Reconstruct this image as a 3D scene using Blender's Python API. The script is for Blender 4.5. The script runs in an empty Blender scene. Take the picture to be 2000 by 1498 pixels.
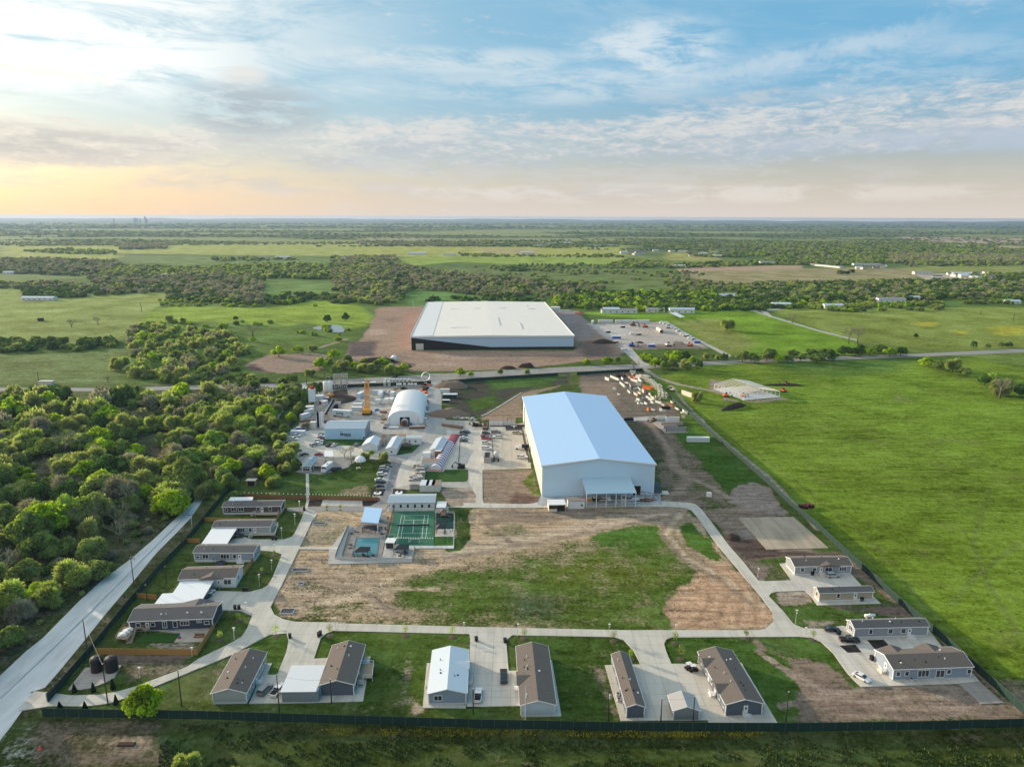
import bpy,math,random
import numpy as np
from mathutils import Vector,Matrix
from mathutils.geometry import tessellate_polygon
rnd=random.Random(11)
S=bpy.context.scene
COL=S.collection
# ------------------------------------------------------------------ camera
CAMH,PITCH,ROLL,FPX=121.0,math.radians(12.9),math.radians(0.23),1421.0
cam=bpy.data.objects.new('camera',bpy.data.cameras.new('camera'))
COL.objects.link(cam)
CM=Matrix.Translation((0,0,CAMH))@Matrix.Rotation(math.pi/2-PITCH,4,'X')@Matrix.Rotation(ROLL,4,'Z')
cam.matrix_world=CM
cam.data.sensor_width=36;cam.data.lens=36*FPX/2000;cam.data.clip_end=90000;cam.data.clip_start=1
S.camera=cam
CR=CM.to_3x3();CRT=CR.transposed()
def P(px,py,h=0.0):
    d=CR@Vector(((px-1000)/FPX,(749-py)/FPX,-1))
    t=(h-CAMH)/d.z
    return Vector((d.x*t,d.y*t,h))
def proj(p):
    q=CRT@(Vector(p)-Vector((0,0,CAMH)))
    return(1000-FPX*q.x/q.z,749+FPX*q.y/q.z)
def hgt(b,ty):
    """height of a thing standing on pixel b whose top is at image row ty"""
    g=P(*b);lo,hi=0.0,110.0
    for _ in range(40):
        m=(lo+hi)/2
        if proj((g.x,g.y,m))[1]>ty:lo=m
        else:hi=m
    return lo
# ------------------------------------------------------------------ light
SUN_AZ,SUN_EL=math.radians(-57),math.radians(12)
sd=Vector((math.sin(SUN_AZ)*math.cos(SUN_EL),math.cos(SUN_AZ)*math.cos(SUN_EL),math.sin(SUN_EL)))
sl=bpy.data.lights.new('sun','SUN');sl.energy=5.0;sl.angle=math.radians(1.0);sl.color=(1.0,0.83,0.62)
so=bpy.data.objects.new('sun',sl);COL.objects.link(so);so.location=(0,0,500)
so.rotation_euler=sd.to_track_quat('Z','Y').to_euler()
S.view_settings.view_transform='Standard';S.view_settings.look='None'
S.view_settings.exposure=0.40;S.view_settings.gamma=1
c=S.cycles
c.max_bounces=5;c.diffuse_bounces=2;c.glossy_bounces=2;c.transmission_bounces=2;c.volume_bounces=0
c.transparent_max_bounces=8;c.caustics_reflective=False;c.caustics_refractive=False
c.sample_clamp_indirect=6
# ------------------------------------------------------------------ world
W=bpy.data.worlds.new('World');S.world=W;W.use_nodes=True
nt=W.node_tree;nt.nodes.clear()
class NG:
    def __init__(s,nt):s.nt=nt
    def n(s,t,**k):
        x=s.nt.nodes.new(t)
        for a,b in k.items():setattr(x,a,b)
        return x
    def put(s,sock,v):
        if isinstance(v,bpy.types.NodeSocket):s.nt.links.new(v,sock)
        else:
            if isinstance(v,(tuple,list))and len(v)==3 and sock.type=='RGBA':v=(*v,1)
            sock.default_value=v
    def m(s,op,a,b=0.0,c=0.0,clamp=False):
        x=s.n('ShaderNodeMath',operation=op,use_clamp=clamp)
        s.put(x.inputs[0],a);s.put(x.inputs[1],b);s.put(x.inputs[2],c)
        return x.outputs[0]
    def mix(s,f,a,b,mode='MIX'):
        x=s.n('ShaderNodeMix',data_type='RGBA',blend_type=mode);x.clamp_factor=True
        s.put(x.inputs[0],f);s.put(x.inputs[6],a);s.put(x.inputs[7],b)
        return x.outputs[2]
    def ss(s,v,a,b,lo=0.0,hi=1.0):
        x=s.n('ShaderNodeMapRange',interpolation_type='SMOOTHSTEP')
        s.put(x.inputs[0],v);s.put(x.inputs[1],a);s.put(x.inputs[2],b);s.put(x.inputs[3],lo);s.put(x.inputs[4],hi)
        return x.outputs[0]
    def noise(s,vec,scale,detail=4,rough=.55,dist=0.0):
        x=s.n('ShaderNodeTexNoise');s.put(x.inputs['Vector'],vec);s.put(x.inputs['Scale'],scale)
        s.put(x.inputs['Detail'],detail);s.put(x.inputs['Roughness'],rough);s.put(x.inputs['Distortion'],dist)
        return x.outputs[0]
    def xyz(s,x,y,z):
        q=s.n('ShaderNodeCombineXYZ');s.put(q.inputs[0],x);s.put(q.inputs[1],y);s.put(q.inputs[2],z)
        return q.outputs[0]
g=NG(nt)
tc=g.n('ShaderNodeTexCoord');sp=g.n('ShaderNodeSeparateXYZ');g.put(sp.inputs[0],tc.outputs['Generated'])
X,Y,Z=sp.outputs
DEG=57.29578
az=g.m('MULTIPLY',g.m('ARCTAN2',X,Y),DEG)
el=g.m('MULTIPLY',g.m('ARCSINE',Z),DEG)
sky=g.n('ShaderNodeTexSky',sky_type='NISHITA',sun_disc=False,sun_elevation=SUN_EL,sun_rotation=SUN_AZ,altitude=150,air_density=1.0,dust_density=1.2,ozone_density=2.0)
base=g.mix(g.ss(el,0,9),sky.outputs[0],g.mix(1.0,sky.outputs[0],(1.0,1.06,1.10),'MULTIPLY'))
elp=g.m('MAXIMUM',el,0.0)
# low haze: warm towards the sun, pale pink-grey away from it
warm=g.ss(az,-42,0,1,0)
hz=g.mix(warm,(6.9,6.25,5.7),(9.8,6.9,4.3))
hf=g.m('MULTIPLY',g.m('EXPONENT',g.m('MULTIPLY',g.m('POWER',elp,1.25),-0.13)),0.93)
c1=g.mix(hf,base,hz)
# clear blue of the upper sky
blue=g.mix(g.ss(az,-40,25),(4.4,6.3,7.0),(1.7,4.6,7.0))
c1=g.mix(g.m('MULTIPLY',g.ss(el,1.5,11),0.75),c1,blue)
# bright thin veil at the upper left, breaking up to the right
left=g.ss(az,-34,2,1,0)
def nz(ka,ke_,s,d=7,r=.6,w=.5,rot=0.0):return g.noise(g.xyz(g.m('MULTIPLY',g.m('ADD',az,g.m('MULTIPLY',el,rot)),ka),g.m('MULTIPLY',g.m('ADD',el,g.m('MULTIPLY',az,-rot*.12)),ke_),s),1.0,d,r,w)
n1=nz(.05,.30,3.1,9,.66,1.1,-1.0);n2=nz(.03,.10,7.7,3);n3=nz(.11,.5,1.2,9,.65,.7,-.5)
cir=g.m('MULTIPLY',g.ss(n1,.46,.70),g.ss(n2,.40,.62))
veil=g.m('MULTIPLY',g.m('MULTIPLY',g.ss(az,-28,-2,1,0),g.ss(el,5.5,10)),g.ss(n3,.28,.58))
c1=g.mix(g.m('MULTIPLY',cir,g.ss(az,-20,20,.7,.12)),c1,g.mix(left,(6.3,6.9,7.4),(7.6,7.6,7.2)))
c1=g.mix(g.m('MULTIPLY',veil,.9),c1,g.mix(g.ss(az,-36,-12),(12.5,12.2,11.4),(8.2,8.5,8.4)))
def streak(c,e0,sl_,a0,a1,w,colr,amt):
    d=g.m('ABSOLUTE',g.m('SUBTRACT',el,g.m('ADD',e0,g.m('MULTIPLY',g.m('SUBTRACT',az,a0),sl_))))
    d=g.m('ADD',d,g.m('MULTIPLY',g.m('SUBTRACT',g.noise(g.xyz(az,el,2),1.4,5,.6),.5),w*2.2))
    f=g.m('MULTIPLY',g.ss(d,0,w,1,0),g.m('MULTIPLY',g.ss(az,a0,a0+4),g.ss(az,a1-5,a1,1,0)))
    return g.mix(g.m('MULTIPLY',f,amt),c,colr)
def puff(c,a0,e0,ra,re_,colr,amt,s,lo=.36,hi=.62):
    dk=g.m('ADD',g.m('POWER',g.m('DIVIDE',g.m('SUBTRACT',az,a0),ra),2.0),g.m('POWER',g.m('DIVIDE',g.m('SUBTRACT',el,e0),re_),2.0))
    f=g.m('MULTIPLY',g.ss(dk,0,1.6,1,0),g.ss(nz(.20,.75,s,8,.66,.3,-.5),lo,hi));return g.mix(g.m('MULTIPLY',f,amt),c,colr)
c1=streak(c1,9.3,-.055,-42,-25.5,.40,(9.8,9.3,8.3),.95)
c1=puff(c1,10,11.6,5.5,2.2,(7.2,7.7,7.9),.75,2.0);c1=puff(c1,3,9.3,12,1.4,(7.0,7.5,7.7),.5,3.0);c1=puff(c1,-5,11.0,11,.9,(7.2,7.6,7.6),.6,9.0)
c1=puff(c1,24,9.8,11,2.0,(6.2,6.9,7.5),.4,5.0);c1=streak(c1,9.1,.155,10,31,.8,(6.6,7.1,7.5),.3);c1=puff(c1,33,13.6,5,.9,(6.6,7.0,7.5),.6,6.0)
# broad altocumulus band: small lit puffs above, a grey-blue base below
bc=g.m('ADD',g.m('ADD',5.35,g.m('MULTIPLY',az,.024)),g.m('MULTIPLY',g.m('SUBTRACT',g.noise(g.xyz(g.m('MULTIPLY',az,.06),0,0),1.0,2),.5),2))
rel=g.m('SUBTRACT',el,bc);band=g.ss(g.m('ABSOLUTE',rel),.9,g.m('ADD',2.9,g.m('MULTIPLY',az,.02)),1,0)
bn=nz(.10,.50,.4,9,.62,.6,-.4);bf=nz(.85,2.6,5.4,6,.62,.5);bs_=nz(.18,1.3,8.1,6,.6,.3)
bm=g.ss(g.m('ADD',g.m('MULTIPLY',band,.55),g.m('ADD',g.m('MULTIPLY',g.m('SUBTRACT',bn,.5),1.5),g.m('MULTIPLY',g.m('SUBTRACT',bf,.5),.9))),.16,.72)
shade=g.ss(g.m('ADD',g.m('MULTIPLY',rel,.17),g.m('ADD',g.m('MULTIPLY',g.m('SUBTRACT',bf,.5),1.5),g.m('MULTIPLY',g.m('SUBTRACT',bs_,.5),1.3))),-.38,.40)
ccol=g.mix(shade,g.mix(left,(4.3,4.95,5.7),(6.0,5.7,5.4)),g.mix(left,(6.9,6.75,6.5),(8.3,7.7,6.9)))
c1=g.mix(g.m('MULTIPLY',bm,.82),c1,ccol)
c1=puff(c1,-18.6,7.2,5.0,1.9,(4.2,4.9,5.3),1.0,2.2,.36,.56);c1=puff(c1,-19,9.3,1.6,.8,(7.6,7.4,6.9),.8,4.2);c1=puff(c1,-33,4.6,9,.9,(5.6,5.5,5.2),.85,1.9,.40,.60);c1=puff(c1,30,4.9,12,.8,(4.4,5.1,6.0),.8,7.9,.38,.58);c1=puff(c1,18,8.3,9,.5,(5.0,5.5,6.0),.7,1.3,.42,.6)
c1=puff(c1,-6,2.7,40,1.3,(5.9,5.75,5.7),.6,6.6,.40,.64);c1=puff(c1,12,1.7,30,.7,(7.6,7.2,6.8),.5,3.3,.42,.62)
bg=g.n('ShaderNodeBackground');g.put(bg.inputs[0],c1);bg.inputs[1].default_value=0.085
wo=g.n('ShaderNodeOutputWorld');nt.links.new(bg.outputs[0],wo.inputs[0])
# ------------------------------------------------------------------ helpers
def crop(ox,oy,s):
    def f(*pts):
        r=[(ox+x/s,oy+y/s)for x,y in pts]
        return r
    def one(x,y):return(ox+x/s,oy+y/s)
    return f,one
K1,k1=crop(540,700,4.0)
K2,k2=crop(560,900,4.0)
K3,k3=crop(180,940,4.161)
K4,k4=crop(380,1180,3.571)
K5,k5=crop(940,1200,3.226)
K6,k6=crop(1400,980,3.257)
KL,kl=crop(0,1080,3.583)  # lower left
KA,ka=crop(660,560,4.0)  # warehouse
KB,kb=crop(1100,580,4.0)  # yard right of it
KC,kc=crop(0,420,2.857)  # far left
KD,kd=crop(700,420,2.857)  # far middle
KE,ke=crop(1300,420,2.857)  # far right
KF,kf=crop(1100,700,4.0)  # right of the hall
KG,kg=crop(1400,600,3.3333)
KH,kh=crop(0,700,3.3333)
KI,ki=crop(560,720,9.985)
KJ,kj=crop(740,720,9.99)
KM,km=crop(560,830,9.985)
KN,kn=crop(760,830,9.985)
KO,ko=crop(920,800,9.985)
KQ,kq=crop(1000,900,6.25)
KR,kr=crop(1180,720,9.09)
def tag(o,label=None,cat=None,group=None,kind=None):
    if label:o['label']=label
    if cat:o['category']=cat
    if group:o['group']=group
    if kind:o['kind']=kind
    return o
def root(name,loc,rz,label,cat,group=None):
    o=bpy.data.objects.new(name,None);COL.objects.link(o)
    o.location=loc;o.rotation_euler=(0,0,rz);o.empty_display_size=.5
    return tag(o,label,cat,group)
class MB:
    def __init__(s):s.v=[];s.f=[]
    def add(s,vs,fs):
        b=len(s.v);s.v+=[tuple(p)for p in vs];s.f+=[tuple(i+b for i in f)for f in fs];return s
    def box(s,x0,x1,y0,y1,z0,z1):
        return s.add([(x0,y0,z0),(x1,y0,z0),(x1,y1,z0),(x0,y1,z0),(x0,y0,z1),(x1,y0,z1),(x1,y1,z1),(x0,y1,z1)],
                     [(0,3,2,1),(4,5,6,7),(0,1,5,4),(1,2,6,5),(2,3,7,6),(3,0,4,7)])
    def obox(s,cx,cy,z0,sx,sy,sz,rz=0.0,taper=1.0):
        c,n=math.cos(rz),math.sin(rz);vs=[]
        for z,t in((z0,1),(z0+sz,taper)):
            for a,b in((-1,-1),(1,-1),(1,1),(-1,1)):
                x,y=a*sx/2*t,b*sy/2*t
                vs.append((cx+x*c-y*n,cy+x*n+y*c,z))
        return s.add(vs,[(0,3,2,1),(4,5,6,7),(0,1,5,4),(1,2,6,5),(2,3,7,6),(3,0,4,7)])
    def prism(s,pts,z0,z1):
        if sum(a[0]*b[1]-b[0]*a[1]for a,b in zip(pts,pts[1:]+pts[:1]))<0:pts=pts[::-1]
        n=len(pts);tri=tessellate_polygon([[Vector((p[0],p[1],0))for p in pts]])
        vs=[(p[0],p[1],z1)for p in pts]+[(p[0],p[1],z0)for p in pts]
        fs=[]
        for t in tri:
            a,b,d=(pts[i]for i in t)
            if(b[0]-a[0])*(d[1]-a[1])-(b[1]-a[1])*(d[0]-a[0])<0:t=(t[0],t[2],t[1])
            fs.append(tuple(t))
        fs+=[(i,n+i,n+(i+1)%n,(i+1)%n)for i in range(n)]
        return s.add(vs,fs)
    def extr(s,prof,ax,a0,a1):
        """profile [(u,z)] swept along axis ax ('x' or 'y') from a0 to a1"""
        n=len(prof);vs=[]
        for a in(a0,a1):
            for u,z in prof:vs.append((a,u,z)if ax=='x' else(u,a,z))
        fs=[tuple(range(n)),tuple(range(2*n-1,n-1,-1))]+[(i,n+i,n+(i+1)%n,(i+1)%n)for i in range(n)]
        return s.add(vs,fs)
    def tube(s,p,q,r0,r1=None,n=6,caps=True):
        p,q=Vector(p),Vector(q);r1=r0 if r1 is None else r1
        d=(q-p)
        if d.length<1e-6:return s
        d.normalize();a=d.cross(Vector((0,0,1))if abs(d.z)<.9 else Vector((1,0,0))).normalized();b=d.cross(a)
        vs=[]
        for c0,r in((p,r0),(q,r1)):
            for i in range(n):
                t=2*math.pi*i/n;vs.append(c0+a*(math.cos(t)*r)+b*(math.sin(t)*r))
        fs=[(i,(i+1)%n,n+(i+1)%n,n+i)for i in range(n)]
        if caps:fs+=[tuple(range(n-1,-1,-1)),tuple(range(n,2*n))]
        return s.add(vs,fs)
    def lathe(s,cx,cy,prof,n=20):
        vs=[]
        for r,z in prof:
            for i in range(n):
                t=2*math.pi*i/n;vs.append((cx+r*math.cos(t),cy+r*math.sin(t),z))
        fs=[]
        for k in range(len(prof)-1):
            for i in range(n):fs.append((k*n+i,k*n+(i+1)%n,(k+1)*n+(i+1)%n,(k+1)*n+i))
        fs.append(tuple(range(n-1,-1,-1)));m=(len(prof)-1)*n;fs.append(tuple(range(m,m+n)))
        return s.add(vs,fs)
    def mesh(s,name,mat,smooth=False):
        me=bpy.data.meshes.new(name);me.from_pydata(s.v,[],s.f)
        if mat:me.materials.append(mat)
        if smooth:me.shade_smooth()
        return me
    def build(s,name,mat,parent=None,smooth=False):
        o=bpy.data.objects.new(name,s.mesh(name,mat,smooth));COL.objects.link(o)
        if parent:o.parent=parent
        return o
def link(name,me,parent=None,loc=None,rz=0,sc=None):
    o=bpy.data.objects.new(name,me);COL.objects.link(o)
    if parent:o.parent=parent
    if loc is not None:o.location=loc
    if rz:o.rotation_euler=(0,0,rz)
    if sc is not None:o.scale=(sc,sc,sc)if not isinstance(sc,tuple)else sc
    return o
_mc={}
def mat(name,col,rough=.85,var=.14,scale=.8,metal=0.0,spec=.3,wave=None,bump=0.0,world=False,streaks=0.0):
    if name in _mc:return _mc[name]
    m=bpy.data.materials.new(name);m.use_nodes=True;nt=m.node_tree;nt.nodes.clear();q=NG(nt)
    b=q.n('ShaderNodeBsdfPrincipled');o=q.n('ShaderNodeOutputMaterial');nt.links.new(b.outputs[0],o.inputs[0])
    if world:v=q.n('ShaderNodeNewGeometry').outputs['Position']
    else:v=q.n('ShaderNodeTexCoord').outputs['Object']
    n1=q.noise(v,scale,6,.62);n2=q.noise(v,scale*9,3,.6)
    f=q.m('ADD',1-var,q.m('MULTIPLY',q.m('ADD',q.m('MULTIPLY',n1,.65),q.m('MULTIPLY',n2,.35)),2*var))
    if streaks:
        st=q.n('ShaderNodeMapping');q.put(st.inputs[0],v);st.inputs[3].default_value=(1.2,.06,1)
        f=q.m('MULTIPLY',f,q.ss(q.noise(st.outputs[0],.8,4),.3,.7,1-streaks,1))
    c_=q.mix(1.0,tuple(col),q.xyz(f,f,f),'MULTIPLY')
    h=None
    if wave:
        ax,freq,amt=wave
        w=q.n('ShaderNodeTexWave',wave_type='BANDS',bands_direction=ax);q.put(w.inputs[0],v);w.inputs['Scale'].default_value=freq
        w.inputs['Distortion'].default_value=0
        k=q.m('SUBTRACT',1.0,q.m('MULTIPLY',q.m('POWER',w.outputs[1],3.0),amt))
        c_=q.mix(1.0,c_,q.xyz(k,k,k),'MULTIPLY')
    q.put(b.inputs['Base Color'],c_)
    b.inputs['Roughness'].default_value=rough;b.inputs['Metallic'].default_value=metal
    b.inputs['Specular IOR Level'].default_value=spec
    if bump:
        bn_=q.n('ShaderNodeBump');bn_.inputs['Distance'].default_value=bump;bn_.inputs['Strength'].default_value=.6
        q.put(bn_.inputs['Height'],n2);q.put(b.inputs['Normal'],bn_.outputs[0])
    _mc[name]=m
    return m
def fillet(pts,r):
    out=[];n=len(pts)
    for i in range(n):
        a,b,d=Vector(pts[i-1][:2]),Vector(pts[i][:2]),Vector(pts[(i+1)%n][:2])
        la,ld=(a-b).length,(d-b).length
        k=min(r,la*.45,ld*.45)
        if k<.15:out.append((b.x,b.y));continue
        p,q=b+(a-b)*(k/la),b+(d-b)*(k/ld)
        for t in(0,.25,.5,.75,1):
            v=p*(1-t)**2+b*2*t*(1-t)+q*t*t;out.append((v.x,v.y))
    return out
_z=[0]
def sheet(name,px,m,h=None,r=0.0,thick=0.0,kind='structure',label=None,cat=None,group=None,base=0.0):
    """flat paving laid on the ground, outline given where it lies in the photo"""
    if h is None:
        _z[0]+=1;h=0.03+_z[0]*0.004
    pts=[tuple(P(x,y,h)[:2])for x,y in px]
    if r:pts=fillet(pts,r)
    o=MB().prism(pts,-0.05,h).build(name,m)
    return tag(o,label,cat,group,kind)
# ------------------------------------------------------------------ ground sheet
def vnoise(x,y,seed=0):
    xi=np.floor(x).astype(np.int64);yi=np.floor(y).astype(np.int64);fx=x-xi;fy=y-yi
    fx=fx*fx*(3-2*fx);fy=fy*fy*(3-2*fy)
    def h(a,b):
        k=(a*374761393+b*668265263+seed*1442695041)&0x7fffffff
        k=(k^(k>>13))*1274126177&0x7fffffff
        return((k^(k>>16))&0xffff)/65535.0
    return(h(xi,yi)*(1-fx)+h(xi+1,yi)*fx)*(1-fy)+(h(xi,yi+1)*(1-fx)+h(xi+1,yi+1)*fx)*fy
def fbm(x,y,seed=0,o=4):
    r=0;a=.5
    for i in range(o):r=r+a*vnoise(x*2**i,y*2**i,seed+i);a*=.5
    return r
radii=np.concatenate([[0.0,60.0],90.0*np.exp(np.linspace(0,math.log(26000/90.0),1000))])
th=np.radians(np.concatenate([np.linspace(-50,50,1000),np.linspace(50,310,80)[1:-1]]))
RR,TT=np.meshgrid(radii,th,indexing='ij')
gx=(RR*np.sin(TT)).ravel();gy=(RR*np.cos(TT)).ravel()
nr,nth=RR.shape
idx=np.arange(nr*nth).reshape(nr,nth)
a_=idx[:-1];b_=idx[1:]
quads=np.stack([a_,b_,np.roll(b_,-1,1),np.roll(a_,-1,1)],-1).reshape(-1,4)[:,::-1]
NV=gx.size
# vertices in photo pixels (to place the land cover)
Rn=np.array(CRT)
q_=Rn@np.stack([gx,gy,np.full(NV,-CAMH)])
zc=np.minimum(q_[2],-1e-3)
vpx=1000-FPX*q_[0]/zc;vpy=749+FPX*q_[1]/zc
vpx[q_[2]>-1]=1e6;vpy[q_[2]>-1]=1e6
dist=np.hypot(gx,gy)
GR=(.062,.112,.020);DK=(.032,.062,.017);BR=(.135,.235,.020);PALE=(.125,.175,.045)
TAN=(.36,.275,.19);BRN=(.205,.155,.115);DBR=(.085,.065,.055);OCH=(.40,.245,.135);SAND=(.40,.34,.26)
CA=np.tile(np.array(GR),(NV,1));CB=np.tile(np.array(BRN),(NV,1));CW=np.full(NV,.12)
def paint(px,A=None,B=None,w=None,soft=3.0,jag=3.0,js=.08,amt=1.0,far=False):
    pg=np.array([tuple(P(x,y)[:2])for x,y in px])
    mg=soft+jag*2
    m=np.nonzero((gx>pg[:,0].min()-mg)&(gx<pg[:,0].max()+mg)&(gy>pg[:,1].min()-mg)&(gy<pg[:,1].max()+mg))[0]
    if not len(m):return
    x=gx[m];y=gy[m];ins=np.zeros(len(m),bool);d2=np.full(len(m),1e12)
    for i in range(len(pg)):
        (x0,y0),(x1,y1)=pg[i-1],pg[i]
        if y0!=y1:
            cnd=((y0>y)!=(y1>y))&(x<(x1-x0)*(y-y0)/(y1-y0)+x0);ins^=cnd
        dx,dy=x1-x0,y1-y0;L=dx*dx+dy*dy+1e-9
        t=np.clip(((x-x0)*dx+(y-y0)*dy)/L,0,1)
        d2=np.minimum(d2,(x-x0-t*dx)**2+(y-y0-t*dy)**2)
    sd_=np.sqrt(d2)*np.where(ins,1,-1)+(fbm(x*js,y*js,5)-.47)*2*jag
    al=np.clip((sd_+soft)/(2*soft),0,1);al=(al*al*(3-2*al)*amt)
    if A is not None:CA[m]=CA[m]*(1-al[:,None])+np.array(A)*al[:,None]
    if B is not None:CB[m]=CB[m]*(1-al[:,None])+np.array(B)*al[:,None]
    if w is not None:CW[m]=CW[m]*(1-al)+w*al
def track(px,wid,A=None,B=None,w=None,soft=1.5,jag=.8,amt=1.0):
    g_=[P(x,y)for x,y in px];l,r=[],[]
    for i,p in enumerate(g_):
        d=(g_[min(i+1,len(g_)-1)]-g_[max(i-1,0)]).normalized();n=Vector((-d.y,d.x,0))*wid/2
        l.append(proj(p+n));r.append(proj(p-n))
    paint(l+r[::-1],A,B,w,soft,jag,.15,amt)
# broad far land: patchwork of scrub and pasture
f1=fbm(gx/900,gy/500,3);f2=fbm(gx/260,gy/160,9)
farm=np.clip((dist-1500)/1500,0,1)
t_=np.clip((f1*.7+f2*.3-.44)*9,0,1)[:,None]
mixc=(1-t_)*np.array((.050,.082,.026))+t_*np.array((.135,.170,.050))
CA=CA*(1-farm[:,None])+mixc*farm[:,None];CW=CW*(1-farm)+farm*.10
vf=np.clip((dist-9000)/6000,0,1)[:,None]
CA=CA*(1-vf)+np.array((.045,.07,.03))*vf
PB=(.145,.205,.030)
# --- far fields (photo outlines)
paint(KC((0,165),(640,162),(2000,158),(3500,170),(3500,250),(2300,235),(1400,225),(700,215),(650,250),(0,240)),(.20,.235,.055),TAN,.05,40,30,.01)
paint(KC((700,225),(1400,232),(1900,245),(2000,290),(1500,262),(1000,280),(700,262)),(.09,.14,.035),BRN,.05,15,20,.01)
paint(KD((200,240),(1000,232),(1500,250),(1560,275),(900,278),(560,262),(240,290)),(.155,.225,.035),TAN,.04,15,10,.01)
paint(KD((0,162),(500,165),(1200,190),(1300,205),(1250,225),(0,215)),(.21,.235,.05),TAN,.08,20,20,.01)
paint(KD((640,182),(1000,188),(1000,225),(700,215)),(.22,.22,.08),(.36,.26,.18),.35,15,10,.01)
paint(KD((0,125),(420,122),(400,142),(0,148)),(.17,.18,.075),TAN,.2,40,30,.01)
paint(KD((870,130),(1600,132),(1500,150),(900,142)),(.15,.17,.06),TAN,.1,40,30,.01)
paint(KD((400,300),(1500,300),(1800,330),(2000,400),(1500,420),(900,370),(420,330)),(.085,.125,.035),BRN,.15,15,15,.02)
paint(KE((0,210),(300,215),(290,265),(0,250)),(.19,.205,.055),TAN,.2,20,15,.01)
paint(KE((1270,122),(2000,128),(2000,165),(1700,160),(1400,140)),(.30,.235,.17),(.34,.27,.2),.6,40,25,.01)
paint(KE((1800,170),(2000,168),(2000,200),(1850,190)),(.21,.2,.09),TAN,.3,20,20,.01)
paint(KE((470,198),(1000,200),(1000,212),(500,212)),(.22,.19,.10),TAN,.5,15,8,.01)
paint(KE((70,320),(700,300),(1000,292),(1400,300),(1420,370),(1000,372),(560,375),(300,385),(150,350)),(.185,.18,.085),(.26,.2,.13),.32,8,8,.02)
paint(KE((60,290),(200,285),(500,285),(760,280),(760,300),(480,308),(60,318)),(.26,.2,.12),(.38,.26,.17),.75,5,5,.03)
paint(KE((1320,285),(2000,285),(2000,330),(1700,330),(1400,315)),(.15,.18,.05),TAN,.12,10,8,.02)
paint(KE((1360,325),(1850,325),(1850,362),(1450,362)),(.2,.2,.12),(.42,.36,.3),.6,5,5,.03)
paint(KC((0,322),(400,340),(1000,345),(1400,345),(1400,362),(900,365),(480,352),(0,372)),(.10,.145,.045),BRN,.1,8,8,.02)
paint(KC((1460,372),(1880,372),(1900,450),(1600,455),(1480,440)),(.085,.15,.035),BRN,.08,8,8,.02)
paint(KC((-300,405),(120,412),(150,465),(450,460),(850,430),(935,432),(940,470),(870,530),(760,620),(700,690),(640,705),(360,725),(-300,700)),(.145,.195,.045),TAN,.12,8,6,.02)
paint(KC((860,525),(1000,508),(1500,520),(1750,480),(2000,492),(2100,600),(1960,640),(1700,600),(1500,640),(1300,600),(1000,600),(780,600)),(.155,.235,.025),TAN,.08,8,6,.02)
paint(KC((-300,785),(330,775),(700,745),(745,900),(680,940),(-300,945)),(.115,.17,.05),BRN,.08,6,4,.03)
paint(KC((850,600),(1700,620),(2000,640),(1900,720),(1500,800),(1350,900),(1000,960),(700,940),(720,700)),(.085,.15,.028),BRN,.14,10,8,.03)
paint(KD((260,430),(400,425),(700,460),(1080,480),(1000,500),(380,510),(300,505)),(.07,.15,.035),BRN,.03,6,4,.03)
paint(KB((0,120),(800,120),(1150,100),(1500,105),(1560,130),(1800,190),(2000,270),(2300,330),(2300,460),(1500,460),(1300,450),(1200,420),(850,200),(150,130)),(.115,.215,.015),TAN,.06,6,4,.03)
paint(KB((850,190),(1200,170),(1350,260),(1500,330),(1460,400),(1300,450),(1180,400)),(.155,.19,.045),TAN,.12,14,10,.03)
paint(KG((330,10),(760,0),(2300,0),(2300,260),(1300,300),(1150,270),(960,240),(500,90)),(.135,.185,.035),TAN,.10,8,6,.03)
paint(KG((1280,95),(1440,100),(1420,125),(1300,122)),(.34,.32,.02),None,None,6,8,.08,.5)
paint(KG((1780,130),(2000,120),(2000,185),(1800,180)),(.34,.32,.02),None,None,8,9,.08,.5)
paint(KG((1540,150),(1640,150),(1640,175),(1560,175)),(.34,.32,.02),None,None,5,6,.08,.5)
# big pasture on the right
paint([(1290,735),(1400,705),(1760,705),(2200,690),(2300,1330),(2000,1370),(1560,985),(1260,725)],(.118,.195,.017),BRN,.06,5,3,.05)
paint(KG((400,430),(1300,400),(2000,620),(2000,1000),(1500,960),(900,800),(500,600),(250,560)),(.135,.235,.020),BRN,.04,25,22,.02,.85)
paint(KG((300,700),(800,700),(1500,850),(2100,1100),(2100,1900),(1300,1200),(500,900)),(.128,.215,.022),(.2,.18,.09),.08,30,25,.02,.6)
paint(KG((1100,570),(1290,580),(1280,625),(1140,610)),None,(.24,.2,.12),.42,4,4,.1)
paint(KG((1400,840),(1800,850),(1700,890),(1380,880)),None,(.20,.19,.09),.38,5,5,.1)
paint(KG((380,330),(1300,330),(1200,430),(800,450),(420,440)),(.060,.125,.022),None,None,15,10,.03,.8)
paint(KG((1300,290),(2100,270),(2100,420),(1700,330)),(.10,.155,.03),None,.1,8,6,.03)
paint([(1960,1330),(2200,1290),(2200,1500),(2000,1400)],(.10,.12,.05),BRN,.5,3,3,.1)
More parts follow.
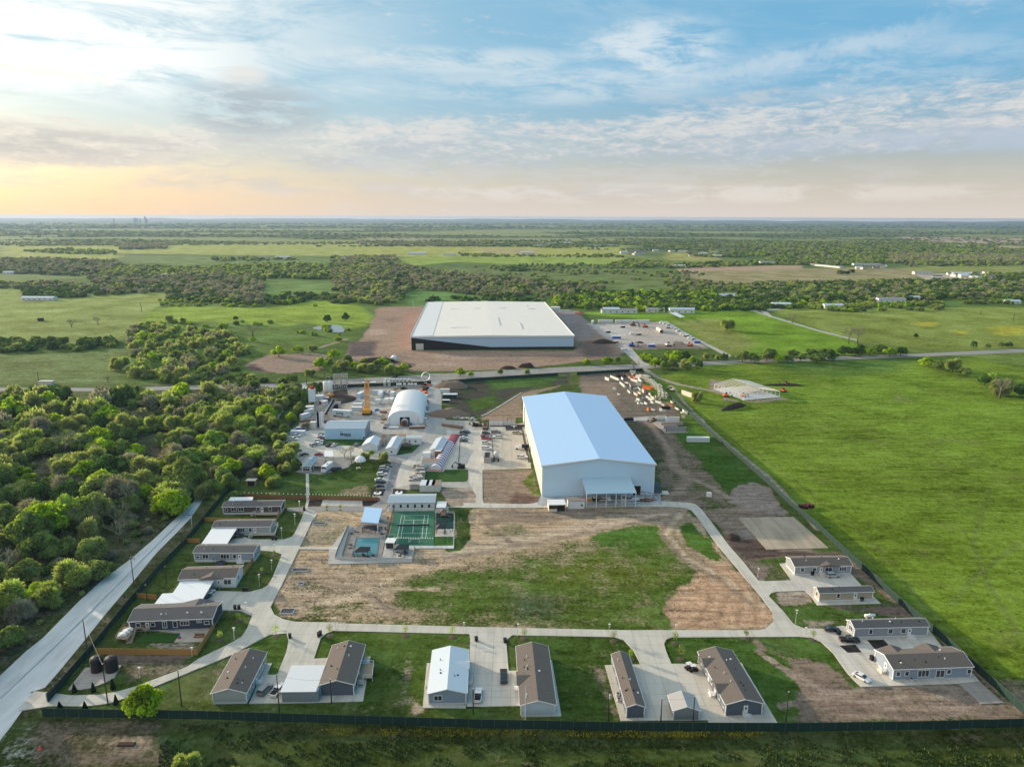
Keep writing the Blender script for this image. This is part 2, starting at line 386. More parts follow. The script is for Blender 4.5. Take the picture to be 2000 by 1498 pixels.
# left wood floor, verges
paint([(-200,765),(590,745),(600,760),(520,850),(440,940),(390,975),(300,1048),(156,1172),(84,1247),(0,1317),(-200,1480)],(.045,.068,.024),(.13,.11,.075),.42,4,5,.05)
paint(KH((430,240),(640,230),(600,330),(460,370)),(.085,.135,.035),BRN,.1,5,5,.05)
paint(KH((0,195),(900,180),(700,260),(430,240),(200,215)),(.08,.12,.03),BRN,.15,5,5,.05)
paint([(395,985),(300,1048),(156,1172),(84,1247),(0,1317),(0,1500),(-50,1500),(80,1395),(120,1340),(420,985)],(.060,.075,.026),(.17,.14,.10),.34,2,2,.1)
paint(KL((360,760),(420,770),(330,850),(270,900)),None,(.32,.28,.22),.9,1.5,2,.2)
# bottom strip outside the fence
paint([(-200,1440),(81,1397),(380,1407),(940,1421),(1560,1428),(2200,1415),(2300,1700),(-300,1700)],(.052,.068,.022),(.13,.10,.065),.30,1.5,2,.1)
paint(KL((230,1160),(1140,1170),(1150,1500),(180,1500)),(.060,.068,.032),(.16,.125,.09),.52,1.5,3,.1)
paint(KL((700,1320),(1000,1300),(1050,1360),(720,1350)),None,(.28,.21,.15),.8,1.5,2,.2)
paint(KL((1150,1260),(1720,1230),(1720,1500),(1160,1500)),(.045,.080,.020),None,.14,3,3,.1)
paint([(640,1421),(1180,1424),(1480,1428),(1480,1438),(1000,1436),(640,1434)],(.17,.15,.015),None,.12,.8,1.2,.35,.4)
paint([(400,1440),(2200,1450),(2200,1540),(400,1540)],(.045,.072,.016),BRN,.12,4,4,.08)
paint([(0,1420),(60,1400),(60,1500),(0,1500)],(.05,.085,.02),(.4,.37,.33),.3,2,2,.2)
# interior of the compound
INT=[(81,1397),(380,1407),(940,1421),(1560,1428),(2000,1418),(2000,1385),(1882,1282),(1731,1152),(1562,998),(1450,900),(1325,793),(1256,727),(835,745),(590,760),(540,860),(445,985),(305,1122),(181,1269)]
paint(INT,(.058,.100,.020),BRN,.17,1.5,1,.1)
paint([(590,990),(700,985),(905,1000),(950,992),(1340,990),(1420,1090),(1510,1210),(1480,1230),(940,1224),(548,1206),(540,1160),(600,1040)],(.062,.105,.018),(.42,.305,.195),.90,2,3,.08)
paint([(950,993),(1340,992),(1360,1020),(1150,1015),(960,1022)],None,(.24,.185,.135),.95,4,4,.08)
# green patch in the middle of the dirt
paint([(780,1150),(900,1125),(1000,1115),(1110,1088),(1190,1060),(1250,1045),(1310,1055),(1350,1100),(1370,1125),(1320,1180),(1305,1228),(1010,1222),(880,1210),(800,1185)],(.072,.125,.020),(.21,.17,.10),.16,9,10,.04)
paint([(800,1120),(960,1085),(1130,1060),(1330,1040),(1390,1110),(1330,1225),(1000,1224),(740,1200),(700,1150)],(.075,.13,.02),(.25,.2,.12),.36,12,10,.05,.75)
paint([(700,1195),(900,1215),(900,1224),(660,1216)],None,None,.35,3,5,.1)
paint([(1140,1020),(1230,1020),(1310,1040),(1280,1075),(1180,1060)],(.058,.135,.018),None,.22,5,5,.07)
paint([(1330,1035),(1390,1085),(1420,1105),(1380,1085),(1340,1070)],(.07,.14,.02),None,.15,2,2,.1)
paint([(1060,1110),(1180,1080),(1350,1120),(1250,1150),(1100,1160)],(.105,.15,.02),(.26,.22,.12),.36,8,8,.05,.8)
paint([(1000,1160),(1090,1170),(1080,1210),(1010,1200)],(.055,.085,.045),None,None,5,5,.08,.7)
paint([(940,1040),(1010,1020),(1050,1040),(1010,1055),(960,1055)],None,(.26,.215,.13),.62,3,4,.1)
paint([(1380,1105),(1420,1097),(1480,1160),(1508,1205),(1490,1226),(1310,1229),(1300,1190),(1330,1150)],None,(.43,.28,.175),1.2,2,2.5,.1)
paint([(590,1018),(640,1010),(690,1015),(670,1060),(590,1068)],None,(.33,.265,.18),.70,2,2,.1)
paint([(560,1095),(700,1100),(770,1150),(780,1200),(560,1200),(545,1160)],None,(.36,.27,.185),.72,3,4,.1)
paint([(600,1175),(700,1180),(760,1215),(580,1212)],None,None,.48,2,3,.15)
track([(1335,1000),(1345,1060),(1370,1110),(1420,1130)],5,None,(.27,.2,.13),.8,1.5)
track([(1330,1000),(1310,1050),(1340,1090)],2.5,None,(.27,.2,.13),.7,1)
track([(860,1085),(1000,1060),(1150,1030),(1250,1010),(1330,1005)],9,None,(.40,.315,.225),1.1,3,3)
track([(900,1000),(905,1050),(880,1080)],6,(.05,.10,.02),None,.12,1,1)
# lawns and earth on the right side
paint([(1300,830),(1390,845),(1450,900),(1485,935),(1420,965),(1350,925),(1310,880)],(.048,.115,.016),BRN,.03,3,2,.08)
paint([(1245,770),(1330,790),(1310,840),(1400,935),(1440,990),(1410,1000),(1370,990),(1290,985),(1282,905),(1230,820),(1190,780)],(.055,.105,.018),(.20,.15,.11),.62,3,4,.1)
paint([(1246,850),(1280,870),(1300,900),(1280,905)],(.045,.10,.018),None,.05,2,2,.1)
paint([(1247,825),(1290,835),(1310,870),(1280,860)],None,(.085,.065,.05),1.0,2,2,.1)
track(KF((560,480),(680,520),(760,620),(830,740),(870,850),(980,930),(900,1040),(780,1110)),5,None,(.27,.2,.145),1.0,1.5)
track(KF((980,930),(1150,1000),(1300,1090)),3,None,(.30,.23,.16),.95,1)
paint(KF((1310,1060),(1360,990),(1500,975),(1620,1010),(1700,1130),(1740,1220),(1500,1220),(1300,1130)),None,(.27,.215,.175),1.1,1.5,2.5,.15)
paint([(1370,1000),(1440,985),(1520,1010),(1590,1075),(1620,1090),(1480,1085),(1440,1060)],None,(.23,.175,.13),.85,3,3,.1)
paint(K6((60,230),(300,235),(400,310),(820,330),(830,345),(430,345),(180,380),(130,320)),None,(.085,.06,.05),1.1,1.5,1.5,.15)
paint(K6((850,350),(900,370),(1300,720),(1650,1050),(1954,1330),(1954,1390),(1830,1280),(1620,1095),(1430,915),(1330,790),(1000,550),(860,470)),None,(.20,.155,.115),.85,2,2,.15)
paint(K6((400,660),(700,665),(1100,700),(1250,730),(800,745),(640,790),(550,800),(450,745)),(.055,.11,.02),BRN,.22,2,2,.15)
paint(K6((640,655),(1150,660),(1260,725),(1100,730),(900,690)),None,(.17,.12,.10),.85,2,2,.15)
paint(K6((570,755),(800,745),(700,800),(590,800)),None,(.3,.25,.19),.8,1.5,1.5,.2)
paint(K6((350,570),(560,565),(640,650),(400,660)),None,(.30,.245,.19),.85,1.5,2,.15)
paint(K6((170,380),(400,385),(320,470),(290,500),(250,480)),None,(.19,.145,.12),.7,1.5,2,.15)
paint(K6((330,425),(430,420),(470,495),(320,500)),(.07,.095,.03),None,.25,1.5,2,.15)
paint(K6((140,860),(250,860),(420,1000),(700,1010),(900,1180),(1540,1155),(1680,1285),(1830,1280),(1954,1400),(560,1400),(430,1200),(330,1000)),None,(.205,.155,.115),.88,2,3,.1)
paint(K6((450,858),(600,862),(760,1000),(825,1080),(700,1030),(520,960)),(.055,.12,.018),None,.08,1.5,1.5,.1)
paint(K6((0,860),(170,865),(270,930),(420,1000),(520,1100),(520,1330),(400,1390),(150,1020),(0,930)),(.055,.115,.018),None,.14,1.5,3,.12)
paint(K6((140,930),(240,930),(330,1010),(250,1020)),None,(.3,.25,.19),.75,1,2,.2)
paint(K6((1180,1240),(1500,1200),(1750,1290),(1500,1340)),None,(.27,.205,.155),.95,3,3,.15)
# lawns between the front houses
paint(K4((830,377),(880,240),(960,185),(1880,205),(1950,240),(1955,470),(1890,470),(1900,320),(1650,325),(1590,720),(2000,735),(2000,780),(1180,690),(1228,365)),(.056,.104,.015),(.24,.19,.12),.12,.8,.5,.1)
paint(K4((1220,330),(1500,400),(1480,600),(1300,700),(1180,690)),(.045,.092,.018),None,.10,3,3,.1,.8)
paint(K4((1480,380),(1530,400),(1530,680),(1350,720),(1420,600)),None,(.24,.195,.14),.50,2,2,.1)
paint(K4((1540,700),(1600,720),(1560,760),(1500,760)),None,(.33,.27,.19),.9,1,1.5,.2)
paint(K4((300,330),(600,170),(655,220),(650,320),(575,485),(500,480)),(.055,.108,.016),None,.08,.8,.5,.1)
paint(K5((160,150),(830,140),(960,230),(1000,312),(780,317),(880,670),(505,640),(445,285)),(.048,.095,.016),(.22,.18,.12),.14,.8,1,.1)
paint(K5((690,320),(790,330),(860,640),(780,600)),None,(.20,.165,.12),.58,2,2,.12)
paint(K5((1152,180),(1200,142),(1700,145),(1760,230),(1900,300),(1980,460),(1960,600),(1870,680),(1625,303),(1365,310),(1198,308)),(.046,.098,.015),(.25,.2,.14),.12,.8,1,.1)
paint(K4((0,430),(140,340),(300,330),(120,620),(0,700)),(.055,.088,.022),(.2,.16,.11),.35,2,2,.1)
paint(KL((830,760),(1380,770),(1100,870),(900,900)),(.06,.075,.032),(.2,.16,.12),.50,1.5,2,.15)
paint(KL((740,705),(1380,715),(1250,770),(830,770)),None,(.17,.125,.095),.8,1,1.5,.2)
paint(K3((480,1300),(860,1320),(840,1370),(440,1350)),None,(.30,.25,.19),.55,.8,1,.2)
# earth behind the hall and around the warehouse
paint(K1((1340,130),(2300,95),(2300,200),(2100,210),(1900,270),(1600,450),(1450,450),(1350,400),(1270,200)),(.040,.085,.022),(.062,.052,.045),.60,3,4,.05)
paint(K1((1600,150),(2250,130),(2100,210),(1700,240)),(.060,.13,.025),None,.10,4,4,.05)
paint(K1((1510,330),(1700,300),(1740,360),(1560,400)),(.060,.12,.02),None,.10,4,4,.05)
paint(K1((1640,440),(1910,270),(2230,210),(1920,320),(1915,455),(1600,480)),None,(.27,.195,.13),1.1,2,1.5,.1)
paint(KF((120,110),(620,95),(760,240),(900,340),(1060,470),(900,440),(700,440),(450,470),(330,310),(180,290)),(.055,.10,.02),(.16,.125,.10),.74,3,4,.08)
paint(KF((120,180),(420,190),(400,420),(330,310),(180,290)),None,(.235,.18,.13),.95,4,3,.1)
paint(KF((620,180),(740,220),(1000,420),(1200,620),(1060,600),(860,360),(700,300)),(.075,.15,.015),None,.08,2,2,.1)
paint(KF((330,480),(600,490),(760,640),(800,780),(700,800),(480,530)),(.05,.09,.02),(.12,.09,.075),.55,3,3,.1)
paint(KF((1140,160),(1290,180),(1240,330),(1420,340),(1700,300),(1760,320),(1600,340),(1400,345),(1150,250)),None,(.27,.215,.165),.85,2,2,.1)
track([(1253,718),(1290,740),(1330,752),(1400,765),(1460,772)],5,None,(.34,.29,.23),1.0,2)
track([(1310,752),(1340,790),(1400,850),(1500,930),(1600,1035)],2.6,None,(.33,.28,.22),.75,1)
DIRT=(.30,.205,.145)
paint(KA((330,160),(700,150),(560,400),(575,500),(1850,500),(1850,350),(1690,190),(1850,190),(2000,330),(2250,420),(2280,500),(2100,560),(1400,640),(900,655),(560,665),(400,600),(40,580),(200,400)),None,DIRT,1.3,4,4,.05)
paint(KA((520,200),(660,195),(560,500),(470,480),(500,300)),None,(.34,.20,.14),1.3,6,8,.05)
paint(KA((100,430),(300,430),(280,540),(90,540)),None,(.10,.08,.075),1.2,4,4,.05)
paint(KA((240,560),(390,540),(400,580),(260,590)),None,(.07,.05,.045),1.3,1.5,2,.1)
paint(KA((1700,200),(1860,200),(2000,320),(2000,400),(1840,410)),None,(.235,.205,.19),1.3,4,3,.05)
paint(KA((1860,430),(2100,420),(2200,560),(1900,560)),None,(.16,.115,.095),1.2,8,8,.05)
paint(KA((400,690),(900,668),(1500,640),(2000,610),(2000,630),(900,690),(450,705)),(.085,.16,.02),None,0,1,.6,.1)
paint(KC((1370,840),(1490,780),(1760,770),(1830,780),(1780,870),(1560,885),(1420,870)),None,(.27,.195,.145),1.1,3,5,.1)
paint(KC((1370,850),(1420,830),(1520,880),(1420,870)),None,(.12,.075,.065),1.2,3,4,.1)
track(KC((1780,740),(1850,720),(1940,690)),4,None,TAN,.9,1.5)
def blobs(lst):
    for x,y,w_,h_,c_ in lst:paint([(x+w_*math.cos(k*.7),y+h_*math.sin(k*.7))for k in range(9)],None,c_,1.2,8,12,.06,.75)
blobs([(760,625,22,5,(.22,.15,.11)),(735,650,20,6,(.40,.30,.23)),(715,672,18,5,(.13,.095,.08)),(780,700,40,5,(.20,.15,.12)),(880,697,50,4,(.38,.29,.22)),(990,705,60,4,(.23,.175,.14)),(1090,697,40,5,(.16,.115,.095)),(1120,640,14,10,(.20,.17,.155)),(1110,610,12,5,(.30,.27,.25)),(860,712,50,3,(.42,.33,.26)),(1160,690,20,8,(.14,.10,.085)),(755,605,20,3,(.36,.22,.15))])
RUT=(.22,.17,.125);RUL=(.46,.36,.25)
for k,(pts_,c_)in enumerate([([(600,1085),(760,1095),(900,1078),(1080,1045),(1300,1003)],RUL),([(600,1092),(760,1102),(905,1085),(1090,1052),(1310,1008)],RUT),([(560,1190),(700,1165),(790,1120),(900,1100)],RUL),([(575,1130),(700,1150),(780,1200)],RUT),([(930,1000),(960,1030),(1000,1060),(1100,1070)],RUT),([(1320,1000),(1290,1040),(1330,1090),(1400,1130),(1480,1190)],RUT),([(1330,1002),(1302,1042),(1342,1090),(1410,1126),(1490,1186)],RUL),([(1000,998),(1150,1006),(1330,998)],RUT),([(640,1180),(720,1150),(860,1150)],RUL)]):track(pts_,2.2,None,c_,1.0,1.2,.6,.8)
for c_ in([(1420,1110),(1450,1150),(1440,1225)],[(1400,1112),(1420,1160),(1400,1226)],[(1440,1115),(1478,1165),(1475,1222)],[(1380,1120),(1385,1170),(1360,1226)]):track(c_,1.6,None,(.33,.21,.13),1.2,1,.5,.9)
for c_ in([(1480,1270),(1560,1330),(1680,1370),(1850,1360)],[(1500,1285),(1600,1345),(1750,1385)],[(1520,1380),(1700,1340),(1900,1345)]):track(c_,1.8,None,(.27,.21,.16),1.1,1,.5,.9)
for c_ in([(1990,1240),(1925,1130),(1900,1060),(1935,950)],[(1860,1180),(1900,1130),(1990,1060)],[(1250+40,760),(1500,900),(1700,1050),(1860,1250)],[(1560,790),(1760,860),(2000,940)]):track(c_,1.3,(.10,.15,.03),(.25,.21,.12),.34,1,.5,.8)
YARD=(.40,.35,.30)
paint(KB((210,210),(780,195),(1130,400),(520,400),(420,370),(330,320)),None,YARD,1.4,2,1.5,.1)
paint(KB((200,210),(520,230),(480,330),(330,310)),None,(.45,.42,.38),1.4,5,4,.1)
paint(KB((510,370),(1000,370),(1130,400),(560,410)),None,(.22,.17,.14),1.3,3,3,.1)
paint(K2((1195,215),(1460,215),(1480,355),(1270,355)),None,(.33,.265,.205),.85,.8,1,.1)
paint(K2((1530,75),(1850,70),(1925,70),(1985,340),(1560,335),(1530,310)),(.08,.13,.02),(.235,.18,.135),.80,.8,1,.1)
paint(K2((1820,180),(1930,80),(1980,260),(1930,270)),(.08,.13,.02),None,.30,2,3,.1)
paint(K2((1790,240),(1960,280),(1980,335),(1750,335)),None,(.15,.10,.075),.95,2,2,.1)
paint(K1((0,900),(380,900),(640,800),(900,820),(740,1075),(0,1075)),(.050,.100,.018),(.22,.17,.12),.13,1,1,.1)
paint(K1((470,1040),(700,980),(740,1070),(480,1075)),None,(.27,.2,.14),.55,2,2,.1)
paint([(1328,1028),(1350,1022),(1385,1060),(1412,1092),(1385,1092),(1345,1068)],(.06,.14,.018),None,.0,1.5,2,.1)
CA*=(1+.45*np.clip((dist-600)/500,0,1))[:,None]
me=bpy.data.meshes.new('ground');me.vertices.add(NV)
me.vertices.foreach_set('co',np.stack([gx,gy,np.zeros(NV)],1).ravel())
nq=len(quads);me.loops.add(nq*4);me.polygons.add(nq)
me.loops.foreach_set('vertex_index',quads.ravel().astype(np.int32))
me.polygons.foreach_set('loop_start',np.arange(0,nq*4,4,dtype=np.int32))
me.update(calc_edges=True)
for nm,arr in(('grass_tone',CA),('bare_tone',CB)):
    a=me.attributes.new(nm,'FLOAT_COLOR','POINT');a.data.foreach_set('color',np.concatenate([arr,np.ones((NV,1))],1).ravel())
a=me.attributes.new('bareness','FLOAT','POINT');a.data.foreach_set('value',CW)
gm=bpy.data.materials.new('land');gm.use_nodes=True;nt=gm.node_tree;nt.nodes.clear();q=NG(nt)
pos=q.n('ShaderNodeNewGeometry').outputs['Position']
def attr(n):return q.n('ShaderNodeAttribute',attribute_name=n)
gA,gB,gW=attr('grass_tone').outputs[0],attr('bare_tone').outputs[0],attr('bareness').outputs['Fac']
gA=q.mix(1.0,gA,(1.16,1.04,1.0),'MULTIPLY');gB=q.mix(1.0,gB,(1.1,1.1,1.12),'MULTIPLY')
na=q.noise(pos,.11,9,.66);nb=q.noise(pos,.9,6,.7);nc=q.noise(pos,.021,5,.6);nd=q.noise(pos,4.0,3,.7)
mp=q.n('ShaderNodeMapping');q.put(mp.inputs[0],pos);mp.inputs[3].default_value=(.05,.5,1);mp.inputs[2].default_value=(0,0,.5)
ne=q.noise(mp.outputs[0],1.0,6,.65,.4)  # wheel and blade streaks in the bare earth
th_=q.m('ADD',gW,q.m('MULTIPLY',q.m('SUBTRACT',q.m('ADD',q.m('MULTIPLY',na,.6),q.m('MULTIPLY',nb,.4)),.5),2.6))
bare=q.ss(th_,.28,.72)
nf=q.noise(pos,.30,8,.75);mg_=q.n('ShaderNodeMapping');q.put(mg_.inputs[0],pos);mg_.inputs[3].default_value=(.05,.22,1);ng_=q.noise(mg_.outputs[0],1.0,6,.7,.6)
def ctr(v,k):return q.m('MULTIPLY',q.m('SUBTRACT',v,.5),k)
gv=q.m('MAXIMUM',.25,q.m('ADD',1.0,q.m('ADD',q.m('ADD',ctr(nb,1.8),ctr(nf,2.4)),q.m('ADD',q.m('ADD',ctr(nc,1.8),ctr(nd,1.3)),ctr(ng_,1.9)))))
gcol=q.mix(1.0,gA,q.xyz(gv,gv,q.m('MULTIPLY',gv,gv)),'MULTIPLY')
dry=q.mix(.6,gcol,(.24,.22,.09))
gcol=q.mix(q.m('MULTIPLY',q.ss(q.noise(pos,.05,8,.7),.52,.72),.55),gcol,dry)
tuft=q.ss(q.noise(pos,.4,7,.8),.55,.63)
gcol=q.mix(q.m('MULTIPLY',tuft,.6),gcol,q.mix(1.0,gcol,(.5,.6,.6),'MULTIPLY'))
mr_=q.n('ShaderNodeMapping');q.put(mr_.inputs[0],pos);mr_.inputs[3].default_value=(.035,.9,1);mr_.inputs[2].default_value=(0,0,.12);nr_=q.noise(mr_.outputs[0],1.0,7,.7,1.2)
bv=q.m('MAXIMUM',.3,q.m('ADD',1.0,q.m('ADD',q.m('ADD',ctr(ne,2.0),ctr(nr_,.5)),q.m('ADD',ctr(nf,2.0),q.m('ADD',ctr(nb,1.6),ctr(nd,1.2))))))
bcol=q.mix(1.0,gB,q.xyz(bv,bv,bv),'MULTIPLY')
b=q.n('ShaderNodeBsdfPrincipled');b.inputs['Roughness'].default_value=1;b.inputs['Specular IOR Level'].default_value=.05
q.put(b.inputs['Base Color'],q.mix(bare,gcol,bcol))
bu=q.n('ShaderNodeBump');bu.inputs['Strength'].default_value=.8;bu.inputs['Distance'].default_value=.6
q.put(bu.inputs['Height'],q.m('ADD',nb,q.m('MULTIPLY',nd,.4)));q.put(b.inputs['Normal'],bu.outputs[0])
nt.links.new(b.outputs[0],q.n('ShaderNodeOutputMaterial').inputs[0])
me.materials.append(gm)
ground=bpy.data.objects.new('ground',me);COL.objects.link(ground);tag(ground,kind='structure')
# ------------------------------------------------------------------ paving
def paving(name,col,joint=0.0,var=.16,stain=.25,scale=.12,rot=0.0,jw=.012):
    m=bpy.data.materials.new(name);m.use_nodes=True;nt=m.node_tree;nt.nodes.clear();q=NG(nt)
    pos=q.n('ShaderNodeNewGeometry').outputs['Position']
    n1=q.noise(pos,scale,7,.65);n2=q.noise(pos,1.6,5,.7)
    mp=q.n('ShaderNodeMapping');q.put(mp.inputs[0],pos);mp.inputs[3].default_value=(.35,.06,1);mp.inputs[2].default_value=(0,0,rot)
    n3=q.noise(mp.outputs[0],1.0,6,.65)
    f=q.m('ADD',1-var,q.m('MULTIPLY',q.m('ADD',q.m('MULTIPLY',n1,.6),q.m('MULTIPLY',n2,.4)),2*var))
    f=q.m('MULTIPLY',f,q.ss(n3,.30,.62,1-stain,1))
    c_=q.mix(1.0,col,q.xyz(f,f,f),'MULTIPLY')
    if joint:
        br=q.n('ShaderNodeTexBrick');mp2=q.n('ShaderNodeMapping');q.put(mp2.inputs[0],pos);mp2.inputs[2].default_value=(0,0,rot)
        q.put(br.inputs['Vector'],mp2.outputs[0]);br.offset=0;br.inputs['Scale'].default_value=1/joint
        br.inputs['Brick Width'].default_value=1;br.inputs['Row Height'].default_value=1;br.inputs['Mortar Size'].default_value=jw
        br.inputs['Color1'].default_value=(1,1,1,1);br.inputs['Color2'].default_value=(.93,.93,.94,1);br.inputs['Mortar'].default_value=(.62,.6,.58,1)
        c_=q.mix(1.0,c_,br.outputs[0],'MULTIPLY')
    b=q.n('ShaderNodeBsdfPrincipled');q.put(b.inputs['Base Color'],c_);b.inputs['Roughness'].default_value=.9;b.inputs['Specular IOR Level'].default_value=.15
    nt.links.new(b.outputs[0],q.n('ShaderNodeOutputMaterial').inputs[0])
    return m
CONC=paving('concrete_paving',(.58,.54,.47),4.5,.16,.18)
CONC2=paving('new_concrete',(.60,.555,.485),5.0,.18,.2)
GRAV=paving('gravel_yard',(.42,.40,.365),0,.16,.24,.06)
ROADG=paving('gravel_road',(.66,.65,.635),0,.2,.2,.1,-.72)
ROADD=paving('worn_gravel',(.585,.575,.565),0,.25,.2,.3)
ASPH=paving('grey_asphalt',(.235,.235,.245),0,.12,.15)
ASPHL=paving('pale_asphalt',(.30,.285,.265),0,.12,.15)
TANC=paving('dusty_concrete',(.44,.36,.27),9,.2,.25,.08)
MUD=paving('mulch',(.035,.028,.026),0,.35,.3,.6)
LAWN=paving('mown_turf',(.030,.085,.012),0,.22,.1,.3)
LAWN2=paving('mown_grass',(.050,.105,.018),0,.30,.2,.25)
DUSTP=paving('crushed_stone',(.44,.42,.39),0,.2,.2,.3)
# county road across the picture
_l=lambda pts:pts
sheet('road',[(-400,756),(30,757),(70,757),(227,758),(400,752),(590,748),(640,742),(760,736),(900,728),(1100,717),(1250,711),(1400,705),(1763,692),(2000,681),(2400,664),(2400,672),(2000,688),(1763,698),(1440,710),(1262,720),(1100,727),(900,740),(830,746),(640,752),(590,756),(400,760),(227,764),(70,764),(-400,764)],ASPHL,label='pale county road')
sheet('road',KB((1400,105),(1640,100),(1640,104),(1500,112),(1700,170),(2000,260),(2300,335),(2300,345),(1990,268),(1690,178),(1480,112)),DUSTP)
sheet('path',KB((780,192),(810,190),(1000,300),(1320,460),(1290,470),(980,310)),DUSTP)
sheet('road',KB((420,380),(520,385),(630,510),(700,530),(600,545),(500,450)),DUSTP,r=2)
sheet('road',KE((520,530),(760,512),(760,516),(560,535),(600,568),(580,570)),DUSTP)
# gravel road on the left
GRV=[(398,972),(391,985),(372,1012),(345,1040),(305,1080),(256,1140),(205,1200),(165,1250),(120,1305),(88,1342),(58,1352),(75,1356),(45,1385),(20,1420),(0,1445),(-120,1560),(-160,1480),(0,1319),(50,1272),(84,1245),(156,1172),(200,1132),(257,1090),(300,1053),(340,1015),(378,980)]
sheet('gravel_road',GRV,ROADG)
sheet('gravel_road',[(398,972),(440,925),(470,895),(520,845),(560,795),(605,752),(590,750),(545,790),(505,838),(455,890),(420,930),(378,980)],ROADG)
# the compound's big working yard
YP=K1((190,470),(230,400),(300,380),(330,250),(380,215),(440,250),(560,225),(570,205),(830,195),(1180,178),(1290,180),(1265,300),(1268,430),(1330,480),(1560,490),(1660,520),(1940,505),(1960,640),(1990,860),(1610,870),(1610,1090),(1620,1125),(1650,1142),(1500,1168),(1560,1160),(1555,1060),(1520,1015),(1270,1005),(1130,1020),(920,1030),(870,1110),(800,1130),(740,1070),(900,820),(860,790),(450,775),(380,895),(200,890),(150,770),(70,690),(10,690),(60,620),(100,560),(170,530))
sheet('yard',YP,GRAV)
sheet('yard',K1((330,230),(440,250),(560,225),(620,215),(1180,180),(1180,300),(850,300),(640,260),(500,500),(330,500),(200,480),(330,330)),paving('worn_earth_yard',(.36,.32,.27),0,.25,.3,.15))
sheet('yard',K1((440,250),(555,240),(560,330),(470,380),(440,320)),MUD,r=4)
sheet('car_park',K1((1330,560),(1600,560),(1640,530),(1940,505),(1990,860),(1610,870),(1600,1130),(1555,1060),(1500,960),(1500,868),(1315,868),(1160,880),(1155,960),(930,1010),(960,830),(1110,740),(1330,600)),CONC2)
sheet('car_park',K1((1655,560),(1940,540),(1985,860),(1620,870)),paving('buff_concrete',(.50,.455,.385),5,.1,.15))  # slightly darker, warmer concrete over part of the car park
sheet('car_park',K1((60,690),(210,560),(375,560),(360,680),(680,680),(680,760),(450,765),(220,755),(160,770)),CONC2)
sheet('drive',K1((865,760),(985,800),(960,860),(905,1030),(850,1200),(700,1200),(790,1130),(860,1010),(905,830)),ASPH,r=2)
sheet('drive',K1((985,790),(1140,700),(1180,620),(1290,480),(1290,180),(1185,180),(1180,560),(1120,675),(1060,735),(860,765)),paving('pale_drive',(.36,.36,.36),0,.1,.15),r=3)
sheet('drive',K1((1290,180),(1185,180),(1190,120),(1290,118)),ASPHL)
sheet('drive',K2((0,365),(590,350),(700,330),(760,300),(800,330),(760,385),(560,395),(300,392),(230,400),(0,392)),ASPHL,r=2)
sheet('car_park',K2((280,305),(590,312),(592,352),(265,352)),CONC)
sheet('planting_bed',K2((170,303),(282,305),(265,353),(163,352)),MUD)
sheet('planting_bed',K2((592,316),(730,305),(655,352),(592,354)),MUD)
sheet('path',K1((228,895),(252,895),(258,1080),(236,1110),(232,1075)),CONC)
sheet('path',K2((140,385),(155,300),(178,300),(165,355),(160,390)),CONC)
sheet('planting_bed',K1((745,1020),(852,1018),(832,1072),(735,1075)),MUD)
sheet('planting_bed',K1((912,1016),(1010,1022),(1005,1056),(905,1056)),MUD)
sheet('parking_pad',KO((360,295),(1050,290),(1050,330),(1000,330),(1005,400),(680,408),(668,330),(360,330)),paving('black_pad',(.06,.06,.065),0,.1))
sheet('drain',KO((978,395),(1020,395),(1160,1025),(1115,1028)),paving('drain_grate',(.10,.09,.075),0,.2))
# concrete streets of the housing loop
sheet('street',[(520,1190),(548,1207),(576,1214.5),(660,1216.5),(940,1224),(1219,1230),(1482,1230),(1560,1226),(1572,1243),(1312,1244),(1197,1243.4),(1011,1240),(906,1237.4),(646,1231),(560,1236),(520,1240)],CONC)
sheet('street',[(1470,1232),(1495,1227),(1512,1212),(1508,1194),(1483,1161),(1434,1103),(1400,1063),(1362,1010),(1350,996),(1335,991),(1300,989),(950,992),(905,986),(905,982),(1030,984),(1055,980),(1285,978),(1345,981),(1358,984),(1372,996),(1400,1033),(1424.6,1066),(1452,1096.7),(1473.7,1124),(1482,1134),(1488,1150),(1504,1166),(1529,1192),(1550,1218),(1569,1226),(1600,1229),(1600,1246),(1560,1243),(1500,1242)],CONC)
sheet('street',K2((1475,340),(1478,240),(1460,215),(1430,165),(1530,165),(1530,310),(1545,335),(2000,340),(2000,362),(1560,366),(1270,362),(1270,356)),CONC,r=1)
sheet('driveway',K6((240,480),(262,497),(310,503),(475,497),(400,392),(435,388),(850,452),(920,530),(985,590),(1045,645),(640,657),(600,600),(560,563),(380,570),(345,580),(330,600),(290,570)),CONC2)
sheet('driveway',K6((550,802),(690,806),(800,785),(860,800),(1330,790),(1432,918),(1500,960),(1620,1080),(1672,1140),(1540,1153),(920,1175),(880,1140),(825,1080),(740,960),(665,890),(600,862),(550,858)),CONC2)
sheet('concrete_pad',K6((1535,1152),(1672,1140),(1827,1277),(1680,1284)),paving('brown_concrete',(.33,.29,.26),6,.15))
sheet('concrete_pad',K6((135,100),(490,95),(712,293),(318,303)),TANC)
sheet('concrete_pad',K6((115,180),(190,175),(245,218),(155,224)),paving('dull_concrete',(.26,.21,.18),0,.15))
sheet('planting_bed',K6((780,912),(880,907),(922,955),(832,958)),MUD)
sheet('planting_bed',K6((955,878),(1060,875),(1103,920),(1005,935)),MUD)
sheet('driveway',K4((560,130),(600,167),(640,195),(656,250),(640,330),(600,430),(575,490),(505,488),(540,410),(500,410),(380,690),(620,687),(860,683),(1175,674),(1228,363),(1150,365),(960,370),(833,377),(880,235),(920,200),(1000,170),(1000,125),(700,120)),CONC)
sheet('driveway',K4((1590,720),(1620,408),(1660,408),(1880,700),(2000,712),(2000,300),(1955,240),(1955,470),(1890,470),(1893,722)),CONC)
